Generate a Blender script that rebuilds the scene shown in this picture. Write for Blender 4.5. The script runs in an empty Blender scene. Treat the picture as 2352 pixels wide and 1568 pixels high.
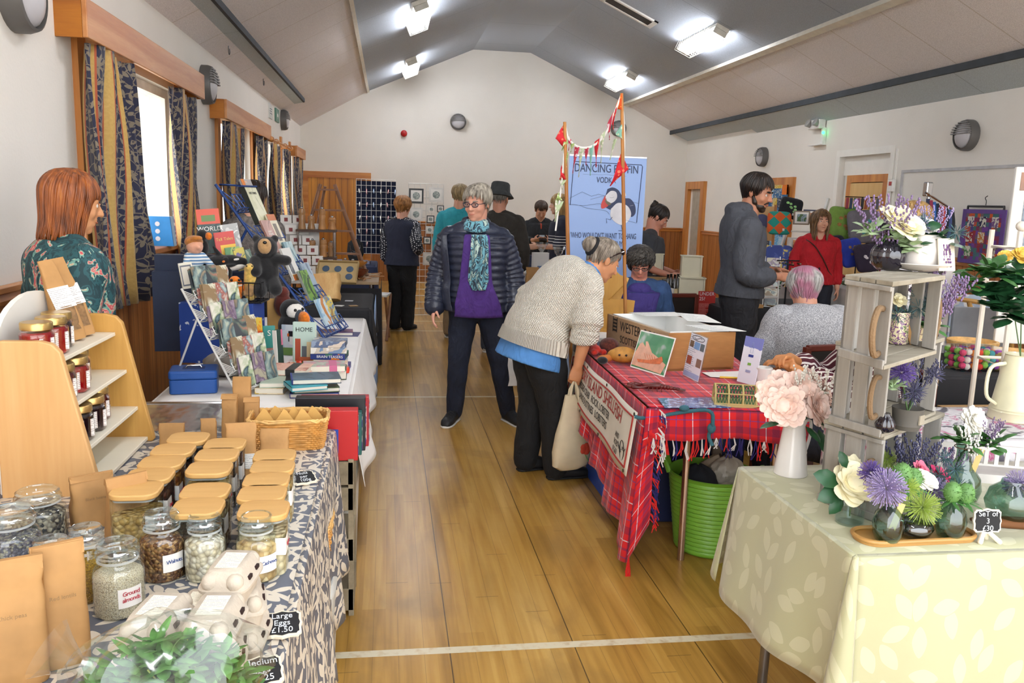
import bpy,math,random
import numpy as np
from mathutils import Vector as V,Matrix,Euler
from math import pi,sin,cos,radians as rad
random.seed(11)
SC=bpy.context.scene
COL=SC.collection
# ------------------------------------------------------------------ camera
FPX,PITCH,YAW,ROLL,EYE=1912.7,.167796,.151027,.0304715,1.58
_f=V((sin(YAW)*cos(PITCH),cos(YAW)*cos(PITCH),-sin(PITCH)))
_r=V((cos(YAW),-sin(YAW),0));_u=_r.cross(_f)
CR=_r*cos(ROLL)+_u*sin(ROLL);CU=-_r*sin(ROLL)+_u*cos(ROLL)
cam=bpy.data.cameras.new('camera');cam.sensor_width=36;cam.lens=36*FPX/2352
cam.clip_start=.05
co=bpy.data.objects.new('camera',cam);COL.objects.link(co)
m=Matrix.Identity(4)
for i in range(3):
 m[i][0]=CR[i];m[i][1]=CU[i];m[i][2]=-_f[i]
m[2][3]=EYE
co.matrix_world=m;SC.camera=co
def _ray(x,y):return CR*((x-1176)/FPX)-CU*((y-784)/FPX)+_f
def on(x,y,z=0.0):                      # where the line of sight meets a level surface
 d=_ray(x,y);return V((0,0,EYE))+d*((z-EYE)/d.z)
def oy(x,y,Y):d=_ray(x,y);return V((0,0,EYE))+d*(Y/d.y)
def ox(x,y,X):d=_ray(x,y);return V((0,0,EYE))+d*(X/d.x)
# ------------------------------------------------------------------ materials
def lin(h):
 if not isinstance(h,str):return h
 o=[]
 for i in (0,2,4):
  c=int(h[i:i+2],16)/255
  o.append(c/12.92 if c <= .04045 else ((c+.055)/1.055)**2.4)
 return (*o,1)
class G:
 """small wrapper round a node tree"""
 def __init__(s,nt):s.nt=nt
 def n(s,typ,ins=None,out=0,**kw):
  nd=s.nt.nodes.new('ShaderNode'+typ)
  for k,v in kw.items():setattr(nd,k,v)
  for k,v in (ins or {}).items():
   sk=nd.inputs[k]
   if hasattr(v,'is_linked') or hasattr(v,'links'):s.nt.links.new(v,sk)
   else:sk.default_value=v
  return nd.outputs[out]
 def m(s,op,a,b=0.0,c=0.0,clamp=False):return s.n('Math',{0:a,1:b,2:c},operation=op,use_clamp=clamp)
 def vm(s,op,a,b=(0,0,0),out=0):return s.n('VectorMath',{0:a,1:b},out,operation=op)
 def mix(s,f,a,b,bt='MIX'):
  nd=s.nt.nodes.new('ShaderNodeMix');nd.data_type='RGBA';nd.blend_type=bt
  for k,v in ((0,f),(6,a),(7,b)):
   if isinstance(v,str):v=lin(v)
   if hasattr(v,'links'):s.nt.links.new(v,nd.inputs[k])
   else:nd.inputs[k].default_value=v
  return nd.outputs[2]
 def ramp(s,f,stops,const=False):
  nd=s.nt.nodes.new('ShaderNodeValToRGB');cr=nd.color_ramp
  if const:cr.interpolation='CONSTANT'
  while len(cr.elements) < len(stops):cr.elements.new(.5)
  for e,(p,c) in zip(cr.elements,stops):e.position=p;e.color=lin(c)
  s.nt.links.new(f,nd.inputs[0]);return nd.outputs[0]
 def co(s,kind='Object'):return s.n('TexCoord',out={'Object':3,'UV':2,'Generated':0}[kind])
 def map(s,v,sc=(1,1,1),rot=(0,0,0),loc=(0,0,0)):return s.n('Mapping',{0:v,1:loc,2:rot,3:sc})
 def noise(s,v,sc,det=3,out=0,dist=0):return s.n('TexNoise',{'Vector':v,'Scale':sc,'Detail':det,'Distortion':dist},out)
 def vor(s,v,sc,out=0,feat='F1',dim='3D',rnd=1.0):return s.n('TexVoronoi',{'Vector':v,'Scale':sc,'Randomness':rnd},out,feature=feat,voronoi_dimensions=dim)
 def sep(s,v):nd=s.nt.nodes.new('ShaderNodeSeparateXYZ');s.nt.links.new(v,nd.inputs[0]);return nd.outputs
 def comb(s,x,y,z=0.0):return s.n('CombineXYZ',{0:x,1:y,2:z})
 def gt(s,a,b):return s.m('GREATER_THAN',a,b)
 def lt(s,a,b):return s.m('LESS_THAN',a,b)
 def stripe(s,x,per,w,off=0.0):          # 1 inside a line of width w, every per
  return s.lt(s.m('ABSOLUTE',s.m('SUBTRACT',s.m('FRACT',s.m('MULTIPLY_ADD',x,1/per,off)),.5)),w/per/2)
 def leaves(s,v,sc,a=.42,b=.17,dim='2D'):  # randomly turned leaf shapes, one per cell
  nd=s.nt.nodes.new('ShaderNodeTexVoronoi');nd.voronoi_dimensions=dim
  nd.inputs['Scale'].default_value=sc;nd.inputs['Randomness'].default_value=.75
  s.nt.links.new(v,nd.inputs['Vector'])
  d=s.vm('SUBTRACT',v,nd.outputs[2])
  ang=s.m('MULTIPLY',s.sep(nd.outputs[1])[0],6.28)
  r=s.n('VectorRotate',{0:d,3:ang},rotation_type='Z_AXIS')
  x,y,z=s.sep(r)
  e=s.m('ADD',s.m('POWER',s.m('ABSOLUTE',s.m('MULTIPLY',x,sc/a)),1.5),s.m('POWER',s.m('ABSOLUTE',s.m('MULTIPLY',y,sc/b)),1.5))
  if dim == '3D':e=s.m('ADD',e,s.m('POWER',s.m('ABSOLUTE',s.m('MULTIPLY',z,sc/b)),1.5))
  return s.lt(e,1.0),nd.outputs[1]
MATS={}
def M(name,base=None,rough=.6,metal=0.,tex=None,var=.12,vs=9,bump=0.,bs=80,bd=.002,emit=0.,coat=0.,sheen=0.,trans=0.,alpha=1.,spec=.5,sss=0.,htex=None):
 if name in MATS:return MATS[name]
 mt=bpy.data.materials.new(name);mt.use_nodes=True;MATS[name]=mt
 nt=mt.node_tree;g=G(nt);b=nt.nodes['Principled BSDF']
 c=g.co()
 if tex:col=tex(g)
 else:
  l=lin(base);nz=g.noise(c,vs)
  lo=tuple(max(0,x*(1-var)) for x in l[:3])+(1,);hi=tuple(min(1,x*(1+var)) for x in l[:3])+(1,)
  col=g.ramp(nz,[(.3,lo),(.7,hi)])
 nt.links.new(col,b.inputs['Base Color'])
 b.inputs['Roughness'].default_value=rough;b.inputs['Metallic'].default_value=metal
 b.inputs['Coat Weight'].default_value=coat;b.inputs['Sheen Weight'].default_value=sheen
 b.inputs['Specular IOR Level'].default_value=spec
 b.inputs['Transmission Weight'].default_value=trans;b.inputs['Alpha'].default_value=alpha
 if sss:b.inputs['Subsurface Weight'].default_value=sss;b.inputs['Subsurface Radius'].default_value=(.01,.004,.002);b.inputs['Subsurface Scale'].default_value=.6
 if emit:nt.links.new(col,b.inputs['Emission Color']);b.inputs['Emission Strength'].default_value=emit
 if bump or htex:
  h=htex(g) if htex else g.noise(c,bs,2)
  bn=g.n('Bump',{'Strength':bump or .5,'Distance':bd,'Height':h});nt.links.new(bn,b.inputs['Normal'])
 return mt
def glass(name,tint='f4fbfa',refl=.09,rough=.02,fac=None):
 if name in MATS:return MATS[name]
 mt=bpy.data.materials.new(name);mt.use_nodes=True;MATS[name]=mt;nt=mt.node_tree;g=G(nt)
 nt.nodes.remove(nt.nodes['Principled BSDF']);out=nt.nodes['Material Output']
 nz=g.noise(g.co(),3)
 t=g.n('BsdfTransparent',{0:g.mix(nz,lin(tint),lin(tint))});gl=g.n('BsdfGlossy',{'Color':(1,1,1,1),'Roughness':rough})
 lw=g.n('LayerWeight',{0:.5},1);f=g.m('ADD',g.m('MULTIPLY',g.m('POWER',lw,4.),.6),refl,clamp=True)
 nt.links.new(g.n('MixShader',{0:f,1:t,2:gl}),out.inputs[0]);return mt
def plain(n,c,rough=.55,**k):return M(n,c,rough,**k)
# ------------------------------------------------------------------ mesh builder
class MB:
 def __init__(s):s.v=[];s.f=[];s.mi=[];s.uv={};s.T=None;s.m=0
 def add(s,vs,fs,uvs=None):
  o=len(s.v)
  for p in vs:
   p=V(p);s.v.append(s.T @ p if s.T else p)
  for i,f in enumerate(fs):
   if uvs:s.uv[len(s.f)]=[uvs[k] for k in f]
   s.f.append([k+o for k in f]);s.mi.append(s.m)
  return s
 def box(s,x0,y0,z0,x1,y1,z1):
  vs=[(x,y,z) for z in (z0,z1) for x,y in ((x0,y0),(x1,y0),(x1,y1),(x0,y1))]
  return s.add(vs,[(3,2,1,0),(4,5,6,7),(0,1,5,4),(1,2,6,5),(2,3,7,6),(3,0,4,7)])
 def cbox(s,c,sz):return s.box(*(c[i]-sz[i]/2 for i in range(3)),*(c[i]+sz[i]/2 for i in range(3)))
 def rings(s,rs,cap=True,closed=False):
  n=len(rs[0]);vs=[p for r in rs for p in r];fs=[]
  k=len(rs)
  for i in range(k if closed else k-1):
   a,b=i*n,((i+1) % k)*n
   for j in range(n):fs.append((a+j,a+(j+1) % n,b+(j+1) % n,b+j))
  if cap and not closed:fs.append(tuple(range(n-1,-1,-1)));fs.append(tuple((k-1)*n+j for j in range(n)))
  return s.add(vs,fs)
 def prism(s,pts,z0,z1):
  return s.rings([[(x,y,z0) for x,y in pts],[(x,y,z1) for x,y in pts]])
 def prismx(s,pts,x0,x1):               # profile (y,z) pushed along x
  return s.rings([[(x0,a,b) for a,b in pts],[(x1,a,b) for a,b in pts]])
 def prismy(s,pts,y0,y1):               # profile (x,z) pushed along y
  return s.rings([[(a,y1,b) for a,b in pts],[(a,y0,b) for a,b in pts]])
 def lathe(s,prof,n=24,c=(0,0,0),sx=1,sy=1,cap=True):
  return s.rings([[(c[0]+r*cos(2*pi*j/n)*sx,c[1]+r*sin(2*pi*j/n)*sy,c[2]+z) for j in range(n)] for r,z in prof],cap)
 def tube(s,pts,r,n=8,closed=False,flat=1.,up=None):
  pts=[V(p) for p in pts];k=len(pts);rs=[];ref=V(up) if up else None
  rad_=r if isinstance(r,(list,tuple)) else [r]*k
  for i,p in enumerate(pts):
   a=pts[(i-1) % k] if (closed or i > 0) else p;b=pts[(i+1) % k] if (closed or i < k-1) else p
   t=(b-a);t=t.normalized() if t.length > 1e-9 else V((0,0,1))
   if ref is None:ref=V((1,0,0)) if abs(t.x) < .8 else V((0,1,0))
   x=(ref-t*ref.dot(t))
   if x.length < 1e-6:x=t.orthogonal()
   x.normalize();ref=x if not up else ref;y=t.cross(x)
   rs.append([p+(x*cos(2*pi*j/n)+y*sin(2*pi*j/n)*flat)*rad_[i] for j in range(n)])
  return s.rings(rs,True,closed)
 def chain(s,pts,r,n=12,flat=1.,up=None):     # tube with domed ends
  pts=[V(p) for p in pts];r=list(r) if isinstance(r,(list,tuple)) else [r]*len(pts)
  a=(pts[0]-pts[1]).normalized();b=(pts[-1]-pts[-2]).normalized()
  pre=[(pts[0]+a*r[0]*q,r[0]*w) for q,w in ((.97,.25),(.8,.6),(.45,.89))]
  post=[(pts[-1]+b*r[-1]*q,r[-1]*w) for q,w in ((.45,.89),(.8,.6),(.97,.25))]
  al=pre+list(zip(pts,r))+post
  return s.tube([q[0] for q in al],[q[1] for q in al],n,flat=flat,up=up)
 def ell(s,c,r,n=16,k=10,R=None):
  if not isinstance(r,(tuple,list)):r=(r,r,r)
  rs=[]
  for i in range(1,k):
   t=pi*i/k;rg=[]
   for j in range(n):
    p=V((r[0]*sin(t)*cos(2*pi*j/n),r[1]*sin(t)*sin(2*pi*j/n),-r[2]*cos(t)))
    rg.append((R @ p if R else p)+V(c))
   rs.append(rg)
  return s.rings(rs)
 def loft(s,rg,n=24):                          # rings (centre, x half-axis, y half-axis[, squareness])
  o=[]
  for q in rg:
   c,a,b=V(q[0]),V(q[1]),V(q[2]);e=q[3] if len(q) > 3 else 1.
   w=[]
   for j in range(n):
    t=2*pi*j/n;x,y=cos(t),sin(t)
    x=math.copysign(abs(x)**e,x);y=math.copysign(abs(y)**e,y);w.append(c+a*x+b*y)
   o.append(w)
  return s.rings(o)
 def grid(s,fn,nu,nv,uvs=None):
  vs=[];uv=[]
  for i in range(nu+1):
   for j in range(nv+1):
    vs.append(fn(i/nu,j/nv));uv.append(uvs(i/nu,j/nv) if uvs else (i/nu,j/nv))
  fs=[(i*(nv+1)+j,(i+1)*(nv+1)+j,(i+1)*(nv+1)+j+1,i*(nv+1)+j+1) for i in range(nu) for j in range(nv)]
  return s.add(vs,fs,uv)
 def rbox(s,x0,y0,z0,x1,y1,z1,r,n=5):       # box with rounded vertical edges
  pts=[]
  for cx,cy,a in ((x1-r,y1-r,0),(x0+r,y1-r,90),(x0+r,y0+r,180),(x1-r,y0+r,270)):
   for i in range(n+1):t=rad(a+90*i/n);pts.append((cx+r*cos(t),cy+r*sin(t)))
  return s.prism(pts,z0,z1)
 def at(s,T):s.T=T;return s
def mesh(name,mb,mats):
 me=bpy.data.meshes.new(name);me.from_pydata([tuple(p) for p in mb.v],[],mb.f)
 for q in (mats if isinstance(mats,list) else [mats]):me.materials.append(q)
 me.polygons.foreach_set('material_index',mb.mi)
 if mb.uv:
  ul=me.uv_layers.new(name='uv')
  for pi_,u in mb.uv.items():
   for k,li in enumerate(me.polygons[pi_].loop_indices):ul.data[li].uv=u[k]
 me.update();return me
def obj(name,mb,mats,parent=None,smooth=True,loc=None,rot=None,bev=0.,sub=0,solid=0.,ang=40):
 me=mesh(name,mb,mats)
 o=bpy.data.objects.new(name,me);COL.objects.link(o)
 if smooth:
  me.polygons.foreach_set('use_smooth',[True]*len(me.polygons))
  if ang and hasattr(me,'set_sharp_from_angle'):me.set_sharp_from_angle(angle=rad(ang))
 if parent:o.parent=parent
 if loc is not None:o.location=loc
 if rot is not None:o.rotation_euler=rot
 if solid:q=o.modifiers.new('s','SOLIDIFY');q.thickness=solid;q.offset=0
 if bev:q=o.modifiers.new('b','BEVEL');q.width=bev;q.segments=2;q.limit_method='ANGLE'
 if sub:q=o.modifiers.new('u','SUBSURF');q.levels=q.render_levels=sub
 return o
def blend(name,mb,mats,parent,vox=.01,it=3,fac=.5):       # overlapping pieces grown into one skin
 o=obj(name,mb,mats,parent,ang=0)
 q=o.modifiers.new('r','REMESH');q.mode='VOXEL';q.voxel_size=vox;q.use_smooth_shade=True
 if it:q=o.modifiers.new('m','SMOOTH');q.iterations=it;q.factor=fac
 return o
def tag(o,label,cat,group=None,kind=None):
 o['label']=label;o['category']=cat
 if group:o['group']=group
 if kind:o['kind']=kind
 return o
def thing(name,label,cat,loc=(0,0,0),rz=0.,group=None,rot=None):
 o=bpy.data.objects.new(name,None);COL.objects.link(o);o.empty_display_size=.1
 o.location=loc;o.rotation_euler=rot or (0,0,rz);return tag(o,label,cat,group)
def single(name,mb,mats,label,cat,group=None,loc=None,rot=None,**k):
 """a thing that is one mesh; its origin goes to the middle of its underside"""
 if loc is None:
  a=[min(p[i] for p in mb.v) for i in range(3)];b=[max(p[i] for p in mb.v) for i in range(3)]
  loc=V(((a[0]+b[0])/2,(a[1]+b[1])/2,a[2]));mb.v=[p-loc for p in mb.v]
 return tag(obj(name,mb,mats,None,loc=loc,rot=rot,**k),label,cat,group)
def struct(name,mb,mats,parent=None,**k):
 o=obj(name,mb,mats,parent,**k)
 if not parent:o['kind']='structure'
 return o
def dup(root,loc,rz=None,label=None,group=None,rot=None,sc=None):
 r=root.copy();COL.objects.link(r);r.location=loc
 if rz is not None:r.rotation_euler=(0,0,rz)
 if rot is not None:r.rotation_euler=rot
 if sc:r.scale=(sc,)*3 if not isinstance(sc,tuple) else sc
 if label:r['label']=label
 if group:r['group']=group
 for ch in list(root.children):
  c=ch.copy();COL.objects.link(c);c.parent=r
  for gch in ch.children:
   d=gch.copy();COL.objects.link(d);d.parent=c
 return r
def txt(s,parent,loc,rot,size,mat,name='lettering',align='CENTER',sx=1.,ext=.0003,space=1.,line=1.):
 cu=bpy.data.curves.new(name,'FONT');cu.body=s;cu.size=size;cu.align_x=align;cu.align_y='CENTER'
 cu.extrude=ext;cu.space_character=space;cu.space_line=line;cu.materials.append(mat);cu.resolution_u=3
 tmp=bpy.data.objects.new(name,cu);me=bpy.data.meshes.new_from_object(tmp);bpy.data.objects.remove(tmp);me.name=name
 o=bpy.data.objects.new(name,me);COL.objects.link(o);o.parent=parent;o.location=loc;o.rotation_euler=rot
 o.scale=(sx,1,1);return o
def RX(a):return Matrix.Rotation(rad(a),4,'X')
def RY(a):return Matrix.Rotation(rad(a),4,'Y')
def RZ(a):return Matrix.Rotation(rad(a),4,'Z')
def TR(*p):return Matrix.Translation(V(p[0] if len(p) == 1 else p))
# ------------------------------------------------------------------ figures
skin_cache={}
def skin(c):return M('skin_'+c,c,.5,var=.07,vs=14,sss=.12,bump=.1,bs=160)
def hand(mb,w,d,n,side,s=1.,curl=.5,spread=.12,grip=0.,thumb=1.):
 """palm, four jointed fingers, thumb from the side of the palm; n = way the palm faces, side=+1 puts the thumb on +a"""
 d=V(d).normalized();n=V(n);n=(n-d*n.dot(d)).normalized();a=d.cross(n)*side
 w=V(w);L=.09*s
 mb.loft([(w-d*.01,a*.027*s,n*.021*s,.9),(w+d*L*.3,a*.036*s,n*.018*s,.8),(w+d*L*.7,a*.041*s,n*.016*s,.8),(w+d*L,a*.038*s,n*.012*s,.8)],14)
 for i,(o,ln) in enumerate(((.029,.066),(.0095,.076),(-.0105,.07),(-.029,.055))):
  p=w+d*L*(.97 if i < 3 else .92)+a*o*s;dr=(d+a*o/.03*spread).normalized();pts=[p-dr*.012*s]
  c=curl*(1+.12*i)+grip;ang=c*.55
  for k,f in enumerate((.44,.31,.25)):
   dd=dr*cos(ang)+n*sin(ang);p=p+dd*ln*f*s;pts.append(p);ang += c*.75
  mb.chain(pts,[.0092*s,.009*s,.0082*s,.0068*s],8)
 p=w+d*L*.22+a*.026*s+n*.006*s;d1=(d*.72+a*.62*thumb+n*(.25+.4*curl)).normalized();d2=(d*.9+a*.15*thumb+n*(.3+.5*curl)).normalized()
 mb.chain([p-d1*.012*s,p+d1*.03*s,p+d1*.03*s+d2*.03*s,p+d1*.03*s+d2*.052*s],[.0135*s,.0115*s,.0098*s,.0078*s],8)
def catmull(P,n=6):
 P=[V(p) for p in P];Q=[P[0]*2-P[1]]+P+[P[-1]*2-P[-2]];o=[]
 for i in range(1,len(Q)-2):
  for k in range(n):
   t=k/n;a,b,c,d=Q[i-1],Q[i],Q[i+1],Q[i+2]
   o.append(.5*((2*b)+(c-a)*t+(2*a-5*b+4*c-d)*t*t+(3*b-a-3*c+d)*t**3))
 return o+[P[-1]]
class Person:
 """local frame: +y is forward, +x the figure's right, z up; numbers in parts of the height"""
 J0=dict(pelv=(0,0,.52),waist=(0,.004,.61),chest=(0,0,.715),top=(0,-.008,.80),neck=(0,.0,.838),head=(0,.018,.928),
  hipR=(.05,0,.50),kneeR=(.054,.012,.283),ankR=(.056,-.012,.045),hipL=(-.05,0,.50),kneeL=(-.054,.012,.283),ankL=(-.056,-.012,.045),
  shR=(.104,-.006,.787),elR=(.135,-.018,.632),wrR=(.138,.025,.492),shL=(-.104,-.006,.787),elL=(-.135,-.018,.632),wrL=(-.138,.025,.492))
 def __init__(s,label,at,face,H=1.66,sk='d9a384',J=None,look=(0,0,0),fat=1.,sw=1.,vox=.0065,lean=None,bust=0.,hd=1.):
  s.H,s.fat,s.bust,s.sw=H,fat,bust,sw;s.vox=vox
  s.J={k:V(v)*H for k,v in s.J0.items()}
  for k,v in (J or {}).items():s.J[k]=V(v)*H
  for k in ('shR','shL'):
   if not J or k not in J:s.J[k].x *= sw
  s.t=thing('person',label,'person',(at[0],at[1],at[2] if len(at) > 2 else 0),rad(face)-pi/2);s.sk=skin(sk);s.skc=sk
  s.hs=.147*H*hd;yaw,pit,til=look
  s.HM=Matrix.Translation(s.J['head']) @ RZ(yaw) @ RX(pit) @ RY(til)
  s.body=MB()
 def spine(s):
  return catmull([s.J['pelv'],s.J['waist'],s.J['chest'],s.J['top'],s.J['neck']],6)
 WID=[(0,.100,.072),(.16,.097,.068),(.25,.088,.062),(.40,.094,.066),(.55,.102,.070),(.72,.104,.064),(.80,.092,.055),(.88,.066,.046),(1.,.036,.037)]
 def trunk(s,off=0.,f0=0.,f1=1.,below=0.,hemw=None,belly=0.,ww=1.,ripple=None,n=36,waist=None,yshift=0.,puff=0):
  sp=s.spine();N=len(sp)-1;rg=[];x=V((1,0,0));K=24 if not ripple else 72
  def w_at(f):
   W=s.WID
   for (a,p,q),(b,p2,q2) in zip(W,W[1:]):
    if a <= f <= b:t=(f-a)/(b-a);return p+(p2-p)*t,q+(q2-q)*t
   return W[-1][1:]
  def c_at(f):i=min(N-1,int(f*N));t=f*N-i;return sp[i].lerp(sp[i+1],t)
  def t_at(f):return (c_at(min(1,f+.03))-c_at(max(0,f-.03))).normalized()
  if below:
   t=t_at(0);c=c_at(0);p,q=w_at(0);h=hemw or 1.
   for k in (1.,.66,.33):
    e=1+(h-1)*k;rg.append((c-t*below*k,x*(p*s.H*s.fat*e+off),t.cross(x)*(q*s.H*s.fat*e+off+belly*s.H*.2),.85))
  for i in range(K+1):
   f=f0+(f1-f0)*i/K;c,t=c_at(f),t_at(f);p,q=w_at(f);fw=t.cross(x)*1.0
   g=s.fat if f < .75 else 1+(s.fat-1)*max(0,(1-f)/.25)
   o=off
   if ripple:o=off+ripple[1]*abs(sin(pi*f*ripple[0]))
   b=s.bust*max(0,1-abs(f-.52)/.2)+belly*max(0,1-abs(f-.2)/.25)
   rg.append((c+fw*(b*s.H*.5+yshift),x*(p*s.H*g*(1 if f > .8 else s.sw**.6)+o),fw*(q*s.H*g+o+b*s.H*.5),.88 if f < .8 else 1.))
  return rg
 def limb(s,ks,rs,n=14,sub=5):
  P=catmull([s.J[k] if isinstance(k,str) else V(k) for k in ks],sub);R=[r*s.H for r in rs];k=len(P)-1;m=len(R)-1
  return P,[R[min(m-1,int(i/k*m))]*(1-(i/k*m-min(m-1,int(i/k*m))))+R[min(m-1,int(i/k*m))+1]*(i/k*m-min(m-1,int(i/k*m))) for i in range(k+1)]
 def build(s,hands=(None,None),ears=True,feet=True):
  b,H=s.body,s.H;f=s.fat
  b.loft(s.trunk(-.012),28)
  for k in 'RL':
   P,R=s.limb(['hip'+k,'knee'+k,'ank'+k],[.052*f,.034,.022]);b.chain(P,[r*.92 for r in R],14)
   P,R=s.limb(['sh'+k,'el'+k,'wr'+k],[.030*f**.5,.0235*f**.5,.0165]);b.chain(P,R,14)
   b.ell(s.J['sh'+k],.03*H)
   if feet:a=s.J['ank'+k];b.chain([a+V((0,-.006,-.012))*H,a+V((0,.018,-.022))*H],[.016*H,.012*H],10)
  hh=s.hs;T=s.HM
  def E(c,r):b.T=T;b.ell(V(c)*hh,tuple(q*hh for q in r),20,14);b.T=None
  def C(ps,rs):b.T=T;b.chain([V(p)*hh for p in ps],[r*hh for r in rs],10);b.T=None
  E((0,-.07,.13),(.325,.40,.37));E((0,.09,-.06),(.275,.29,.38));E((0,.13,-.3),(.205,.215,.185));E((0,.26,-.41),(.095,.085,.075))
  E((0,.27,.075),(.215,.10,.07));E((.145,.24,-.13),(.1,.09,.1));E((-.145,.24,-.13),(.1,.09,.1))
  C([(0,.355,.03),(0,.41,-.06),(0,.44,-.125)],[.034,.042,.052]);E((.042,.385,-.135),(.036,.045,.032));E((-.042,.385,-.135),(.036,.045,.032))
  E((0,.335,-.235),(.095,.055,.05));E((0,.32,-.31),(.09,.05,.04))
  if ears:
   for q in (-1,1):E((q*.325,-.04,-.03),(.03,.075,.125));E((q*.345,-.075,.0),(.022,.04,.085))
  nk=s.J['neck'];hb=T @ (V((0,-.1,-.22))*hh);b.chain([nk-(hb-nk)*.35,nk.lerp(hb,.5),hb],[.045*H,.039*H,.038*H],16)
  for i,(k,hd) in enumerate(zip('RL',hands)):
   d=(s.J['wr'+k]-s.J['el'+k]).normalized();o=dict(d=d,n=(-1,0,0) if k == 'R' else (1,0,0),curl=.45)
   o.update(hd or {});side=o.pop('side',1 if k == 'R' else -1)
   hand(b,s.J['wr'+k],o.pop('d'),o.pop('n'),side,s=H/1.7*o.pop('s',.98),**o)
  s.bodyo=blend('body',b,s.sk,s.t,s.vox,4,.4)
  # eyes, brows, lips
  iris=M('iris_dark','2c2019',.15);white=M('eye_white','d9d4cc',.25)
  for q in (-1,1):
   e=MB().at(T);e.ell(V((q*.125,.298,.0))*hh,.05*hh,14,10);e.m=1;e.ell(V((q*.122,.330,-.002))*hh,(.027*hh,.021*hh,.027*hh),10,8);obj('eye',e,[white,iris],s.t,ang=0)
   l=MB().at(T);l.tube([V((q*(.125+.055*u),.362-.02*u*u,.012+.024*(1-u*u)))*hh for u in (-1,-.5,0,.5,1)],[.006*hh,.014*hh,.017*hh,.014*hh,.006*hh],6);obj('eyelid',l,s.sk,s.t)
  m=MB().at(T);m.tube([V((u*.085,.385-.03*u*u,-.268+.006*abs(u)))*hh for u in (-1,-.5,0,.5,1)],[.006*hh,.018*hh,.024*hh,.018*hh,.006*hh],8,flat=.9);obj('lips',m,M('lips_'+s.skc,rough=.4,tex=lambda g:g.mix(.55,lin(s.skc),'a3403c')),s.t)
  return s
 def brows(s,c,th=.016):
  for q in (-1,1):
   e=MB().at(s.HM);e.tube([V((q*(.06+.14*u),.375-.05*u*u,.085+.03*u*(1.2-u)))*s.hs for u in (0,.35,.7,1)],[th*s.hs,th*1.3*s.hs,th*1.1*s.hs,th*.4*s.hs],6);obj('eyebrow',e,M('brow_'+c,c,.9),s.t)
 # ---- clothes
 def panel(s,name,mt,ws,f0,f1,out,below=0.,off=.012,fold=0.,nf=5,solid=.006,shift=0.,parent=None,**k):
  """a strip lying on the front of the trunk; ws = [(f, half angle)]"""
  tr=s.trunk(off,f0,f1,below*s.H,**k);n=len(tr)-1
  def w(v):
   for (a,p),(b,q) in zip(ws,ws[1:]):
    if a <= v <= b:return p+(q-p)*(v-a)/(b-a)
   return ws[-1][1]
  def fn(u,v):
   i=min(n-1,int(v*n));t=v*n-i;c=tr[i][0].lerp(tr[i+1][0],t);x=tr[i][1].lerp(tr[i+1][1],t);y=tr[i][2].lerp(tr[i+1][2],t)
   a=(u*2-1)*w(v)+shift;o=out+fold*sin(u*nf*pi+v*4)
   X,Y=x.normalized(),y.normalized();sa,ca=math.copysign(abs(sin(a))**.9,sin(a)),abs(cos(a))**.9
   return c+X*sa*(x.length+o)+Y*ca*(y.length+o)
  return obj(name,MB().grid(fn,20,40,lambda u,v:(u*.2,v*.6)),mt,parent or s.t,ang=0,solid=solid)
 def top(s,name,mt,off=.012,f0=0.,f1=.9,below=.03,hemw=1.03,sl=1.,slr=(.043,.036,.030),vox=.0085,collar=None,rip=None,hood=None,it=3,**k):
  q=MB();q.loft(s.trunk(off,f0,f1,below*s.H,hemw,ripple=rip,**k),40)
  for a in 'RL':
   ks=['sh'+a,'el'+a,'wr'+a]
   P,R=s.limb(ks,list(slr),sub=12 if rip else 6);n=max(3,int(len(P)*sl)+1) if sl < 1 else len(P)
   P,R=P[:n],R[:n]
   if rip:P2=catmull(P,3);R=[R[min(len(R)-1,i//3)]+rip[1]*1.0*abs(sin(i*pi/ rip[2])) for i in range(len(P2))];P=P2
   R=[r*(1+.05*sin(i*2.3)) for i,r in enumerate(R)]
   q.chain(P[:-2] if sl == 1 else P,R[:-2] if sl == 1 else R,18);sh_=s.J['sh'+a];q.ell(sh_-V((0,0,.008*s.H)),slr[0]*s.H*.98);mid=s.J['neck'].lerp(s.J['top'],.35);q.chain([mid+(sh_-mid)*.15,mid.lerp(sh_,.55)+V((0,0,.002*s.H)),sh_-V((0,0,.006*s.H))],[.036*s.H+off*.6,.038*s.H+off*.5,slr[0]*s.H*.9],14)
   if sl < 1:q.tube([P[-2],P[-1],P[-1]+(P[-1]-P[-2])*.2],[R[-2]*1.06]*3,18)
  if collar:
   nk=s.J['neck'];hb=s.HM @ (V((0,-.1,-.25))*s.hs);d=(hb-nk).normalized()
   q.tube([nk-d*.02,nk+d*collar[1]*.5,nk+d*collar[1]],[collar[0]*1.15,collar[0],collar[0]*.95],20)
  if hood:
   t=s.J['top'];nk=s.J['neck']
   for e in hood:q.ell(nk+V(e[0]),e[1],18,12)
  return blend(name,q,mt,s.t,vox,it)
 def bib(s,name,mt,dy=.022,dz=-.022,r=(.055,.034,.034)):
  obj(name,MB().ell(s.J['neck']+V((0,dy,dz))*s.H,tuple(x*s.H for x in r),18,12),mt,s.t,ang=0)
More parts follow.
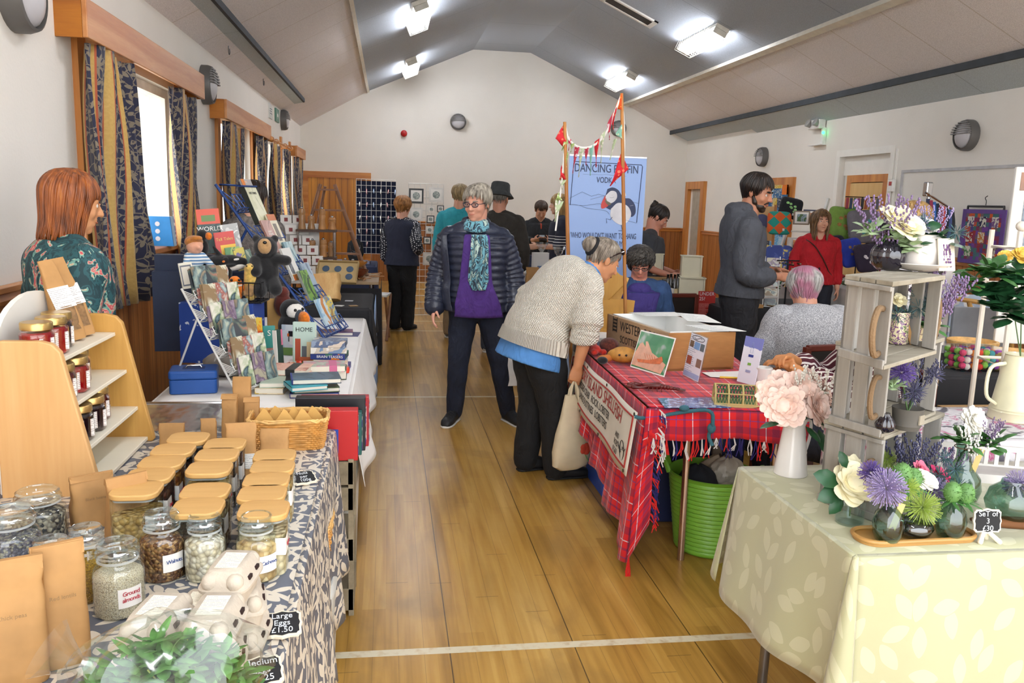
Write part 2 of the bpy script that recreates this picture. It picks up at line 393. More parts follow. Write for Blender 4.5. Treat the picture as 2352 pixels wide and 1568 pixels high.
 def trousers(s,name,mt,r=(.064,.046,.037,.036),vox=.0085,stop=1.,sag=.0):
  q=MB();sp=s.trunk(.008,0,.25,0);q.loft(sp,36);f=s.fat;q.ell(s.J['pelv']-V((0,0,.028*s.H)),(.098*s.H*f,.072*s.H*f,.055*s.H))
  for a in 'RL':
   an=s.J['ank'+a];kn=s.J['knee'+a];end=an+(an-kn).normalized()*(.004*s.H if sag == 0 else sag)
   P,R=s.limb(['hip'+a,'knee'+a,end],[r[0]*f,r[1],r[2]],sub=8)
   R=[x*(1+.035*sin(i*1.9)) for i,x in enumerate(R)]
   q.chain(P,R,20)
  return blend(name,q,mt,s.t,vox,3)
 def shoes(s,mt,sole,dirs=((.12,1),(-.12,1)),L=.155,laces=None):
  for a,dv in zip('RL',dirs):
   an=s.J['ank'+a];d=V((dv[0],dv[1],0)).normalized();x=V((d.y,-d.x,0));H=s.H
   b=V((an.x,an.y,0))-d*.028*H;up=V((0,0,1));z0=an.z-.045*H
   q=MB().loft([(b+d*(L*H*f)+up*(z0+.006+h*H*.5),x*w*H,up*h*H*.5,.75) for f,w,h in ((0,.016,.04),(.06,.021,.052),(.22,.0235,.058),(.4,.024,.052),(.6,.0265,.038),(.82,.0265,.030),(.95,.02,.024),(1.,.010,.014))],18);o=obj('shoe',q,mt,s.t,ang=0)
   q=MB().loft([(b+d*(L*H*f)+up*(z0+.007),x*w*H,up*.008,.6) for f,w in ((-.015,.014),(.05,.023),(.25,.0245),(.45,.0245),(.65,.028),(.85,.0275),(.97,.02),(1.015,.01))],18);obj('sole',q,sole,o,ang=0)
   if laces:
    q=MB()
    for k in range(4):f=.38+.1*k;q.tube([b+d*(L*H*f)+x*.018*H+up*(z0+.046*H-.004*k*H),b+d*(L*H*(f+.03))+up*(z0+.062*H-.006*k*H),b+d*(L*H*f)-x*.018*H+up*(z0+.046*H-.004*k*H)],.0022,5)
    obj('laces',q,laces,o)
 def hair(s,mt,front=.20,side=-.25,back=-.35,curl=0.,n=230,thick=.04,puff=1.0,part=0.,seed=1,face=58,strands=True,cap=True,wid=1.,taper=.18):
  """locks that run from the crown over the skull and then hang"""
  hh=s.hs;rnd=random.Random(seed);Cn=V((0,-.065,.115));Rr=V((.355*puff*wid,.43*puff,.405*puff))
  def endz(ph):
   a=abs(ph)
   if a < face:return front+(side-front)*max(0,(a-face*.72)/(face*.28))*.5 if a > face*.72 else front
   return side+(back-side)*min(1,(a-face)/(180-face)*1.6)
  def path(ph,ez,k=9,jit=0.):
   pts=[];c,sn=cos(rad(ph)),sin(rad(ph));th=4.;last=None
   steps=[]
   zt_=Cn.z+Rr.z;
   for i in range(k+1):
    z=Cn.z+Rr.z*cos(rad(th)) if False else None
    t=i/k
    # arc length split: over the dome first, then straight down
    zz=zt_+(ez-zt_)*(t**1.25 if t < 1 else 1)
    if zz > Cn.z-.03:rr=math.sqrt(max(0.,1-((zz-Cn.z)/Rr.z)**2))
    else:rr=math.sqrt(max(0.,1-(.03/Rr.z)**2))*(1-(.46 if ez > -.42 else .14)*min(1,(Cn.z-zz)/.45)**1.2)
    pts.append(V((Cn.x+Rr.x*rr*sn+part*(1-rr),Cn.y+Rr.y*rr*c,zz)))
   return pts
  if cap:
   q=MB().at(s.HM)
   q.grid(lambda u,v:[(p*.975 if True else p)*hh for p in [path(u*360-180,endz(u*360-180)+.03,12)]  [0:1][0]][min(12,int(round(v*12)))],48,12);obj('hair_cap',q,mt,s.t,ang=0,solid=.004)
  q=MB().at(s.HM)
  for i in range(n if strands else 0):
   ph=rnd.uniform(-180,180);ez=endz(ph)+rnd.uniform(-.12,.12);P=path(ph,ez,9);t0=rnd.uniform(.0,.25);k0=int(t0*9)
   fr=rnd.random()*6;o=1+rnd.uniform(-.015,.05);P2=[]
   for j,p in enumerate(P[k0:]):
    w=curl*min(1,(j+k0)/4);P2.append((V((p.x*o+w*sin(fr+j*1.7),p.y*o+w*cos(fr*1.3+j*1.5)+0.,p.z+w*.4*sin(fr+j*2.1))))*hh)
   if len(P2) < 3:continue
   P3=catmull(P2,3 if curl else 2);m=len(P3)-1;r=thick*hh*rnd.uniform(.7,1.2)
   q.tube(P3,[r*(.5 if j == 0 else 1)*(1-(1-taper)*(j/m)**2) for j in range(m+1)],6,flat=.55)
  if strands:obj('hair',q,mt,s.t,ang=0)
 def lens(s,mt,glassm,w=.085,h=.06,z=-.0):
  hh=s.hs;q=MB().at(s.HM)
  for e in (-1,1):q.tube([V((e*.125+w*1.15*cos(a),.41-.02*abs(cos(a)),z+h*sin(a)))*hh for a in [2*pi*k/14 for k in range(14)]],.011*hh,6,True);q.tube([V((e*.215,.40,z+.02))*hh,V((e*.31,.25,z+.02))*hh,V((e*.335,-.03,z+.03))*hh],.01*hh,5)
  q.tube([V((-.03,.415,z+.01))*hh,V((0,.425,z+.02))*hh,V((.03,.415,z+.01))*hh],.01*hh,5)
  o=obj('glasses',q,mt,s.t)
  g_=MB().at(s.HM)
  for e in (-1,1):g_.prism([(0,0),(1,0),(0,1)],0,0) if False else g_.add([V((e*.125+w*1.1*cos(a),.405,z+h*.95*sin(a)))*hh for a in [2*pi*k/14 for k in range(14)]],[tuple(range(14))])
  obj('lens',g_,glassm,o)
def hair_m(name,c1,c2,c3=None):
 def f(g):
  v=g.map(g.co(),(34,34,5));n=g.noise(v,1.6,3);return g.ramp(n,[(.3,c1),(.6,c2)]+([(.8,c3)] if c3 else []))
 return M('hair_'+name,rough=.45,tex=f,bump=.3,htex=lambda g:g.noise(g.map(g.co(),(120,120,12)),2,2),bd=.003)
def knit_h(sc):return lambda g:g.m('MULTIPLY',g.m('SINE',g.m('MULTIPLY',g.sep(g.co())[2],sc)),g.m('SINE',g.m('MULTIPLY',g.m('ADD',g.sep(g.co())[0],g.sep(g.co())[1]),sc)))
def cloth(name,c,v=.1,bump=.25,bs=240,rough=.85,**k):return M('cloth_'+name,c,rough,var=v,vs=16,bump=bump+.25,bd=.014,htex=lambda g:g.m('ADD',g.m('MULTIPLY',g.noise(g.map(g.co(),(1.4,1.4,.8)),10,2,dist=1.3),2.2),g.m('MULTIPLY',g.noise(g.co(),bs,2),.12)),**k)
# ------------------------------------------------------------------ the hall
XL,XR,YB,YN=-1.58,5.78,16.0,-1.4
TL,TRX,R1,R2=(-.36,3.47),(4.48,3.47),(1.55,4.30),(2.62,4.30)
def wood_tex(c1,c2,axis=2,sc=9.,st=.07,knots=True):
 def f(g):
  s=[1,1,1];s[axis]=st
  v=g.map(g.co(),tuple(s));n=g.noise(v,sc,4,dist=.6)
  c=g.ramp(n,[(.3,c1),(.68,c2)])
  fine=g.noise(g.map(g.co(),tuple(x*5 for x in s)),sc*3,2)
  c=g.mix(g.m('MULTIPLY',fine,.35),c,g.mix(1.,c,c1,'MULTIPLY'))
  if knots:
   s2=[1,1,1];s2[axis]=.45
   k=g.vor(g.map(g.co(),tuple(s2)),3.1);k=g.m('SUBTRACT',1.,g.m('MULTIPLY',k,15.),clamp=True)
   c=g.mix(g.m('MULTIPLY',k,.75),c,'4a2410')
  return c
 return f
def boards_tex(c1,c2,w=.095):
 def f(g):
  x,y,z=g.sep(g.co());s=g.m('ADD',x,y)
  cell=g.m('FLOOR',g.m('DIVIDE',s,w))
  base=wood_tex(c1,c2)(g)
  wn=g.n('TexWhiteNoise',{1:cell},0,noise_dimensions='1D')
  base=g.mix(g.m('MULTIPLY',wn,.4),base,g.mix(1.,base,'b0a090','MULTIPLY'))
  return g.mix(g.stripe(s,w,.006),base,'4a2a14')
 return f
plaster=M('plaster','e6e2da',.85,var=.03,vs=1.5,bump=.35,bs=55,bd=.004)
plasterL=plaster
wains=M('pine_boards',rough=.42,tex=boards_tex('9a5a28','c98a4c'))
pine=M('pine',rough=.4,tex=wood_tex('b06a2c','d9994f',2))
pineY=M('pine_lengthwise',rough=.4,tex=wood_tex('b8743a','d8a06a',1))
pineX=M('pine_across',rough=.4,tex=wood_tex('b06a2c','d9994f',0))
planks=M('door_boards',rough=.38,tex=boards_tex('b4701a','dc9a35',.11))
def floor_tex(g):
 x,y,z=g.sep(g.co())
 w=.09;col_=g.m('FLOOR',g.m('DIVIDE',x,w))
 wn=g.n('TexWhiteNoise',{1:col_},0,noise_dimensions='1D')
 yy=g.m('ADD',y,g.m('MULTIPLY',wn,7.));row=g.m('FLOOR',g.m('DIVIDE',yy,2.1))
 wn2=g.n('TexWhiteNoise',{0:g.comb(col_,row)},0,noise_dimensions='2D')
 n=g.noise(g.map(g.co(),(9,.5,1)),3.,4,dist=.4)
 c=g.ramp(g.m('ADD',g.m('MULTIPLY',n,.72),g.m('MULTIPLY',wn2,.26)),[(.22,'8c6424'),(.5,'b58a40'),(.78,'cda65c')])
 st=g.noise(g.map(g.co(),(1.3,.8,1)),1.7,5,dist=1.2)
 c=g.mix(g.ramp(st,[(.5,(0,0,0,1)),(.72,(.55,.55,.55,1))]),c,'7a5a2e')
 c=g.mix(g.m('MULTIPLY',g.stripe(x,w,.0022),.35),c,'3c2410')
 c=g.mix(g.m('MULTIPLY',g.stripe(x,w*5,.0045),.75),c,'2e1b0c')
 c=g.mix(g.m('MULTIPLY',g.stripe(yy,2.1,.004),.5),c,'2e1b0c')
 sp=g.vor(g.map(g.co(),(1,.6,1)),2.6);c=g.mix(g.m('SUBTRACT',.8,g.m('MULTIPLY',sp,26),clamp=True),c,'2c1a10')
 ln=g.m('MAXIMUM',g.lt(g.m('ABSOLUTE',g.m('SUBTRACT',g.m('MULTIPLY_ADD',x,.004,y),2.73)),.021),g.lt(g.m('ABSOLUTE',g.m('SUBTRACT',y,6.56)),.02))
 ln=g.m('MAXIMUM',ln,g.lt(g.m('ABSOLUTE',g.m('SUBTRACT',y,10.75)),.025));ln=g.m('MAXIMUM',ln,g.lt(g.m('ABSOLUTE',g.m('SUBTRACT',y,9.95)),.022))
 wear=g.ramp(g.noise(g.co(),30,3),[(.3,(.55,.55,.55,1)),(.5,(1,1,1,1))])
 return g.mix(g.m('MULTIPLY',ln,g.sep(wear)[0]),c,'d8cdb0')
floor_m=M('oak_floor',rough=.3,tex=floor_tex,spec=.5,bump=.06,bs=14,bd=.01)
struct('floor',MB().box(XL-.3,YN,-.1,XR+.3,YB+.3,0),floor_m)
# left wall with three window openings
WIN=[(4.80,6.72),(8.35,10.2),(11.35,12.9),(14.2,15.1)];WZ0,WZ1=1.20,2.30
def prof_z(x):
 for (xa,za),(xb,zb) in (((XL,2.79),TL),(TL,R1),(R1,R2),(R2,TRX),(TRX,(XR,2.83))):
  if xa <= x <= xb:return za+(zb-za)*(x-xa)/(xb-xa)
 return 2.8
mb=MB();ys=[YN]
for a,b in WIN:ys += [a,b]
ys.append(YB+.3)
for i in range(0,len(ys),2):mb.box(XL-.26,ys[i],0,XL,ys[i+1],2.95)
for a,b in WIN:mb.box(XL-.26,a,0,XL,b,WZ0);mb.box(XL-.26,a,WZ1,XL,b,2.95)
struct('wall_left',mb,plasterL,smooth=False)
struct('wall_right',MB().box(XR,YN,0,XR+.2,9.14,2.95).box(XR,10.26,0,XR+.2,YB+.3,2.95).box(XR,9.14,2.28,XR+.2,10.26,2.95).box(XR+.2,9.0,0,XR+.35,10.4,2.5),plaster,smooth=False)
struct('wall_back',MB().prismy([(XL-.26,0),(XR+.2,0),(XR+.2,2.9),TRX,R2,R1,TL,(XL-.26,2.7)],YB,YB+.25),plaster,smooth=False)
# ceiling: five flat strips
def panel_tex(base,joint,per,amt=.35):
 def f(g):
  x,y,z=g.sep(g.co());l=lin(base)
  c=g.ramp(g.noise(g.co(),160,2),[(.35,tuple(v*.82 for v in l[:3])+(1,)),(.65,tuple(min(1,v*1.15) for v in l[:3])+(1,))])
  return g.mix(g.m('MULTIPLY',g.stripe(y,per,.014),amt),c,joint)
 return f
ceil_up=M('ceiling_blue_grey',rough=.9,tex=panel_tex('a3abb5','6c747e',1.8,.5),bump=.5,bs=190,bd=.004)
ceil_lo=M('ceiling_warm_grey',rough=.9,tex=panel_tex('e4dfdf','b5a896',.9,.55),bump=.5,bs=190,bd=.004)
cove_m=M('coving_grey',rough=.8,tex=panel_tex('b9c4ca','8a9499',2.2,.6),bump=.25,bs=120)
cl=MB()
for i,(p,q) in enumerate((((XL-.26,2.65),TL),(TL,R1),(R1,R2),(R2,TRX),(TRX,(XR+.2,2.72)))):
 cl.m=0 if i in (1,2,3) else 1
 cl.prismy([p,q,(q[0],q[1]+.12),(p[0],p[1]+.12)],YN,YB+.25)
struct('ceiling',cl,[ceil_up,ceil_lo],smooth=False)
white_paint=M('white_paint','e9e7e0',.5,var=.03);cream_trim=M('cream_trim','d9d4c6',.5,var=.08)
struct('trim_1',MB().prismy([(TRX[0]-.04,3.44),(TRX[0]+.04,3.41),(TRX[0]+.05,3.47),(TRX[0]-.03,3.5)],YN,YB),cream_trim,smooth=False)
struct('trim_2',MB().prismy([(TL[0]-.02,3.43),(TL[0]+.02,3.45),(TL[0]+.01,3.49),(TL[0]-.03,3.47)],YN,YB),cream_trim,smooth=False)
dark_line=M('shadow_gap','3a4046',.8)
# coving boxed in between wall and slope
struct('trim_3',MB().prismy([(XL,2.86),(XL+.33,2.93),(XL+.33,3.02),(XL,3.0)],YN,13.2),cove_m,smooth=False)
struct('trim_4',MB().prismy([(XR,2.75),(XR-.36,2.93),(XR-.36,3.0),(XR,3.0)],YN,12.85).prismy([(XR,2.82),(XR-.34,2.97),(XR-.34,3.0),(XR,3.0)],12.85,YB),cove_m,smooth=False)
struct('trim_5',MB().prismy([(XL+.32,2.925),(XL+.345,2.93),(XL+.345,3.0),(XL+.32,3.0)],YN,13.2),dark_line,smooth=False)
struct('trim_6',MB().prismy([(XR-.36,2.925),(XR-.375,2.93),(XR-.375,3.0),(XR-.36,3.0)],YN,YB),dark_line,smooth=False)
# wainscot with a moulded rail on top
def rail(mb,ax,a,b,at,sgn,z=1.13):
 pr=[(0,0),(.03,.0),(.042,.02),(.03,.045),(.055,.055),(.055,.075),(0,.075)]
 P=[(at+sgn*p,z-.035+q) for p,q in pr]
 if sgn < 0:P.reverse()
 return mb.prismy(P,a,b) if ax == 'y' else mb.prismx([(p,q) for p,q in P],a,b)
struct('baseboard_left',MB().box(XL,YN,0,XL+.035,YB,.12),pineY,smooth=False)
struct('trim_7',MB().box(XL,YN,.12,XL+.022,YB,1.10),wains,smooth=False)
struct('trim_8',rail(MB(),'y',YN,YB,XL+.005,1),pineY)
mb=MB();mb.box(-.30,YB-.022,.0,XR,YB,1.08);struct('trim_9',mb,wains,smooth=False)
struct('trim_10',rail(MB(),'x',-.3,XR,YB-.005,-1,1.10),pineX)
mb=MB()
for a,b in ((YN,9.0),(10.4,11.4),(12.35,14.85),(15.75,YB)):mb.box(XR-.022,a,0,XR,b,1.08)
struct('trim_11',mb,wains,smooth=False)
mb=MB()
for a,b in ((YN,9.0),(10.4,11.4),(12.35,14.85),(15.75,YB)):rail(mb,'y',a,b,XR-.005,-1,1.10)
struct('trim_12',mb,pineY)
# windows
pane=glass('window_glass','ffffff',.04);upvc=M('white_window_frame','eceae4',.4)
for i,(a,b) in enumerate(WIN):
 f=MB();t=.06;x0,x1=XL-.11,XL-.05
 f.box(x0,a,WZ0+t,x1,a+t,WZ1-t).box(x0,b-t,WZ0+t,x1,b,WZ1-t).box(x0,a,WZ0,x1,b,WZ0+t).box(x0,a,WZ1-t,x1,b,WZ1).box(x0,(a+b)/2-.03,WZ0+t,x1,(a+b)/2+.03,WZ1-t)
 w=struct('window_%d' % (i+1),f,upvc,smooth=False)
 struct('window_pane',MB().box(XL-.085,a+t,WZ0+t,XL-.075,b-t,WZ1-t),pane,w)
 struct('window_sill',MB().box(XL-.05,a,WZ0-.04,XL+.09,b,WZ0+.0).box(XL+.0,a-.04,WZ0-.1,XL+.03,b+.04,WZ0-.04),pineY,w,bev=.008)
 struct('window_architrave',MB().box(XL,a-.14,WZ0-.05,XL+.03,a-.02,WZ1+.1).box(XL,b+.02,WZ0-.05,XL+.03,b+.14,WZ1+.1),pine,w,smooth=False)
# curtains and pelmets
def curtain_tex(g):
 u,v,_=g.sep(g.co('UV'))
 p=g.m('FRACT',g.m('MULTIPLY_ADD',u,1/.27,.2))
 lv,_c=g.leaves(g.comb(u,v),19,.46,.2);l2=g.vor(g.comb(u,v),17,feat='DISTANCE_TO_EDGE')
 sw=g.m('MAXIMUM',lv,g.lt(l2,.035))
 navy=g.mix(sw,'1b1e38','7a6f5e');gold=g.mix(g.noise(g.comb(u,v),60),'a8843e','c9a763')
 c=g.mix(g.lt(p,.68),gold,navy)
 rl=g.m('MAXIMUM',g.lt(g.m('ABSOLUTE',g.m('SUBTRACT',p,.68)),.02),g.lt(g.m('ABSOLUTE',g.m('SUBTRACT',p,.985)),.02))
 return g.mix(rl,c,'a4502e')
curt_m=M('striped_curtain',rough=.75,tex=curtain_tex,sheen=.2)
def curtain(label,x,y0,y1,z0,z1,folds,amp,spread=0.,tuck=0.):
 W=abs(y1-y0)*1.9
 def fn(u,v):
  yy=y0+(y1-y0)*u+spread*(1-v)*(u-.2);a=amp*(1-.45*v)
  return (x+a*sin(u*folds*2*pi+.7*sin(3*v))+.3*a*sin(u*folds*4.3*pi+1)+.02*sin(v*5+u*9),yy+tuck*sin(pi*v)*u,z0+(z1-z0)*v+.012*sin(u*7))
 return single('curtain',MB().grid(fn,folds*10,14,lambda u,v:(u*W,v*(z1-z0))),curt_m,label,'curtain','striped curtains at the windows',solid=.006)
curtain('navy and gold striped curtain on near side of nearest window',-1.47,4.55,5.25,.93,2.28,6,.045,.42)
curtain('navy and gold striped curtain on far side of nearest window',-1.48,6.2,6.93,.98,2.28,4,.04,.03)
curtain('navy and gold striped curtain on near side of second window',-1.48,8.1,9.1,.95,2.215,5,.04)
curtain('navy and gold striped curtain on far side of second window',-1.48,10.1,10.82,.95,2.215,4,.04)
curtain('gathered dark striped curtain at near end of wooden curtain pole',-1.44,10.97,11.7,.95,2.19,3,.05)
curtain('lit pale striped curtain at far end of wooden curtain pole',-1.44,12.3,12.9,.95,2.19,3,.05)
curtain('navy striped curtain below furthest small pelmet',-1.48,14.0,15.2,.95,2.16,4,.04)
pel_dark=M('pine_end_grain',rough=.4,tex=wood_tex('a4601a','c98228',0))
def pelmet(label,y0,y1,z0,z1):
 t=thing('curtain_pelmet',label,'pelmet',(XL,y0,z0),0,'boxed pine pelmets over the windows')
 L,h=y1-y0,z1-z0
 obj('front_board',MB().box(.125,0,0,.15,L,h),pineY,t,False,bev=.004)
 for q in (0,L-.022):obj('end_board',MB().box(0,q,0,.125,q+.022,h),pel_dark,t,False)
 obj('top_board',MB().box(0,.022,h-.02,.125,L-.022,h),pineY,t,False)
pelmet('long pine pelmet over nearest window, largest in view',4.45,7.08,2.29,2.475)
pelmet('shorter looking pine pelmet over second window beside green exit sign',8.0,10.92,2.225,2.395)
pelmet('small far pine pelmet beside the back wall corner',13.9,15.35,2.17,2.33)
t=thing('curtain_pole','turned wooden curtain pole with ball ends between two pelmets','curtain pole',(-1.44,10.9,2.24))
obj('rod',MB().tube([(0,0,0),(0,2.2,0)],.016,10),pine,t)
for y in (-.03,2.23):obj('finial',MB().ell((0,y,0),.035),pine,t)
for y in (.1,.55,1.5,2.1):obj('ring',MB().tube([(.03*cos(a*pi/6),y,.03*sin(a*pi/6)) for a in range(12)],.006,6,True),pine,t)
for y in (.2,2.0):obj('bracket',MB().box(XL+1.44,y-.015,-.02,.0,y+.015,.0),pine,t)
# wall lamps: round bulkheads with a louvred upper half
lamp_rim=M('lamp_rim_grey','5c5a58',.45,var=.05);lamp_dif=M('lamp_diffuser','bdbcc0',.35,var=.04);lamp_lou=M('lamp_louvre_grey','747270',.5)
def wall_lamp(label,loc,rz,r=.155):
 t=thing('wall_lamp',label,'wall lamp',loc,rz,'round louvred wall lamps')
 obj('rim',MB().at(RX(90)).lathe([(r,0),(r,.05),(r*.93,.085),(r*.86,.09),(r*.86,.06),(0,.06)],28),lamp_rim,t)
 obj('diffuser',MB().at(RX(90)).ell((0,0,.06),(r*.85,r*.85,.055),24,10),lamp_dif,t)
 mb=MB()
 for k in range(6):
  z=.01+k*r*.14;w=math.sqrt(max(.0004,(r*.88)**2-z*z));dp=.075+.045*math.sqrt(max(0,1-(z/(r*.9))**2))
  mb.box(-w,-dp,z,w,-.03,z+r*.07)
 obj('louvre',mb,lamp_lou,t,False)
wall_lamp('round louvred lamp on left wall between two pelmets',(XL,7.75,2.48),rad(90),.165)
wall_lamp('round louvred lamp on left wall beside green exit sign',(XL,13.2,2.66),rad(90),.15)
wall_lamp('cropped round lamp at the very top of the left wall',(XL,4.0,2.385),rad(90),.165)
wall_lamp('round louvred lamp high in the middle of back wall',(1.29,YB,2.99),0,.15)
wall_lamp('round louvred lamp on back wall half hidden by bunting',(4.37,YB,3.0),0,.15)
wall_lamp('large round louvred lamp on right wall over the hanging quilt',(XR,7.84,2.36),rad(-90),.155)
wall_lamp('small round louvred lamp on right wall over far narrow door',(XR,12.52,2.36),rad(-90),.15)
red_pl=M('red_plastic','a5161a',.35);single('fire_bell',MB().at(TR(.29,YB,2.74) @ RX(90)).lathe([(.06,0),(.06,.03),(.045,.04),(.05,.07),(.03,.085),(0,.088)],20),red_pl,'small red fire sounder on the white back wall','fire alarm')
# notices by the second window
t=thing('exit_sign','green and white running figure exit sign on left wall','sign',(XL,12.55,2.66));wh=M('white_plastic','e4e3df',.4)
obj('plate',MB().box(0,-.12,-.08,.02,.25,.1),M('sign_green','4f7d6c',.5),t,False)
obj('arrow',MB().at(TR(.0205,.06,.01) @ RY(90) @ RZ(90)).prism([(-.06,-.02),(.02,-.02),(.02,-.05),(.08,0),(.02,.05),(.02,.02),(-.06,.02)],0,.002),wh,t,False)
t=thing('notice_card','small pale printed notice beside green exit sign','notice',(XL,11.95,2.66));obj('plate',MB().box(0,-.15,-.09,.015,.15,.1),M('pale_grey','cfd0cc',.5),t,False)
obj('text_lines',MB().box(.0155,-.1,.03,.017,.1,.04).box(.0155,-.1,0,.017,.08,.01).box(.0155,-.1,-.03,.017,.1,-.02),M('dark_ink','40444a'),t,False)
hook_m=M('hook_steel','55585c',.4,.6)
for i,(p,l) in enumerate((((525,122),'wire hook under left coving nearest the camera'),((605,200),'wire hook under left coving nearer exit sign'))):
 q=ox(*p,XL+.15);q.z=2.9;single('ceiling_hook',MB().at(TR(q)).tube([(0,0,0),(0,0,-.06)]+[(0,.035-.035*cos(a),-.06-.035*sin(a)) for a in (.6,1.2,1.8,2.4,3.1,3.8)],.004,6),hook_m,l,'hook','wire hooks under the coving')
# ceiling battens: caged fluorescent lights
tube_m=M('lit_tube','f6f8ff',.4,var=.0,emit=34.);cage_m=M('cage_wire','c6c3b8',.4,.3)
batten_m=M('batten_white','dcd9d0',.5)
def batten(label,px,py,side,L=1.3):
 (xa,za),(xb,zb)=(TL,R1) if side < 0 else (R2,TRX)
 d=_ray(px,py);n=V((-(zb-za),0,xb-xa)).normalized()
 tt=(V((xa,0,za))-V((0,0,EYE))).dot(n)/d.dot(n);c=V((0,0,EYE))+d*tt
 ang=math.atan2(zb-za,xb-xa)
 return place_batten(label,c,ang,L)
def place_batten(label,c,ang,L=1.3):
 t=thing('ceiling_light',label,'ceiling light',c,0,'caged strip lights on the slopes',rot=(0,-ang,0))
 obj('housing',MB().box(-.09,-L/2,-.05,.09,L/2,0),batten_m,t,False,bev=.006)
 for x in (-.055,.055):obj('tube',MB().tube([(x,-L/2+.04,-.085),(x,L/2-.04,-.085)],.026,12),tube_m,t)
 for y in (-L/2+.02,L/2-.02):obj('end_cap',MB().cbox((0,y,-.08),(.17,.035,.06)),batten_m,t,False,bev=.006)
 mb=MB()
 for k in range(15):
  y=-L/2+.03+k*(L-.06)/14;mb.tube([(-.12,y,0),(-.12,y,-.13),(.12,y,-.13),(.12,y,0)],.0025,4)
 for x in (-.12,-.04,.04,.12):mb.tube([(x,-L/2+.03,-.13),(x,L/2-.03,-.13)],.0025,4)
 obj('cage',mb,cage_m,t)
 return c,ang
a1=batten('lit caged strip light on left slope nearest the top edge',957,28,-1)
a2=batten('lit caged strip light low on left slope by back wall',940,147,-1)
b1=batten('lit caged strip light on right slope, the larger one',1616,83,1)
b2=batten('lit caged strip light on right slope near bunting pole top',1430,178,1)
for c,a in (a1,b1):        # added lamps out of view over the camera, for even light
 for y in (.4,4.2) if c is a1[0] else (.4,4.2):place_batten('added caged strip light overhead out of view, for even light',V((c.x,y,c.z)),a)
# roof vent
(xa,za),(xb,zb)=R2,TRX;d=_ray(1445,24);n=V((-(zb-za),0,xb-xa)).normalized();q=V((0,0,EYE))+d*((V((xa,0,za))-V((0,0,EYE))).dot(n)/d.dot(n))
t=thing('roof_vent','dark rectangular vent with white frame in ceiling slope','vent',q,rot=(0,-math.atan2(zb-za,xb-xa),0))
obj('grille',MB().box(-.34,-.12,-.012,.34,.12,0),M('vent_dark','3b3632',.9,bump=.6,bs=90),t,False)
mb=MB()
for a in (-.36,.36):mb.box(a-.03,-.17,-.02,a+.03,.17,0)
for a in (-.145,.145):mb.box(-.39,a-.025,-.02,.39,a+.025,0)
obj('frame',mb,white_paint,t,False)
# doors
fr=MB()
def frame_x(mb,y0,y1,x,z1,w=.1,d=.05,sg=-1):
 a,b=sorted((x,x+sg*d));mb.box(a,y0,0,b,y0+w,z1-w).box(a,y1-w,0,b,y1,z1-w).box(a,y0,z1-w,b,y1,z1);return mb
d1=struct('door_1',MB().box(-1.46,YB-.03,0,-.40,YB,1.90),planks,smooth=False)
struct('door_frame',MB().box(-1.55,YB-.05,0,-1.45,YB,1.89).box(-.42,YB-.05,0,-.31,YB,1.89).box(-1.55,YB-.05,1.89,-.31,YB,2.0),pineX,d1,smooth=False)
d2=struct('door_2',MB().box(XR+.02,9.3,0,XR+.06,10.0,1.93),M('pale_door',rough=.45,tex=wood_tex('cfa767','e0c083',2,6,.05,False)),smooth=False)
struct('door_frame',frame_x(MB(),9.2,10.1,XR+.12,2.02,.1,.1),pine,d2,smooth=False)
struct('door_reveal',MB().box(XR+.06,9.14,2.02,XR+.2,10.26,2.28).box(XR+.08,9.14,0,XR+.2,9.2,2.28).box(XR+.08,10.1,0,XR+.2,10.26,2.28),white_paint,d2,smooth=False)
struct('door_surround',frame_x(MB(),9.06,10.34,XR,2.34,.085,.018),white_paint,d2,smooth=False)
d3=struct('door_3',MB().box(XR-.01,11.5,0,XR,12.25,1.93),M('opening_shade','3b2413',.7),smooth=False)  # flat dark sheet: shade inside the open doorway is put into its colour
struct('door_frame',frame_x(MB(),11.42,12.33,XR,2.03,.12,.05),pine,d3,smooth=False)
d4=struct('door_4',MB().box(XR-.012,14.93,0,XR,15.5,1.93),M('half_open_door','a89f90',.6),smooth=False)
struct('door_frame',frame_x(MB(),14.83,15.77,XR,2.03,.14,.07),pine,d4,smooth=False)
# moulded outline of the closed hatch on the right wall
mb=MB();mb.box(XR-.015,4.0,2.02,XR,8.9,2.05).box(XR-.015,8.87,1.13,XR,8.9,2.02)
struct('trim_13',mb,M('hatch_edge','b9b9bb',.6),smooth=False)
t=thing('conduit','thin white cable conduit running down beside recessed door','conduit',(XR,9.02,0));obj('pipe',MB().box(-.02,-.012,1.3,0,.012,2.3),white_paint,t,False)
t=thing('call_point','small white call point with red square by recessed door','alarm switch',(XR-.02,9.02,1.88));obj('casing',MB().cbox((-.02,0,0),(.04,.09,.14)),wh,t,False,bev=.006);obj('button',MB().cbox((-.042,0,.02),(.006,.045,.045)),red_pl,t,False)
t=thing('emergency_light','white twin emergency light with green lamp on right wall','emergency light',(XR,10.75,2.62))
obj('casing',MB().cbox((-.06,.1,.09),(.1,.3,.12)),wh,t,False,bev=.01)
for y in (0,.2):obj('lamp_head',MB().at(TR(-.12,y,.1) @ RY(-60)).lathe([(.03,-.05),(.055,.03),(.05,.035),(0,.03)],16),M('lamp_head_grey','9a9a98',.3),t)
obj('bracket',MB().cbox((-.03,-.05,-.07),(.05,.05,.22)).cbox((-.03,.08,-.18),(.12,.34,.012)),wh,t,False)
obj('indicator',MB().ell((-.06,-.09,-.03),.02),M('green_lamp','2fe07a',.3,emit=5.),t)
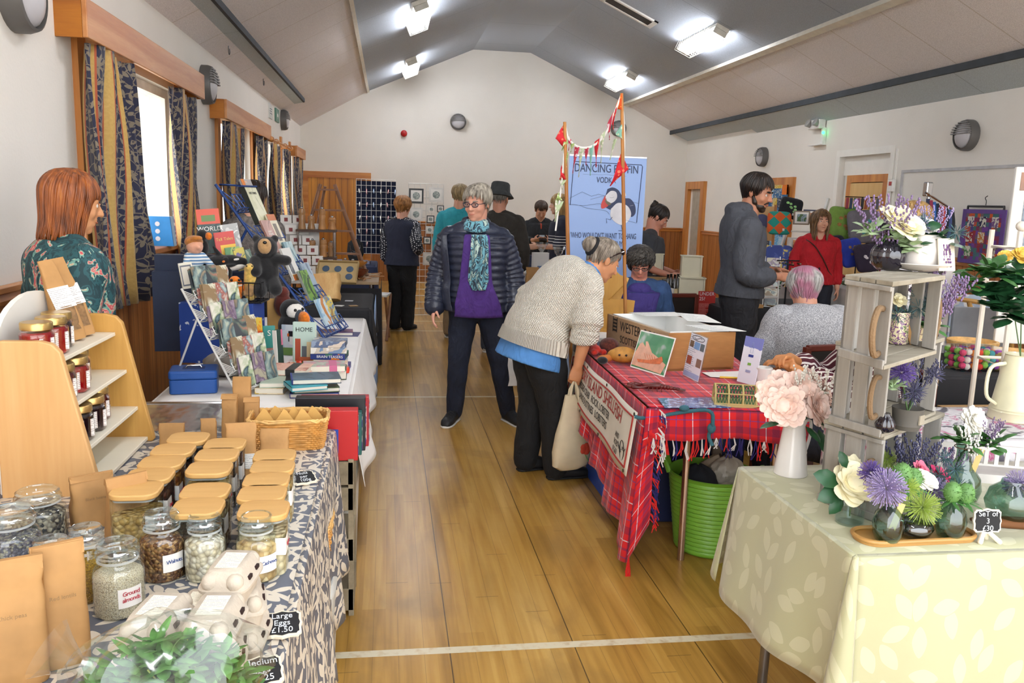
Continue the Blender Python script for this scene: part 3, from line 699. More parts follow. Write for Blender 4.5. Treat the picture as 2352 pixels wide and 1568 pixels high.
# ------------------------------------------------------------------ daylight
w=bpy.data.worlds.new('daylight');SC.world=w;w.use_nodes=True;g=G(w.node_tree)
bg=w.node_tree.nodes['Background'];dirv=g.sep(g.n('TexCoord',out=0))[2]
w.node_tree.links.new(g.ramp(g.m('MULTIPLY_ADD',dirv,.5,.5),[(.35,'cfcabd'),(.55,'f6f8fb'),(1.,'e4edf9')]),bg.inputs[0]);bg.inputs[1].default_value=3.2
SC.view_settings.view_transform='Standard';SC.view_settings.look='None';SC.view_settings.gamma=1;SC.view_settings.use_curve_mapping=False
SC.view_settings.exposure=0.8
SC.cycles.use_denoising=True;SC.cycles.max_bounces=8;SC.cycles.transparent_max_bounces=24;SC.cycles.caustics_reflective=False;SC.cycles.caustics_refractive=False
SC.cycles.sample_clamp_indirect=6
# ------------------------------------------------------------------ left front stall: jams, bags, jars
TZ=.74
def T(px,py,z=TZ):return on(px,py,z)
def leaf_cloth_tex(g):
 u,v,_=g.sep(g.co('UV'));uv=g.comb(u,v)
 wob=g.noise(uv,5,2,1);sc_=g.vm('SCALE',g.vm('SUBTRACT',wob,(.5,.5,.5)),out=0);sc_.node.inputs[3].default_value=.05;uvw=g.vm('ADD',uv,sc_)
 a,_c=g.leaves(uvw,19,.47,.2);b,_c=g.leaves(g.map(uvw,loc=(.37,.21,0)),26,.42,.17)
 l1=g.lt(g.vor(uvw,5.5,feat='DISTANCE_TO_EDGE',dim='2D'),.022);l2=g.lt(g.vor(g.map(uvw,loc=(.5,.1,0)),3.2,feat='DISTANCE_TO_EDGE',dim='2D'),.018)
 mk=g.m('MAXIMUM',g.m('MAXIMUM',a,b),g.m('MAXIMUM',l1,l2))
 return g.mix(mk,g.mix(g.noise(uv,8),'5b5f6a','6a6e78'),'d8cebd')
leafcloth=M('leaf_print_cloth',rough=.42,tex=leaf_cloth_tex,spec=.45)
def drape(x0,x1,y0,y1,z,drops,r=.02,wave=.02,nf=9,flare=.03,seed=0,nx=0):
 """table cloth: drops = {'r','l','f','b'} hanging lengths; each side its own sheet sharing the top's edge"""
 mb=MB();rnd=random.Random(seed);ph=rnd.random()*6
 L,Wd=y1-y0,x1-x0
 mb.grid(lambda u,v:(x0+Wd*u,y0+L*v,z+.003),10,10,lambda u,v:(Wd*u,L*v))
 def side(p,q,nrm,d,k):
  p,q,nrm=V(p),V(q),V(nrm);ln=(q-p).length;n=max(12,int(ln/.025))
  def fn(u,v):
   s=p.lerp(q,u)
   if v < .12:
    a=v/.12*pi/2;return s+nrm*(r*sin(a))+V((0,0,z+.003-r*(1-cos(a))))
   t=(v-.12)/.88
   w=wave*t*(sin(u*ln*nf+ph+k)+.5*sin(u*ln*nf*2.3+k*2))
   return s+nrm*(r+flare*t+w)+V((0,0,z+.003-r-(d-r)*t))
  mb.grid(fn,n,14,lambda u,v:((k*.37+v*d+Wd),u*ln) if k % 2 else (u*ln,k*.37+v*d))
 for s,d in drops.items():
  if s == 'r':side((x1,y0,0),(x1,y1,0),(1,0,0),d,1)
  if s == 'l':side((x0,y1,0),(x0,y0,0),(-1,0,0),d,3)
  if s == 'f':side((x0,y0,0),(x1,y0,0),(0,-1,0),d,2)
  if s == 'b':side((x1,y1,0),(x0,y1,0),(0,1,0),d,4)
 for s1,s2,cx,cy,a0 in (('r','b',x1,y1,0),('b','l',x0,y1,90),('l','f',x0,y0,180),('f','r',x1,y0,270)):
  if s1 in drops and s2 in drops:
   def cf(u,v):
    a=rad(a0+90*u);d=drops[s1]+(drops[s2]-drops[s1])*u;n=V((cos(a),sin(a),0));c=V((cx,cy,0))
    if v < .12:q=v/.12*pi/2;return c+n*r*sin(q)+V((0,0,z+.003-r*(1-cos(q))))
    t=(v-.12)/.88;return c+n*(r+(flare+.5*wave*sin(u*pi))*t)+V((0,0,z+.003-r-(d-r)*t))
   mb.grid(cf,8,14,lambda u,v:(v*.5+Wd,u*.08))
 return mb
steel=M('table_leg_steel','8d8a88',.3,.9,var=.1);beech=M('table_top_edge','a88e6a',.5);chrome=M('chrome','c9c9cc',.18,1.,var=.05)
def trestle(label,x0,x1,y0,y1,z=TZ,legm=None,top=None,legs=None,th=.025,splay=0.):
 t=thing('folding_table',label,'table',((x0+x1)/2,(y0+y1)/2,0));a,b=(x1-x0)/2,(y1-y0)/2
 obj('tabletop',MB().box(-a,-b,z-th,a,b,z),top or beech,t,False,bev=.004)
 for sx in (-1,1):
  for sy in (-1,1):obj('leg',MB().tube([(sx*(a-.07),sy*(b-.1),z-th),(sx*(a-.07+splay),sy*(b-.08+splay),0)],.016,10),legm or steel,t)
 for sy in (-1,1):obj('cross_bar',MB().tube([(-a+.07,sy*(b-.09),.3),(a-.07,sy*(b-.09),.3)],.01,8),legm or steel,t)
 return t
trestle('folding table under grey leaf printed cloth',-1.08,-.2,.5,2.98)
tb=drape(-1.08,-.2,.5,2.98,TZ,{'r':.5,'b':.3},wave=.016,nf=16,flare=.03,seed=2)
tag(obj('tablecloth',tb,leafcloth,solid=.002),'grey oilcloth with cream leaves and branches on front left table','tablecloth')
# ---- shared bits
kraft=M('kraft_paper','b08450',.75,var=.14,vs=14,bump=.5,bs=26,bd=.006);kraft_d=M('kraft_paper_inside','9c6c36',.8,var=.1)
paper=M('white_paper','f1eee8',.7,var=.02);ink=M('black_ink','1e1d22',.7);rink=M('red_ink','b8263a',.7);bink=M('blue_ink','2c4a86',.7)
def lines_tex(bg,fg,per=.006,fill=.62):
 def f(g):
  x,y,z=g.sep(g.co('UV'));row=g.m('FLOOR',g.m('DIVIDE',y,per))
  wn=g.n('TexWhiteNoise',{1:row},0,noise_dimensions='1D')
  n=g.noise(g.comb(g.m('MULTIPLY',x,620),g.m('MULTIPLY',row,7.3)),1.,1)
  k=g.m('MULTIPLY',g.stripe(y,per,per*.3),g.gt(n,.42));k=g.m('MULTIPLY',k,g.lt(x,g.m('MULTIPLY_ADD',wn,.05,fill*.05)))
  return g.mix(k,bg,fg)
 return f
printed=M('printed_label',rough=.6,tex=lines_tex('f3f0ea','9a9591',.0055,.5))
def uvquad(mb,p0,px,py,w=None,h=None):       # flat sheet with uv in metres
 p0,px,py=V(p0),V(px),V(py)
 return mb.add([p0,p0+px,p0+px+py,p0+py],[(0,1,2,3)],[(0,0),(px.length,0),(px.length,py.length),(0,py.length)])
def kraft_bag(label,loc,w,d,h,rz=0.,lean=0.,tilt=0.,folded=True,group=None,win=False,lab=None,text=None,top=None,tw=.5,m=None):
 t=thing('kraft_bag',label,'paper bag',loc,group=group,rot=(rad(lean),rad(tilt),rz));m=m or kraft
 rnd=random.Random(sum(map(ord,label)));j=lambda s:(rnd.random()-.5)*s
 rg=[]
 top=top or (w*.98,.006)
 for i,f in enumerate((0,.03,.18,.38,.55,.68,.8,.9,1.)):
  k=max(0,(f-.3)/.7)**1.3
  ww=w/2*(1+.04*sin(f*7)+j(.05)) * (1-k)+top[0]/2*k;dd=d/2*(1+.06*sin(f*5+1)+j(.12))*(1-k)+top[1]*k
  if i == 0:ww *= .94;dd *= .9
  rg.append((V((j(.06)*w*f,j(.15)*d*f,h*f)),V((ww,0,0)),V((0,dd,0)),.42))
 obj('body',MB().loft(rg,28),m,t,ang=50)
 obj('gusset_crease',MB().tube([(w/2*.99,-d*.05,h*.06),(w/2*.93,0,h*.5),(top[0]/2*.98,0,h*.95)],.0022,5),kraft_d,t)
 if folded:
  tp=top[0]/2
  obj('folded_top',MB().rings([[(x*tp*1.01,y+j(.004),z) for x,y,z in ((-1,-.012,h*.9),(1,-.010,h*.905),(1.01,-.004,h*1.01),(-1.01,-.003,h*1.0))],[(x*tp*1.01,y,z) for x,y,z in ((-1,.012,h*.9),(1,.011,h*.905),(1.01,.006,h*1.01),(-1.01,.005,h))]]),m,t,False)
 if win:
  q=MB();q.loft([(V((0,-d*.02,h*.12)),V((w*.42,0,0)),V((0,d*.53,0)),.4),(V((0,0,h*.42)),V((w*.4,0,0)),V((0,d*.56,0)),.4)],24)
  obj('clear_window',q,M('bag_window','8a6a48',.12,var=.4,vs=60,coat=1.),t)
  obj('label',uvquad(MB(),(-w*.45,-d*.5-.003,h*.4),(w*.9,0,0),(0,.012,h*.26)),printed,t,False)
 if lab:x,z,lw,lh=lab;obj('label',uvquad(MB(),(x*w-lw/2,-d*.53-.003,z*h-lh/2),(lw,0,0),(0,0,lh)),printed,t,False)
 if text:txt(text,t,(.0,-d*.56-.002,h*.62),(rad(86),0,0),.010,M('pencil_ink','8a6a44'),'handwriting')
 return t
def zt(px,py,Y):return oy(px,py,Y).z
GB='folded kraft bags on the leaf cloth'
kraft_bag('tall folded kraft bag in front left corner, the right one of two',T(122,1553)+V((0,.05,0)),.084,.065,(zt(125,1238,1.47)-TZ)*.95,rad(28),group=GB,text='Red lentils')
kraft_bag('tall folded kraft bag cut by left edge of the photo',T(10,1600)+V((0,.05,0)),.10,.075,(zt(45,1275,1.42)-TZ)*.96,rad(22),group=GB,text='Chick peas')
kraft_bag('short folded kraft bag in front of the jam shelf, left one',T(206,1215)+V((0,.03,0)),.1,.07,zt(205,1100,2.15)-TZ+.02,rad(30),group=GB,text='Black beans')
kraft_bag('short folded kraft bag in front of canisters, right of its twin',T(288,1255)+V((0,.03,0)),.095,.07,zt(285,1108,2.02)-TZ+.02,rad(34),group=GB,text='Split peas')
# ---- jam shelf
pale_wood=M('pale_pine',rough=.5,tex=wood_tex('d3a468','e2bb84',2,5,.06,False));cream_shelf=M('cream_shelf','efe7d2',.45,var=.03);edge_wood=M('pine_edge',rough=.5,tex=wood_tex('b98a3e','d7a85a',2,7,.06,False))
sh=thing('jam_shelf','wedge shaped pine shelf unit with cream shelves holding jam jars','shelf unit',(-1.03,2.34,TZ))
SHH=.435
def panel_prof():return [(0,0),(.245,0),(.255,.01),(.17,SHH-.03),(.15,SHH-.008),(.12,SHH),(.02,SHH),(0,SHH-.02)]
obj('side_panel',MB().prismy(panel_prof(),-.012,.012),pale_wood,sh,False,bev=.004)
obj('side_panel',MB().prismy(panel_prof(),.518,.542),edge_wood,sh,False,bev=.004)
bp=[(.012,0),(.518,0),(.518,.40)]+[(.265+.253*cos(a*pi/14),.40+.135*sin(a*pi/14)) for a in range(1,14)]+[(.012,.40)]
obj('back_board',MB().prismx(bp,-.012,.004),M('white_board','eeeae0',.4,var=.03),sh,False)
SHZ=[.02,.125,.25,.375];SHX=[.235,.208,.178,.148]
for z,x in zip(SHZ,SHX):obj('shelf',MB().box(.004,.012,z-.012,x,.518,z),cream_shelf,sh,False,bev=.002)
# jam jars
gl_jam=glass('jam_jar_glass','fbf4f2',.07);gold_lid=M('gold_lid','c2a266',.3,.85,var=.06);jam_r=M('red_jam','8e0a10',.12,var=.2,coat=.6);jam_k=M('dark_jam','1c0c14',.12,var=.2,coat=.6);jam_b=M('deep_red_jam','4f0a12',.12,coat=.6)
jam_lab=M('jam_label',rough=.6,tex=lines_tex('f4f0ea','a38c8a',.0055,.25))
def jam_jar(label,loc,mt,h=.104,r=.044,rz=0.):
 t=thing('jam_jar',label,'jam jar',loc,rz,'hexagonal jam jars on the shelf unit')
 hexa=lambda rr,z:[(rr*cos(pi/3*k+pi/6+s*.12),rr*sin(pi/3*k+pi/6+s*.12),z) for k in range(6) for s in (-1,1)]
 obj('glass',MB().rings([hexa(r*.92,0),hexa(r,.006),hexa(r,h*.7),hexa(r*.88,h*.78),hexa(r*.8,h*.82)]),gl_jam,t,ang=30)
 obj('jam',MB().rings([hexa(r*.9,.002),hexa(r*.965,.008),hexa(r*.965,h*.66),hexa(r*.84,h*.74)]),mt,t,ang=30)
 obj('lid',MB().lathe([(r*.86,h*.8),(r*.92,h*.81),(r*.92,h*.97),(r*.87,h),(0,h)],24),gold_lid,t)
 q=MB();f=r*cos(pi/6)
 uvquad(q,(-r*.5,-f-.001,h*.12),(r,0,0),(0,0,h*.48));c,s=cos(pi/3),sin(pi/3)
 uvquad(q,(r*.5,-f-.001,h*.12),(r*.8*c,r*.8*s,0),(0,0,h*.48));obj('label',q,jam_lab,t,False)
 return t
def onshelf(k,yf,xf):return V((-1.03+SHX[k]-xf,2.34+yf,TZ+SHZ[k]))
JR=rad(58)
for k,yf,xf,mt,l in (
 (3,.045,.055,jam_r,'red jam jar at near end of the top shelf'),(3,.145,.055,jam_r,'bright red jelly jar second along the top shelf'),(3,.24,.075,jam_k,'dark jam jar beside paper bags on the top shelf'),
 (2,.1,.055,jam_b,'deep red jam jar partly behind side panel on the middle shelf'),(2,.205,.055,jam_r,'bright red jam jar in the middle of the middle shelf'),(2,.25,.14,jam_b,'jam jar standing behind the bright red one on the middle shelf'),(2,.32,.09,jam_b,'brownish red jam jar at far end of the middle shelf'),
 (1,.13,.055,jam_k,'dark jam jar partly behind side panel on the lower shelf'),(1,.235,.055,jam_k,'blackish jam jar in the middle of the lower shelf'),(1,.27,.155,jam_b,'jam jar standing behind the others on the lower shelf'),(1,.355,.08,jam_b,'deep red jam jar at far end of the lower shelf')):
 jam_jar(l,onshelf(k,yf,xf),mt,rz=JR+rad(random.uniform(-8,8)))
for i,(yf,l) in enumerate(((.345,'slim kraft bag with clear window leaning on top shelf, nearer the jars'),(.425,'slim kraft bag with clear window on top shelf, at far end'))):
 kraft_bag(l,onshelf(3,yf,.07),.075,.045,.255,rad(52),-14,-8,False,'windowed kraft bags on the jam shelf',True,top=(.045,.004))
# ---- glass clip jars
gl=glass('jar_glass','f7fcfc',.07);gl_lid=glass('jar_lid_glass','eef6f8',.2)
def grains(name,c1,c2,sc,bd=.006,c3=None):
 def f(g):
  v=g.vor(g.co(),sc,1);n=g.noise(v,3,1);st=[(.3,c1),(.62,c2)]
  c=g.ramp(g.sep(v)[0],st+([(.85,c3)] if c3 else []));d=g.vor(g.co(),sc)
  return g.mix(g.m('MULTIPLY',g.m('POWER',d,1.6),.85,clamp=True),c,g.mix(1.,c,'70583c','MULTIPLY'))  # gaps between grains darkened in the colour, as shade that rounds them
 return M(name,rough=.7,tex=f,bump=.7,bd=bd,htex=lambda g:g.m('SUBTRACT',1.,g.vor(g.co(),sc)))
JAR=[(0,.0),(.8,0),(.95,.02),(1.,.06),(1.,.56),(.97,.63),(.86,.69),(.77,.72),(.76,.76)]
def clip_jar(label,loc,r,h,cont,fill=.6,rz=0.,text=None,tm=None):
 t=thing('storage_jar',label,'glass jar',loc,rz,'round glass storage jars')
 obj('glass',MB().lathe([(a*r,b*h) for a,b in JAR[1:]],36,cap=False),gl,t)
 pr=[(a*r*.95,max(.006,b*h)) for a,b in JAR if b <= fill];top=pr[-1][0]
 q=MB().lathe(pr+[(top*.98,fill*h),(top*.6,fill*h+.01),(top*.2,fill*h+.004),(0.001,fill*h+.006)],36)
 o=obj('contents',q,cont,t,ang=0)
 obj('seal',MB().lathe([(r*.74,.75*h),(r*.8,.76*h),(r*.8,.785*h),(r*.76,.79*h)],36,cap=False),M('clear_seal','e4e8e6',.3,alpha=.55),t)
 obj('lid',MB().lathe([(r*.83,.81*h),(r*.85,.83*h),(r*.8,.85*h),(r*.84,.88*h),(r*.79,.90*h),(r*.76,.955*h),(r*.78,.975*h),(r*.7,h),(r*.6,.985*h),(0.001,.97*h)],36),gl_lid,t)
 if text:
  q=MB();n=8
  q.grid(lambda u,v:(r*1.012*cos(-pi/2+(u-.5)*1.0+.75),r*1.012*sin(-pi/2+(u-.5)*1.0+.75),h*(.2+.26*v)),n,1,lambda u,v:(u*.06,v*.04));obj('label',q,paper,t)
  a=-pi/2+.75;txt(text,t,(r*1.02*cos(a),r*1.02*sin(a),h*.35),(rad(90),0,a+pi/2),.0125,tm or rink,'handwriting',space=.85)
 return t
walnut=grains('walnut_halves','6b3c18','a8743c',140,.01,'c79a5e');almond=grains('flaked_almonds','e6d6b4','f6ecd8',90,.008);cashew=grains('cashew_nuts','d8b87c','e8d09c',62,.012,'c9a366')
ground=grains('ground_almonds','ecdcb8','f4e8cc',420,.002);coconut=grains('coconut_flakes','d6cdb8','efe9da',300,.003);mustard=grains('yellow_seeds','a87a12','c99a22',380,.003);lav=grains('dried_flower_buds','5a5866','8d8a94',190,.006,'aaa58f');seeds=grains('striped_seeds','2f2f33','8a8478',120,.008,'b8ae98')
def jar_at(label,px,py,top,wpx,cont,fill,text=None,tm=None,rz=0.):
 p=T(px,py);r=wpx*.5*(p.y+.06)/FPX*1.03;p=V((p.x*(1+r/p.y),p.y+r,TZ));clip_jar(label,p,r,zt(px,top,p.y)-TZ-.002,cont,fill,rz,text,tm)
jar_at('glass jar of cream ground almonds nearest the camera',278,1433,1240,108,ground,.58,'Ground\nalmonds')
jar_at('glass jar of mustard yellow seeds behind ground almonds',207,1395,1206,86,mustard,.56)
jar_at('glass jar of brown walnut halves with small lid',377,1347,1173,97,walnut,.6,'Walnuts',bink)
jar_at('glass jar of white flaked almonds between walnuts and cashews',474,1346,1180,90,almond,.6)
jar_at('glass jar of pale cashew nuts beside the aisle',592,1348,1180,92,cashew,.57,'Cashews',bink)
jar_at('glass jar of white coconut behind tall kraft bag',128,1410,1234,92,coconut,.58,'Desiccated\ncoconut')
jar_at('wide glass jar of grey dried buds at left edge',33,1345,1166,122,lav,.56)
jar_at('wide glass jar of dark striped seeds beneath the jam shelf',95,1262,1122,112,seeds,.55)
# ---- square canisters with bamboo lids
bamboo=M('bamboo_lid',rough=.45,tex=wood_tex('c99a58','e3bb78',0,14,.08,False))
CG='square glass canisters with bamboo lids'
fills={'tea':grains('loose_tea','2a1a10','4b3220',150,.006),'ginger':grains('candied_ginger','c09a50','d8b878',85,.01),'apple':grains('dried_apple','8a4a14','c98832',70,.01),'dates':grains('dark_dates','3a160c','5f2a14',80,.01),'banana':grains('banana_chips','c7a25c','e2c88c',75,.01),'macad':grains('white_nuts','d6c090','ead9b0',66,.012),'choc':grains('chocolate_drops','241008','42210f',90,.01),'mix':grains('mixed_fruit','6a3a1c','b08a4a',85,.01,'d8c89a')}
def canister(label,loc,kind,w=.1,h=.145,text=None,rz=0.):
 t=thing('square_canister',label,'canister',loc,rz,CG);a=w/2
 obj('glass',MB().rbox(-a,-a,.0,a,a,h-.016,.02),gl,t,ang=50)
 f=random.uniform(.62,.85)*h
 obj('contents',MB().rbox(-a+.003,-a+.003,.005,a-.003,a-.003,f,.018),fills[kind],t,ang=50)
 obj('seal',MB().rbox(-a+.005,-a+.005,h-.02,a-.005,a-.005,h-.012,.02),M('clear_seal'),t)
 obj('lid',MB().rbox(-a-.003,-a-.003,h-.014,a+.003,a+.003,h,.032,8),bamboo,t,bev=.003)
 q=MB().grid(lambda u,v:(a+.001 if u > .35 else a-.022*(1-u/.35)**2+.001,-a-.001+(.05*(u-.35) if u > .35 else 0)+.012*max(0,u-.35),h*(.38+.27*v)),8,1,lambda u,v:(u*.05,v*.04))
 obj('label',q,paper,t)
 if text:txt(text,t,(a+.0035,-a+.026,h*.52),(rad(90),0,rad(90)),.013,rink,'handwriting',space=.85)
 return t
CZ=.145
def can_at(px,py,*a,**k):p=on(px,py,TZ+CZ);canister(a[0],(p.x,p.y,TZ),*a[1:],**k)
for px,py,l,kd,tx in (
 (433,1003,'back canister of the left row by jam shelf','choc',None),(398,1030,'second canister from the back in the left row','dates',None),(372,1058,'middle canister of the left row holding apple rings','apple','Apple Rings'),(344,1088,'fourth canister from the back in the left row, reddish dates inside','dates','Dates'),(314,1120,'front canister of the left row behind kraft bag','ginger','Crystal\nGinger'),
 (517,1017,'back canister of the middle row','choc',None),(499,1041,'second canister from the back in the middle row','tea',None),(481,1072,'middle row canister of cherries, third from the back','banana','Cherries'),(472,1124,'middle row canister with swirled grain lid, second from the front','mix',None),(455,1160,'front canister of the middle row above flaked almonds','tea',None),
 (631,1043,'back canister of the right row beside the basket','macad',None),(626,1069,'second canister from the back in the right row','banana',None),(612,1099,'middle canister of the right row','macad',None),(602,1130,'right row canister with dark streak in its lid','banana',None),(606,1166,'front canister of the right row full of pale nuts','macad','Yoghurt')):
 can_at(px,py,l,kd,text=tx,w=.103)
# ---- bags between canisters and basket
KB='kraft pouches by the basket'
for px,py,top,w,d,l,fo,lean in (
 (530,1010,905,.052,.04,'narrow folded kraft pouch standing left of its tall neighbour',True,0),(560,1000,862,.06,.04,'tallest kraft pouch with pointed open top',False,4),(580,1010,912,.05,.04,'narrow folded kraft pouch touching the basket side',True,0),
 (556,1100,972,.085,.05,'wide kraft pouch with white label by middle canisters',False,-4),(631,1085,985,.085,.05,'wide kraft pouch in front of the wicker basket',False,-3),(483,1060,958,.045,.03,'small pointed kraft pouch behind the middle canisters',False,6),(400,1060,968,.075,.04,'kraft pouch leaning beside far end of the jam shelf',False,8)):
 p=T(px,py);kraft_bag(l,p,w,d,zt(px,top,p.y)-TZ,rad(random.uniform(-12,12)),lean,0,fo,KB,top=(w*1.02,.004),lab=(.2,.35,w*.5,.045) if w > .08 else None)
# ---- wicker basket with sachets
wick=M('wicker','c08a44',.55,var=.25,vs=40);wick2=M('wicker_pale','d7ab68',.55,var=.2,vs=40)
def basket(label,loc,w,d,h,flare,rz,cat='basket',rows=13,m1=None,m2=None,name='wicker_basket'):
 t=thing(name,label,cat,loc,rz);m1=m1 or wick
 def loop(z,off,amp,ph,n=64):
  k=1+flare*z/h;pts=[]
  for i in range(n):
   a=2*pi*i/n;x,y=cos(a),sin(a);e=.35
   x=math.copysign(abs(x)**e,x);y=math.copysign(abs(y)**e,y);q=amp*(1 if (i+ph) % 2 else -1)
   pts.append((x*(w/2*k+off+q),y*(d/2*k+off+q),z))
  return pts
 wv=MB()
 for r in range(rows):wv.tube(loop(.004+(h-.012)*r/(rows-1),0,.0022,r % 2),h/rows*.52,5,True)
 obj('woven_side',wv,m1,t)
 up=MB()
 for i in range(0,64,2):a,b=loop(0,0,0,0)[i],loop(h,0,0,0)[i];up.tube([a,b],.0022,4)
 obj('stake',up,m1,t)
 rm=MB()
 for k in range(3):rm.tube([(x,y,h+.004*sin(i*1.3+k*2.1)) for i,(x,y,z) in enumerate(loop(h,.003*cos(k*2.1),.001,k))],.004,5,True)
 obj('rim',rm,m2 or wick2,t);obj('base',MB().rbox(-w/2*.97,-d/2*.97,0,w/2*.97,d/2*.97,.006,.03),m1,t)
 return t
bk=basket('rectangular wicker basket of kraft sachets at table corner',(-.325,2.80,TZ+.004),.225,.15,.1,.14,rad(2))
for i,(x,y,a) in enumerate(((-.08,.0,8),(-.045,.03,-12),(-.01,-.01,10),(.02,.02,-6),(.05,.0,14),(.085,.025,-10))):
 t=thing('kraft_sachet',('pointed kraft sachet at left end of the wicker basket','second pointed sachet from left in the basket','third sachet from left in the basket, low','fourth sachet along the basket, tilted','tall bright pointed sachet near right end of basket','sachet at right end of the basket')[i],'sachet',(-.325+x,2.80+y,TZ+.012),rad(a),'kraft sachets in the wicker basket')
 obj('envelope',MB().rings([[(-.035,-.008,0),(.035,-.008,0),(.035,.008,0),(-.035,.008,0)],[(-.035,-.006,.075),(.035,-.006,.065),(.035,.006,.065),(-.035,.006,.075)],[(-.004-.01*i/6,-.002,.118),(.006-.01*i/6,-.002,.112),(.006-.01*i/6,.002,.112),(-.004-.01*i/6,.002,.118)]]),M('sachet_kraft','cfa258',.7,var=.1),t,False)
# ---- egg boxes
pulp=M('egg_box_pulp','c6baa9',.9,var=.06,vs=60,bump=.6,bs=160,bd=.002);pulp_in=M('egg_box_slot','2a1410',.9)
def egg_box(label,loc,rz,text=True):
 t=thing('egg_box',label,'egg box',loc,rz,'pulp egg boxes stacked on the leaf cloth');t.scale=(.82,.82,.9)
 X=lambda a:V((a,0,0));Y=lambda a:V((0,a,0));Z=lambda z:V((0,0,z))
 q=MB().loft([(Z(0),X(.042),Y(.066),.45),(Z(.012),X(.046),Y(.070),.45),(Z(.034),X(.051),Y(.075),.4)],40)
 for sx in (-1,1):
  for k in (-1,0,1):q.ell((sx*.024,k*.045,.02),(.022,.023,.02),12,8)
 obj('tray',q,pulp,t,ang=60)
 q=MB().loft([(Z(.032),X(.0555),Y(.0795),.42),(Z(.037),X(.0555),Y(.0795),.42),(Z(.039),X(.051),Y(.0755),.4),(Z(.056),X(.044),Y(.068),.4),(Z(.068),X(.036),Y(.058),.38),(Z(.070),X(.034),Y(.056),.38)],40)
 for sx in (-1,1):
  for sy in (-1,1):q.ell((sx*.026,sy*.058,.048),(.019,.0205,.0195),14,9)
 obj('lid',q,pulp,t,ang=60)
 for sy in (-1,1):obj('slot',MB().cbox((.0485,sy*.025,.048),(.006,.018,.007)),pulp_in,t,False)
 if text:obj('label',uvquad(MB(),(-.024,-.04,.0708),(.048,0,0),(0,.08,0)),M('egg_label',rough=.6,tex=lines_tex('fbf6e4','b5b0a0',.006,.4)),t,False)
 return t
EH=.0605
def eggs(px,py,lv,rz,label,text=True):p=on(px,py,TZ+EH*(lv+1)+.004);egg_box(label,(p.x,p.y,TZ+EH*lv),rad(rz),text)
eggs(531,1285,2,-8,'topmost egg box of the back stack by cashews')
pA=on(531,1285,TZ+EH*3);egg_box('egg box in the middle of the back stack, turned slightly',(pA.x+.012,pA.y+.02,TZ+EH),rad(10));egg_box('lowest egg box of the back stack on the cloth',(pA.x+.018,pA.y+.005,TZ),rad(-4))
eggs(490,1388,2,-5,'topmost egg box of the front stack beside chalk sign');pB=on(490,1388,TZ+EH*3)
egg_box('middle egg box of the front stack',(pB.x+.006,pB.y+.002,TZ+EH),rad(6));egg_box('lowest egg box of the front stack',(pB.x+.008,pB.y-.01,TZ),rad(-3))
eggs(360,1388,2,-10,'topmost egg box of left stack above bagged greens');pC=on(360,1388,TZ+EH*3)
egg_box('middle egg box of left stack above bagged greens',(pC.x,pC.y+.004,TZ+EH),rad(-4));egg_box('lowest egg box of left stack above bagged greens',(pC.x+.004,pC.y,TZ),rad(-12))
egg_box('egg box lying behind left stack under walnut jar',(pC.x+.035,pC.y+.125,TZ+EH),rad(-6));egg_box('bottom egg box under the one by walnut jar',(pC.x+.035,pC.y+.128,TZ),rad(-9))
# ---- bag of greens
def leaf_blade(mb,p,d,n,L,w,bend=.15):
 d=V(d).normalized();n=V(n);s=d.cross(n);s=s.normalized() if s.length > 1e-5 else d.orthogonal().normalized();n=s.cross(d)
 a=V(p);vs=[a]
 for f,k in ((.25,.8),(.55,1.),(.82,.6)):c=a+d*L*f-n*bend*L*f*f;vs += [c-s*w*k,c+n*w*.25,c+s*w*k]
 vs.append(a+d*L-n*bend*L);fs=[(0,2,1),(0,3,2),(1,2,5,4),(2,3,6,5),(4,5,8,7),(5,6,9,8),(7,8,10),(8,9,10)]
 return mb.add(vs,fs)
rnd=random.Random(4)
pg=oy(375,1500,1.2);gb=thing('bag_of_greens','clear plastic bag of green leafy herbs at the front','bag of greens',(pg.x,pg.y,TZ+.02),rad(15))
q=MB()
for i in range(1100):
 a=rnd.uniform(0,6.28);r=rnd.random()**.5
 p=V((r*.12*cos(a),r*.07*sin(a),.012+rnd.random()*.165*(1-r*r*.6)));d=V((rnd.uniform(-1,1),rnd.uniform(-1,1),rnd.uniform(-.2,.7)))
 leaf_blade(q,p,d,(0,0,1),rnd.uniform(.024,.045),rnd.uniform(.005,.010),rnd.uniform(0,.5))
obj('greens',q,M('herb_leaves','4f7d3a',.6,var=.5,vs=45),gb)
q=MB()
for i in range(26):a=rnd.uniform(-.3,.3);x=rnd.uniform(-.06,.05);y=rnd.uniform(-.04,.04);q.tube([(x,y,rnd.uniform(.02,.16)),(x+.05*cos(a),y+.05*sin(a),rnd.uniform(.03,.08))],.0013,5)
obj('stem',q,M('herb_stems','9fae5a',.6),gb)
def crumple(mb,rx,ry,rz,nz,seed):
 rr=random.Random(seed);ph=[rr.random()*6 for _ in range(8)]
 rs=[]
 for i in range(1,22):
  t=pi*i/22;rg=[]
  for j in range(40):
   a=2*pi*j/40;k=1+nz*(sin(3*a+ph[0]+2*t)+.7*sin(7*a+ph[1]-5*t)+.5*sin(11*a+ph[2]+7*t))
   rg.append((rx*k*sin(t)*cos(a),ry*k*sin(t)*sin(a),rz-rz*cos(t)*(1+nz*sin(5*a+ph[3]))))
  rs.append(rg)
 return mb.rings(rs)
film=glass('clear_film','fafcfc',.08,.14)
q=crumple(MB(),.145,.09,.1,.085,5)
obj('film_bag',q,film,gb,ang=18)
obj('twisted_neck',MB().at(TR(-.1,.03,.12) @ RY(-50)).lathe([(.02,0),(.012,.02),(.03,.05),(.045,.07)],14,cap=False),film,gb,ang=10)
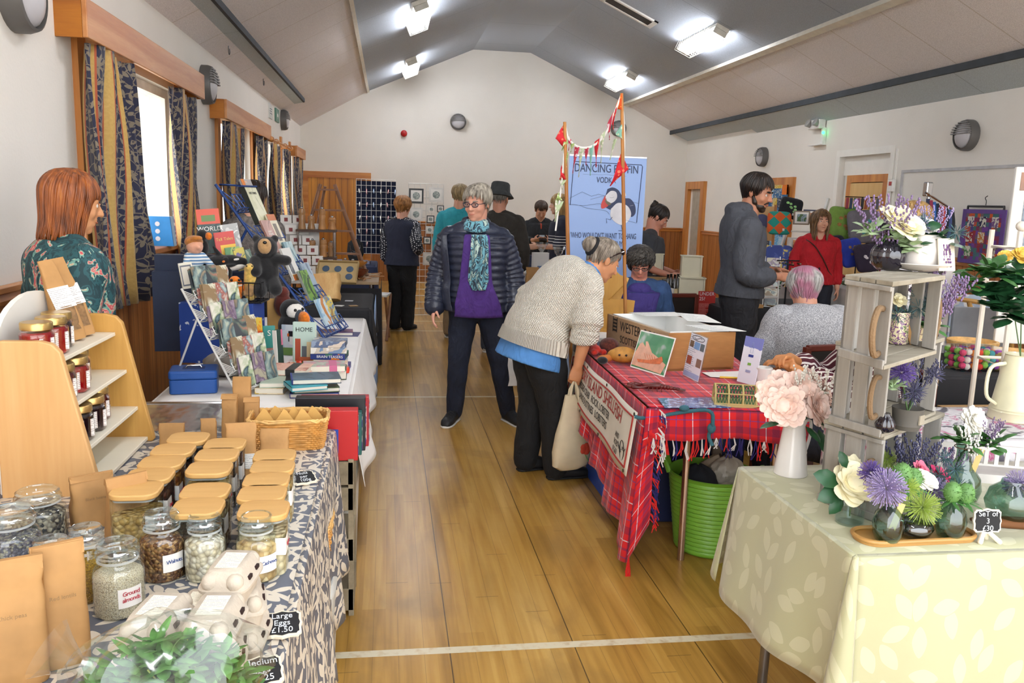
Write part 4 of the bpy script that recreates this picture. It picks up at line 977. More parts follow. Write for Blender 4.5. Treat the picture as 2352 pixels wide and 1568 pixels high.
# ---- chalk signs
chalk=M('chalk','d8dce0',.9,var=.02);board_m=M('blackboard','17171a',.75,var=.2);cream_fr=M('cream_frame','e6dcc6',.6,var=.06)
def plaque_pts(w,h):
 pts=[];n=40
 base=[(-1,-.8),(-.9,-.86),(-.84,-1),(-.4,-.98),(0,-1.12),(.4,-.98),(.84,-1),(.9,-.86),(1,-.8),(.98,-.3),(1.05,0),(.98,.3),(1,.8),(.9,.86),(.84,1),(.4,.98),(0,1.12),(-.4,.98),(-.84,1),(-.9,.86),(-1,.8),(-.98,.3),(-1.05,0),(-.98,-.3)]
 return [(x*w/2,y*h/2) for x,y in base]
def chalk_sign(label,loc,rot,w,h,text,size,stand=None,group='little blackboard price signs',sx=1.):
 t=thing('chalk_sign',label,'price sign',loc,group=group,rot=rot)
 obj('frame',MB().prism(plaque_pts(w,h),-.004,.003),cream_fr,t,False,bev=.001)
 obj('board',MB().prism([(x*.88,y*.86) for x,y in plaque_pts(w,h)],.003,.0042),board_m,t,False)
 txt(text,t,(0,0,.005),(0,0,0),size,chalk,'chalk_writing',sx=sx,line=.95)
 return t
peg=M('peg_wood','a87f4c',.6)
for px,py,rz,tx,s,w,h,l in ((648,1434,62,'Large\nEggs\n\u00a31.50',.018,.072,.06,'chalk sign lying by egg boxes reading large eggs'),(600,1543,70,'Medium\nEggs\n\u00a31.25',.018,.072,.06,'chalk sign nearest the camera at front table edge'),(697,1097,80,'Nuts\nper\n100g',.017,.07,.055,'small chalk sign lying alone beside right row of canisters')):
 p=T(px,py,TZ+.022);t=chalk_sign(l,(p.x,p.y,TZ+.022),(rad(20),0,rad(rz-55)),w,h,tx,s)
 obj('peg',MB().box(-.006,-.02,-.02,.006,.035,-.004),peg,t,False,bev=.002)
# ---- things kept in the aisle beside the tables
def plastic_box(label,x0,x1,y0,y1,h,mt,z=0.):
 t=thing('storage_box',label,'storage box',((x0+x1)/2,(y0+y1)/2,z));a,b=(x1-x0)/2,(y1-y0)/2
 obj('tub',MB().loft([((0,0,0),V((a*.86,0,0)),V((0,b*.88,0)),.3),((0,0,h*.93),V((a*.98,0,0)),V((0,b*.98,0)),.3)],36),mt,t)
 obj('lid',MB().loft([((0,0,h*.93),V((a,0,0)),V((0,b,0)),.3),((0,0,h*.96),V((a,0,0)),V((0,b,0)),.3),((0,0,h),V((a*.93,0,0)),V((0,b*.94,0)),.3)],36),mt,t);return t
frost=M('frosted_plastic','d7d8d2',.35,alpha=.85,var=.05)
plastic_box('frosted plastic tub under the end of front left table',-.42,-.15,2.35,2.7,.42,frost)
plastic_box('frosted plastic tub behind wooden crate of games',-.40,-.11,3.34,3.66,.6,frost)
greyw=M('grey_crate_wood',rough=.8,tex=wood_tex('7a6e58','a3957a',1,9,.08))
t=thing('game_crate','weathered wooden crate standing in the aisle under board games','crate',(-.24,3.14,0))
for z in (.02,.22,.42,.52):obj('slat',MB().box(-.13,-.13,z,.12,.13,z+.09),greyw,t,False,bev=.003)
for sx in (-.12,.11):
 for sy in (-.12,.12):obj('post',MB().box(sx-.01,sy-.01,0,sx+.01,sy+.01,.62),greyw,t,False)
basket('wicker basket end showing under front left table',(-.31,2.5,.43),.26,.2,.16,.1,0,name='floor_basket')
# ------------------------------------------------------------------ book and toy stall
linen=M('white_cloth','e9e6e2',.8,var=.03,bump=.2,bs=14,bd=.01);layer_m=M('board_layers',rough=.6,tex=lambda g:g.mix(g.stripe(g.sep(g.co())[2],.014,.004),'8f8a86','4a4644'))
t=trestle('white clothed table of the book stall',-.93,-.17,3.30,5.85,TZ-.01,th=.045,top=layer_m)
tag(obj('tablecloth',drape(-.93,-.165,3.31,5.85,TZ-.006,{'r':.33,'l':.1},wave=.02,nf=6,flare=.07,seed=5),linen,solid=.002),'plain white cloth over the book stall table','tablecloth')
def art(name,stops,sc=6.,rough=.35,kind='noise',seed=0.,const=True):
 def f(g):
  v=g.map(g.co(),(1,1,1),loc=(seed*1.7,seed,seed*.6))
  x=g.noise(v,sc,3,dist=.8) if kind == 'noise' else g.sep(g.vor(v,sc,1))[0]
  n=len(stops);return g.ramp(x,[((.32+.36*i/(n) if kind == 'noise' else i/n),c) for i,c in enumerate(stops)],const)
 return M(name,rough=rough,tex=f)
pages=M('book_pages','e6dfcf',.8,var=.05)
def book(label,loc,rot,w,h,th,cov,title=None,tcol=None,ts=.02,patch=None,group=None,spine=None,cat='book',tz=.8,name='book',nopages=False,band=None):
 """stands on its lower edge, front cover facing local -y"""
 t=thing(name,label,cat,loc,group=group,rot=rot);a=w/2
 obj('cover',MB().box(-a,-th/2,0,a,-th/2+.003,h).box(-a,th/2-.003,0,a,th/2,h).box(-a,-th/2,0,-a+.003,th/2,h),cov,t,False)
 if not nopages:obj('pages',MB().box(-a+.003,-th/2+.003,.003,a-.003,th/2-.003,h-.003),pages,t,False)
 if spine:obj('spine',MB().box(-a-.001,-th/2-.0005,.0,-a+.004,th/2+.0005,h),spine,t,False)
 if patch:
  for i,(x0,z0,x1,z1,pm) in enumerate(patch):obj('cover_picture',MB().box(-a+x0*w,-th/2-.0008-.0002*i,z0*h,-a+x1*w,-th/2+.001,z1*h),pm,t,False)
 if band:obj('paper_band',MB().box(-a+band[0]*w,-th/2-.001,-.001,-a+band[1]*w,th/2+.001,h+.001),band[2],t,False)
 if title:txt(title,t,(0,-th/2-.0015,h*tz),(rad(90),0,0),ts,tcol or ink,'title')
 return t
def laid(rz):return (rad(-90),0,rz)      # lying flat with the front cover up
# ---- cash box
blue_enamel=M('blue_enamel','24529a',.38,var=.06,bump=.05,bs=200);p=T(438,905)
t=thing('cash_box','blue metal cash box at front corner of the book stall','cash box',(p.x,p.y+.075,TZ),rad(8))
obj('body',MB().rbox(-.095,-.075,0,.095,.075,.06,.015),blue_enamel,t,bev=.004);obj('lid',MB().rbox(-.097,-.077,.061,.097,.077,.098,.016),blue_enamel,t,bev=.008)
obj('handle_recess',MB().rbox(-.045,-.03,.097,.045,.03,.0985,.006),M('recess_dark','16346a',.5),t);obj('handle',MB().tube([(-.03,0,.099),(-.026,0,.108),(.026,0,.108),(.03,0,.099)],.004,8),chrome,t)
# ---- racks that lean back in rows
def rack_frame(root,W,L,al,rows,mt,wire=.003,rail=.005,legs=True,depth=.05,nest=5):
 S=V((0,cos(al),sin(al)));N=V((0,-sin(al),cos(al)))
 for sx in (-1,1):obj('rail',MB().tube([V((sx*W/2,0,0)),V((sx*W/2,0,0))+S*L],rail,8),mt,root)
 top=S*L
 if legs:
  for sx in (-1,1):obj('leg',MB().tube([V((sx*W/2,0,0))+S*L*.72,(sx*W/2,S.y*L*1.25,0)],rail*.9,8),mt,root)
 for r in range(rows):
  b=S*(L*(r+.12)/rows);q=MB();dd=L/rows*.85
  for sx in (-1,1):
   for k in range(nest):
    f=1-k/nest*.75;q.tube([V((sx*W/2,0,0))+b+S*dd*f*.9,V((sx*W/2,0,0))+b-N*-.0+N*depth*f+S*dd*f*.15,V((sx*W/2,0,0))+b+N*depth*f*.6-S*.0],wire*.8,4)
  for k in range(3):q.tube([V((-W/2,0,0))+b+N*depth*k/2,V((W/2,0,0))+b+N*depth*k/2],wire,5)
  for z in (.25,.5):q.tube([V((-W/2,0,0))+b+N*depth+S*dd*z,V((W/2,0,0))+b+N*depth+S*dd*z],wire,5)
  for x in range(7):xx=-W/2+W*x/6;q.tube([V((xx,0,0))+b,V((xx,0,0))+b+N*depth,V((xx,0,0))+b+N*depth+S*dd*.5],wire*.8,4)
  obj('pocket',q,mt,root)
 return S,N
white_wire=M('white_wire','dcdbd6',.4,.2)
wr=thing('card_rack','white wire rack of greeting cards leaning over the cash box','card rack',(-.555,3.6,TZ),math.atan2(.85,.53))
al=rad(56);S,N=rack_frame(wr,.215,.52,al,6,white_wire)
card_mats=[art('card_%d' % i,st,sc,.25,seed=i*3.3,const=False) for i,(st,sc) in enumerate(((('a9b0a0','7d918f','4c5b60','97876f'),14),(('b8ac9c','a0705f','5f6f64','40454a'),16),(('a8b7ae','4b5a5e','d6d3bd','8a7355'),12),(('aab3ad','7a9095','a0564a','c2bcb0'),18),(('6f8588','31444d','a7b48f','d8d4c6'),12),(('b5ae9f','9a8a99','6d5a70','a79f8a'),15)))]
card0=None;row_n=('top','second','third','fourth','fifth','bottom');col_n=('near','middle','far')
crs={}
for i,cm in enumerate(card_mats):crs[i]=mesh('greeting_card',MB().box(-.035,-.0025,0,.035,.0025,.125),cm)
WM=Matrix.Translation(wr.location) @ Matrix.Rotation(wr.rotation_euler.z,4,'Z')
def put_card(local,lean,k,label,yaw=0.):
 o=bpy.data.objects.new('greeting_card',crs[k]);COL.objects.link(o);o.matrix_world=WM @ Matrix.Translation(local) @ RZ(yaw) @ RX(lean);tag(o,label,'card','greeting cards in the white wire rack')
for r in range(6):
 for c in range(3):
  b=S*(.52*(5-r+.16)/6)+V((-.07+.07*c,0,0))
  for q in range(4):
   k=(r*2+c+(q > 1))%6
   lab=('greeting card fronting the %s pocket, %s row of white rack' % (col_n[c],row_n[r])) if q == 0 else 'greeting card tucked behind others in white wire rack'
   put_card(b+N*(.05-.009*q)+V((random.uniform(-.006,.006),0,random.uniform(0,.012))),-14+random.uniform(-4,4)+q*2,k,lab,random.uniform(-5,5))
blue_wire=M('blue_rack','23427e',.4,.2)
br=thing('book_rack','tall blue metal book rack leaning back, ladder like top','book rack',(-.30,5.0,TZ),math.atan2(.97,.30));al2=rad(53)
S2,N2=rack_frame(br,.3,1.1,al2,5,blue_wire,.004,.009,True,.045,2)
obj('top_loop',MB().tube([V((-.1,0,0))+S2*1.1,V((-.1,0,0))+S2*1.02+N2*.1,V((.1,0,0))+S2*1.02+N2*.1,V((.1,0,0))+S2*1.1],.006,6,True),blue_wire,br)
BM=Matrix.Translation(br.location) @ Matrix.Rotation(br.rotation_euler.z,4,'Z')
cv=lambda n,*st,sc=8.,**k:art('cover_'+n,st,sc,**k)
flat=lambda n,c:M('cover_'+n,c,.4,var=.04)
RB='books on the blue rack'
def rackbook(x,s,n,w,h,label,cov,lean=-24,yaw=0,**k):
 m=BM @ Matrix.Translation(V((x,0,0))+S2*s+N2*n) @ RZ(yaw) @ RX(lean);t=book(label,m.translation,m.to_euler(),w,h,k.pop('th',.012),cov,group=RB,**k);return t
rackbook(.02,.80,.03,.15,.235,'tall cream book with dark spine at top of blue rack',cv('cream_map','c9c8a4','d4d2b4','b3b592',sc=5),spine=flat('dark_green','2a2e26'),th=.03,title='HISTORIES',ts=.02)
rackbook(.09,.86,.014,.13,.24,'pale book with orange corner behind the tall cream book',cv('pale_maps','c3bcb4','a9a4a0','cfae96',sc=10),patch=((0,.8,.3,1,flat('orange','d07a2a')),))
rackbook(-.05,.6,.03,.12,.2,'dusty rose book second row of blue rack',cv('rose','a5796c','b48a7c','8c6258',sc=7),title='SHORT\nSTORIES',tcol=paper,ts=.016,tz=.6)
rackbook(.07,.64,.03,.11,.2,'cream and orange book second row of blue rack, beside rose book',flat('cream','d9cfb4'),patch=((0,.8,1,1,flat('burnt','b8642a')),(.3,.15,.7,.7,flat('brown_ink','6f665a'))))
rackbook(-.06,.4,.035,.125,.2,'white framed landscape book in middle row of blue rack',flat('white_edge','d8d6cf'),patch=((.15,.2,.5,.75,cv('dark_photo','3c4048','6a6e74','2a2d33',sc=20)),(.1,0,.9,.18,cv('autumn','7f8c3a','c0622a','a8b352',sc=12))))
rackbook(.07,.46,.02,.12,.19,'misty blue green book in middle row of blue rack',cv('mist','6d8f96','9ab3b4','44626a',sc=6))
rackbook(-.04,.24,.035,.125,.2,'green meadow book low on the blue rack',cv('meadow','3f6a2a','6f9a3c','2c4a24','a6b85c',sc=9),spine=flat('spine_grey','8a8f86'))
rackbook(.085,.28,.02,.13,.21,'grey blue sky book low on the blue rack',cv('sky','7f93a8','97a9b8','66788c',sc=4))
rackbook(-.07,.06,.035,.12,.185,'pale blue and orange book on the lowest row of blue rack',cv('coast','9cc0d8','c5d9e2','c9854a','5b7f98',sc=7))
rackbook(.06,.07,.03,.12,.18,'yellow and blue patterned book on lowest row of blue rack',cv('mosaic','b58a2a','6a88a8','d8c05a','e6ddc8',sc=16))
# ---- blue display unit, wire basket of toys
bluep=M('blue_paint',rough=.5,tex=lambda g:g.mix(g.gt(g.noise(g.co(),26,4),.66),'1d3f8f','c9d0dc'))
def at_py(px,py,Y):return oy(px,py,Y)
bx=at_py(512,835,4.25).x
t=thing('display_unit','blue painted wooden display unit behind the card rack','display unit',(bx,4.32,TZ-.002),rad(-6))
obj('front_panel',MB().box(-.19,-.1,0,.17,-.085,.30),bluep,t,False,bev=.002);obj('side_panel',MB().box(.155,-.085,0,.17,.12,.30),bluep,t,False);obj('side_panel',MB().box(-.19,-.085,0,-.175,.12,.30),bluep,t,False);obj('top_panel',MB().box(-.175,-.085,.285,.155,.12,.30),bluep,t,False)
blackw=M('black_wire','19191b',.4,.4)
def wire_basket(label,loc,w,d,h,rz=0.):
 t=thing('wire_basket',label,'basket',loc,rz);q=MB()
 for z in (.003,h):q.tube([(-w/2,-d/2,z),(w/2,-d/2,z),(w/2,d/2,z),(-w/2,d/2,z)],.004,6,True)
 obj('rim',q,blackw,t);q=MB();n=8
 for i in range(n+1):
  x=-w/2+w*i/n;q.tube([(x,-d/2,h),(x,-d/2,0),(x,d/2,0),(x,d/2,h)],.0022,5)
 for i in range(1,5):
  y=-d/2+d*i/5;q.tube([(-w/2,y,h),(-w/2,y,0),(w/2,y,0),(w/2,y,h)],.0022,5)
 obj('mesh_side',q,blackw,t);return t
wb=at_py(556,697,4.32);zb=TZ+.30
wire_basket('black wire basket of small toys on the blue display unit',(wb.x,4.32,zb),.23,.17,.1,rad(-6))
fur=lambda n,c,v=.25:M('plush_'+n,c,.95,var=v,vs=60,bump=.55,bs=420,bd=.004,sheen=.25)
orangeF,blueF,blackF,whiteF,yelF,pinkF,tanF,greyF=fur('orange','dd7616'),fur('blue','1f3a78'),fur('black','0c0c0f'),fur('white','e6e1d8',.08),fur('yellow','d8b35a'),fur('pink','b0608a'),fur('tan','b08a5c'),fur('grey','9a948a');skinF=fur('peach','dba083',.08);redF=fur('brown','5c1f14')
eye_m=M('bead_eye','0c0c0c',.1)
def plush(label,loc,rot,parts,group=None,name='plush_toy',cat='toy',vox=.005,sc=1.):
 t=thing(name,label,cat,loc,group=group,rot=rot if isinstance(rot,tuple) else (0,0,rot))
 for nm,mt,els in parts:
  q=MB()
  for e in els:
   if e[0] == 'c':q.chain([V(p)*sc for p in e[1]],[r*sc for r in e[2]],12)
   else:q.ell(V(e[0])*sc,tuple(r*sc for r in (e[1] if isinstance(e[1],tuple) else (e[1],)*3)),16,10)
  if len(els) > 1 and nm not in ('eye','spot'):blend(nm,q,mt,t,vox*sc if sc > .5 else vox,2)
  else:obj(nm,q,mt,t,ang=0)
 return t
TG='small plush toys in the wire basket'
F=at_py
def bz(px,py,Y):q=F(px,py,Y);return q
def fish(label,px,py,Y,body,stripe,rz,sc=1.,group=TG):
 q=bz(px,py,Y)
 return plush(label,q,(0,0,rz),[('body',body,[((0,0,0),(.035,.028,.06)),('c',[(0,0,-.05),(0,0,-.085)],[.014,.026]),((.04,0,.0),(.02,.008,.018)),((-.04,0,0),(.02,.008,.018))]),('stripe',stripe,[((0,0,.018),(.036,.030,.01)),((0,0,-.03),(.029,.024,.008))]),('eye',eye_m,[((.016,-.024,.042),.006),((-.016,-.024,.042),.006)])],group,sc=sc)
fish('orange clownfish toy with white stripes in wire basket',540,664,4.30,orangeF,whiteF,rad(15),1.15)
fish('dark blue fish toy with yellow fin in wire basket',513,668,4.29,blueF,yelF,rad(-10),1.0)
q=bz(575,645,4.31);plush('yellowish sea lion toy standing up in wire basket',q,rad(5),[('body',yelF,[('c',[(0,0,-.07),(0,0,.0),(.002,-.01,.06)],[.03,.032,.03]),((.0,-.03,.07),(.022,.02,.018))]),('belly',tanF,[((0,-.022,-.045),(.024,.02,.035)),((-.028,-.02,-.06),.014)]),('eye',eye_m,[((.013,-.045,.078),.004),((-.013,-.045,.078),.004)])],TG)
q=bz(500,648,4.36);plush('penguin chick toy with white belly in wire basket',q,rad(20),[('body',blackF,[((0,0,0),(.032,.03,.05)),((0,0,.06),.026)]),('belly',whiteF,[((0,-.012,-.005),(.026,.024,.04)),((0,-.014,.055),(.016,.016,.014))]),('beak',orangeF,[((0,-.03,.06),(.007,.012,.006))])],TG)
q=bz(520,625,4.4);plush('second penguin toy leaning behind the blue fish',q,rad(-15),[('body',blackF,[((0,0,0),(.03,.028,.048)),((0,0,.056),.024)]),('belly',whiteF,[((0,-.014,0),(.022,.02,.035))]),('beak',orangeF,[((0,-.028,.056),(.006,.012,.006))])],TG)
q=bz(488,640,4.33);plush('pink octopus toy at left end of wire basket',q,0,[('body',pinkF,[((0,0,0),(.03,.026,.028)),((.02,-.01,-.03),.016),((-.02,-.01,-.03),.016),((0,-.02,-.032),.016)]),('eye',eye_m,[((.01,-.026,.004),.004),((-.01,-.026,.004),.004)])],TG)
# books and bigger toys behind the basket
STB='children books standing behind the toys'
def stand(label,px,py,Y,w,h,rz,cov,lean=-8,roll=0.,th=.012,**k):q=F(px,py,Y);return book(label,q,(rad(lean),rad(roll),rad(rz)),w,h,th,cov,**k)
t=thing('display_shelf','dark stepped shelf holding childrens books behind the toys','display shelf',(-1.0,4.66,TZ),rad(6))
obj('step',MB().box(-.22,-.1,0,.26,.0,.42),M('dark_shelf','24304a',.6),t,False);obj('step',MB().box(-.22,.0,0,.26,.1,.5),M('dark_shelf'),t,False)
stand('tall red topped world book standing by curtain',488,582,4.62,.115,.235,12,cv('world_dark','16302f','1f4540','0f2224',sc=9),patch=((0,.66,1,1,flat('red_stripe','cf4a2c')),(.2,.72,.8,.86,flat('leaf_green','5c7a3a'))),title='WORLD',tcol=paper,ts=.034,tz=.55,group=STB,roll=-5)
stand('red and yellow story book leaning in front of world book',523,592,4.5,.1,.135,14,flat('red','bf2f22'),patch=((.25,.0,1,.5,flat('yellow','e4b41c')),(.45,.1,.65,.38,flat('black','2a2118'))),title='Tall Tales',tcol=M('gold_ink','e2c26a'),ts=.022,tz=.72,group=STB,roll=-8)
stand('white story book half hidden behind red and yellow book',537,575,4.58,.09,.14,10,cv('grey_sketch','cfcfcb','a5a6a4','e6e4de',sc=14),group=STB,roll=-10)
stand('small green picture book right of red and yellow book',540,612,4.45,.075,.1,10,cv('woods','3f7a3a','8aa64a','2f5a34',sc=12),group=STB,roll=-8)
stand('small purple and yellow picture book beside the green one',560,620,4.45,.055,.115,8,cv('flowers','6a5a8a','c7b23a','4a6a4a',sc=18),group=STB,roll=-14)
stand('thin grey green picture book nearest the bear',575,622,4.47,.06,.11,4,cv('sage','7a9a86','5c7a6c','a8b8a0',sc=8),group=STB,roll=-16)
stand('teal board book with fish drawings beside the card rack',462,672,4.0,.055,.125,16,cv('teal_fish','3f98a8','2f8090','4aa6b4',sc=16),group=STB,roll=-7,th=.02)
stand('cream board book with grey border left of the teal one',435,662,4.02,.06,.12,16,flat('cream_board','e0dac6'),patch=((.1,.1,.9,.9,flat('slate','5a5c66')),(.18,.16,.82,.84,flat('cream_in','dcd3c0'))),group=STB,roll=-8)
q=F(510,606,4.42);plush('black and white orca toy lying above the basket',q,(0,rad(-10),rad(8)),[('body',blackF,[('c',[(-.1,0,.02),(-.03,0,.01),(.05,-.005,0),(.09,-.01,-.005)],[.014,.034,.034,.02]),('c',[(-.1,0,.02),(-.135,.0,.045)],[.012,.01]),('c',[(0,0,.03),(-.02,0,.08)],[.014,.006]),((.03,-.04,-.01),(.03,.015,.008))]),('belly',whiteF,[((.05,-.012,-.02),(.05,.026,.018)),((.065,-.032,.012),(.016,.008,.006))])],sc=1.15)
q=F(448,590,4.35);plush('rag doll boy with ginger hair and striped top',q,rad(35),[('body',fur('denim','4a4f5c'),[((0,0,-.06),(.032,.026,.03)),('c',[(.02,-.02,-.07),(.025,-.07,-.1)],[.018,.016]),('c',[(-.02,-.02,-.07),(-.03,-.06,-.11)],[.018,.016])]),('head',skinF,[((0,0,.045),(.034,.034,.036)),((0,-.034,.04),.008)]),('striped_top',M('striped_knit',rough=.9,tex=lambda g:g.mix(g.stripe(g.sep(g.co())[2],.016,.008),'5f84a8','e4e4e0')),[((0,0,-.015),(.036,.028,.04)),('c',[(.03,0,.005),(.06,-.02,-.035)],[.016,.014]),('c',[(-.03,0,.005),(-.05,-.025,-.035)],[.016,.014])]),('hair',fur('ginger','b8722a'),[((0,.008,.062),(.038,.036,.028)),((0,-.02,.078),(.026,.02,.012))]),('hand',skinF,[((.066,-.026,-.045),.015),((-.054,-.03,-.045),.015)])],sc=1.2,name='rag_doll',cat='doll')
q=F(465,555,4.45);plush('orange beaked puffin toy behind the rag doll',q,rad(40),[('body',blackF,[((0,0,-.03),(.032,.03,.045)),((0,0,.035),.028)]),('beak',orangeF,[((.015,-.035,.03),(.014,.026,.02))])])
q=F(455,640,4.1);plush('dark and pink toy tucked under the rag doll',q,0,[('body',blackF,[((0,0,0),(.03,.03,.04))]),('foot',pinkF,[((.035,-.01,-.012),(.03,.016,.014))])])
q=F(612,655,4.35);plush('big black bear toy with tan muzzle hanging in front of books',q,(rad(-6),0,rad(8)),[('body',blackF,[((0,0,.07),(.065,.055,.09)),((.0,-.005,.19),(.06,.055,.058)),((.045,.0,.235),.02),((-.045,.0,.235),.02),('c',[(.05,-.02,.13),(.1,-.04,.125)],[.03,.026]),('c',[(-.05,-.02,.12),(-.05,-.06,.07)],[.032,.03]),('c',[(.03,-.02,.02),(.045,-.06,-.02)],[.036,.034]),('c',[(-.03,-.02,.02),(-.03,-.06,-.03)],[.036,.034])]),('muzzle',tanF,[((-.005,-.045,.195),(.034,.03,.04))]),('nose',eye_m,[((-.004,-.074,.212),(.01,.006,.008))])],sc=1.0,vox=.006)
q=F(672,742,4.55);plush('large puffin toy with orange beak behind the home book',q,(0,0,rad(35)),[('body',blackF,[((0,0,-.01),(.075,.07,.07)),((0,.01,.07),(.06,.058,.055))]),('face',whiteF,[((.0,-.032,.065),(.05,.032,.04))]),('beak',orangeF,[((.015,-.085,.035),(.026,.045,.035))]),('beak_base',fur('grey_blue','3a4048'),[((.008,-.062,.042),(.028,.018,.036))]),('eye',eye_m,[((-.018,-.063,.075),.008),((.025,-.06,.078),.008)])],sc=1.05)
q=F(650,700,4.75);plush('red brown shaggy toy seen behind the blue rack',q,0,[('body',redF,[((0,0,0),(.05,.04,.07)),((0,0,.07),.035)])])
# ---- upright books in front
UB='books standing on the white cloth'
def upr(label,px,py,w,h,rz,cov,**k):q=T(px,py);return book(label,q,(rad(k.pop('lean',-3)),0,rad(rz)),w,h,k.pop('th',.014),cov,group=UB,**k)
upr('tall orange and yellow activity book with bright animals',595,838,.05,.235,50,cv('zoo','cc4a1c','e0902a','d8b848','b8341a',sc=9),th=.022,spine=flat('yel_spine','d9a21c'))
upr('teal book with lettering on its cover beside orange book',619,832,.06,.185,18,flat('teal','2f8d84'),th=.02,patch=((.15,.1,.8,.4,flat('rose_beast','a8746a')),(.1,0,.9,.1,flat('label_w','d8d4c8'))),title='S',tcol=paper,ts=.04)
upr('dark green puzzle book with white spine in front of puffin',642,846,.05,.19,62,flat('bottle','24413a'),th=.02,spine=flat('white_spine','e8e4dc'),patch=((.75,.6,1,1,flat('pink_sp','c76a86')),))
upr('pale puffin picture book half hidden by home book',665,815,.085,.16,-14,cv('puffin_sky','c2cdd6','d8dde0','a9bac6',sc=4),patch=((.45,.45,.75,.8,flat('blk','1d1d22')),(.52,.35,.75,.62,flat('wht','e8e6e0')),(.38,.62,.5,.72,flat('orng','d86a2a')),(0,0,1,.25,flat('grass','6f8f4a'))))
upr('pale green book titled HOME with red houses',700,838,.11,.215,-8,flat('mint','b9cfc4'),th=.03,spine=flat('mint_sp','a4bcb0'),patch=((.1,.1,.34,.62,flat('brick','a8482e')),(.4,.18,.66,.45,flat('grey_h','5a6066')),(.62,.1,.94,.55,flat('cream_h','c9b48a')),(.3,.02,.9,.2,flat('brick2','b45a34'))),title='HOME',ts=.03,tz=.83)
t=book('tall kraft wooden panel behind the upright books',T(628,800)+V((0,.12,0)),(rad(-6),0,rad(12)),.09,.26,.02,M('ply_tan','c79a52',.6),cat='display board',name='display_board',nopages=True)
# ---- puzzles, sweets, notebooks
PZ='boxed puzzles piled at the aisle edge'
for i,(px,py,w,d,h,rz,c,l,tx) in enumerate(((762,850,.17,.13,.03,-4,cv('pz1','2a2a6a','3c3c8a','d89a2a',sc=9),'purple puzzle box at the bottom of the puzzle pile',None),(760,835,.16,.12,.03,2,cv('pz2','d8d2c4','c9b7a4','8aa6b0',sc=14),'pale clear puzzle box second in the puzzle pile',None),(757,822,.165,.12,.028,-6,cv('pz3','3a6a5a','2a3a7a','d87a2a',sc=8),'green and orange brain teaser box in the pile','BRAIN TEASERS'),(755,806,.17,.12,.03,3,cv('pz4','dfdad0','c4b8a8','6f88a8',sc=12),'white patterned puzzle box near the top of the pile',None),(757,790,.16,.12,.025,-3,cv('pz5','8a9ab0','5c6a86','d2c4b4',sc=12),'blue grey puzzle box on top of the pile',None))):
 q=T(px,850);z=TZ+.0295*i
 t=thing('puzzle_box',l,'puzzle',(q.x,q.y+.02,z),rad(rz),PZ);obj('box',MB().box(-w/2,-d/2,0,w/2,d/2,.029),c,t,False,bev=.002)
 if tx:txt(tx,t,(0.01,-d/2-.001,.0145),(rad(90),0,0),.018,paper,'title')
q=T(780,772);t=book('long purple book lying at far end of puzzle pile',(q.x-.02,q.y,TZ+.012),laid(rad(3)),.2,.14,.022,cv('purp','4a2a5a','6a3a6a','c79a3a',sc=9))
t=book('thin dark blue book under the long purple one',(q.x-.0,q.y-.02,TZ),laid(rad(-4)),.22,.16,.011,flat('navy2','27306a'))
sweet={k:M('jelly_'+k,c,.15,coat=.8,var=.1) for k,c in (('red','d83a24'),('orange','e8782a'),('green','5cae2a'))}
SG='bright plastic building blocks on the white cloth'
for i,(px,py,c,l) in enumerate(((668,844,'orange','round orange plastic toy pack at left of the cluster'),(690,838,'red','red plastic toy pack beside orange one'),(682,826,'orange','small orange plastic toy pack on top of red one'),(705,825,'red','red plastic toy pack at base of home book'),(703,842,'green','green plastic toy pack between red ones'),(716,838,'red','red plastic toy pack right of green one'))):
 q=T(px,py);z=TZ+(.028 if 'on top' in l else 0);t=thing('toy_pack',l,'toy',(q.x,q.y,z),rad(10*i),SG)
 obj('tub',MB().lathe([(.019,0),(.022,.004),(.021,.022),(.018,.026),(0,.026)],16),sweet[c],t);obj('rim',MB().lathe([(.0225,.014),(.0235,.016),(.0225,.018)],16),sweet[c],t)
q=T(770,850);t=thing('toy_pack','long red plastic toy pack resting on the puzzle boxes','toy',(q.x+.02,q.y-.06,TZ+.0),rad(4),SG);obj('tub',MB().rbox(-.05,-.02,0,.05,.02,.03,.012),sweet['red'],t,bev=.004);obj('rim',MB().rbox(-.052,-.022,.012,.052,.022,.016,.012),sweet['red'],t)
NB='notebooks stacked at the front of the book stall'
def nb(label,px,py,lv,w,h,th,rz,cov,**k):q=T(px,py,lv);return book(label,(q.x,q.y,lv+th/2),laid(rad(rz)),w,h,th,cov,group=NB,**k)
pinkc=cv('blossom','e2b29c','e6bca8','d8a08c','b06a5a',sc=13);floral=cv('floral_grey','b9bfae','a5ad9c','c58a9a','8a9a86',sc=18)
nb('pink notebook with black band on top of the left pile',650,862,TZ+.052,.2,.15,.026,-8,pinkc,band=(.55,.75,flat('blackband','1d1d1f')))
nb('green grey notebook with black band under the pink one',652,890,TZ+.028,.2,.15,.022,4,flat('eau','aab8a4'),band=(.52,.68,flat('blackband','1d1d1f')))
nb('small cream notebook at the bottom of the left pile',618,905,TZ+.0,.12,.12,.026,-6,cv('cream_y','dcc39a','e8d8b4','d9b84a',sc=9))
nb('flowered notebook with pink band behind the blue pile',745,855,TZ+.045,.19,.13,.03,6,floral,band=(.62,.8,flat('pinkband','c7668c')))
nb('dark green notebook supporting the flowered one',745,872,TZ+.0,.2,.14,.044,2,flat('moss','39472f'))
nb('navy notebook with pale picture on top of the blue pile',728,882,TZ+.062,.2,.14,.022,9,cv('slate_pic','3d5160','51687a','2f3f4e',sc=6),spine=flat('vivid_blue','2b3a8e'))
nb('turquoise notebook second in the blue pile',712,897,TZ+.043,.15,.14,.018,20,flat('turq','2f9aa8'))
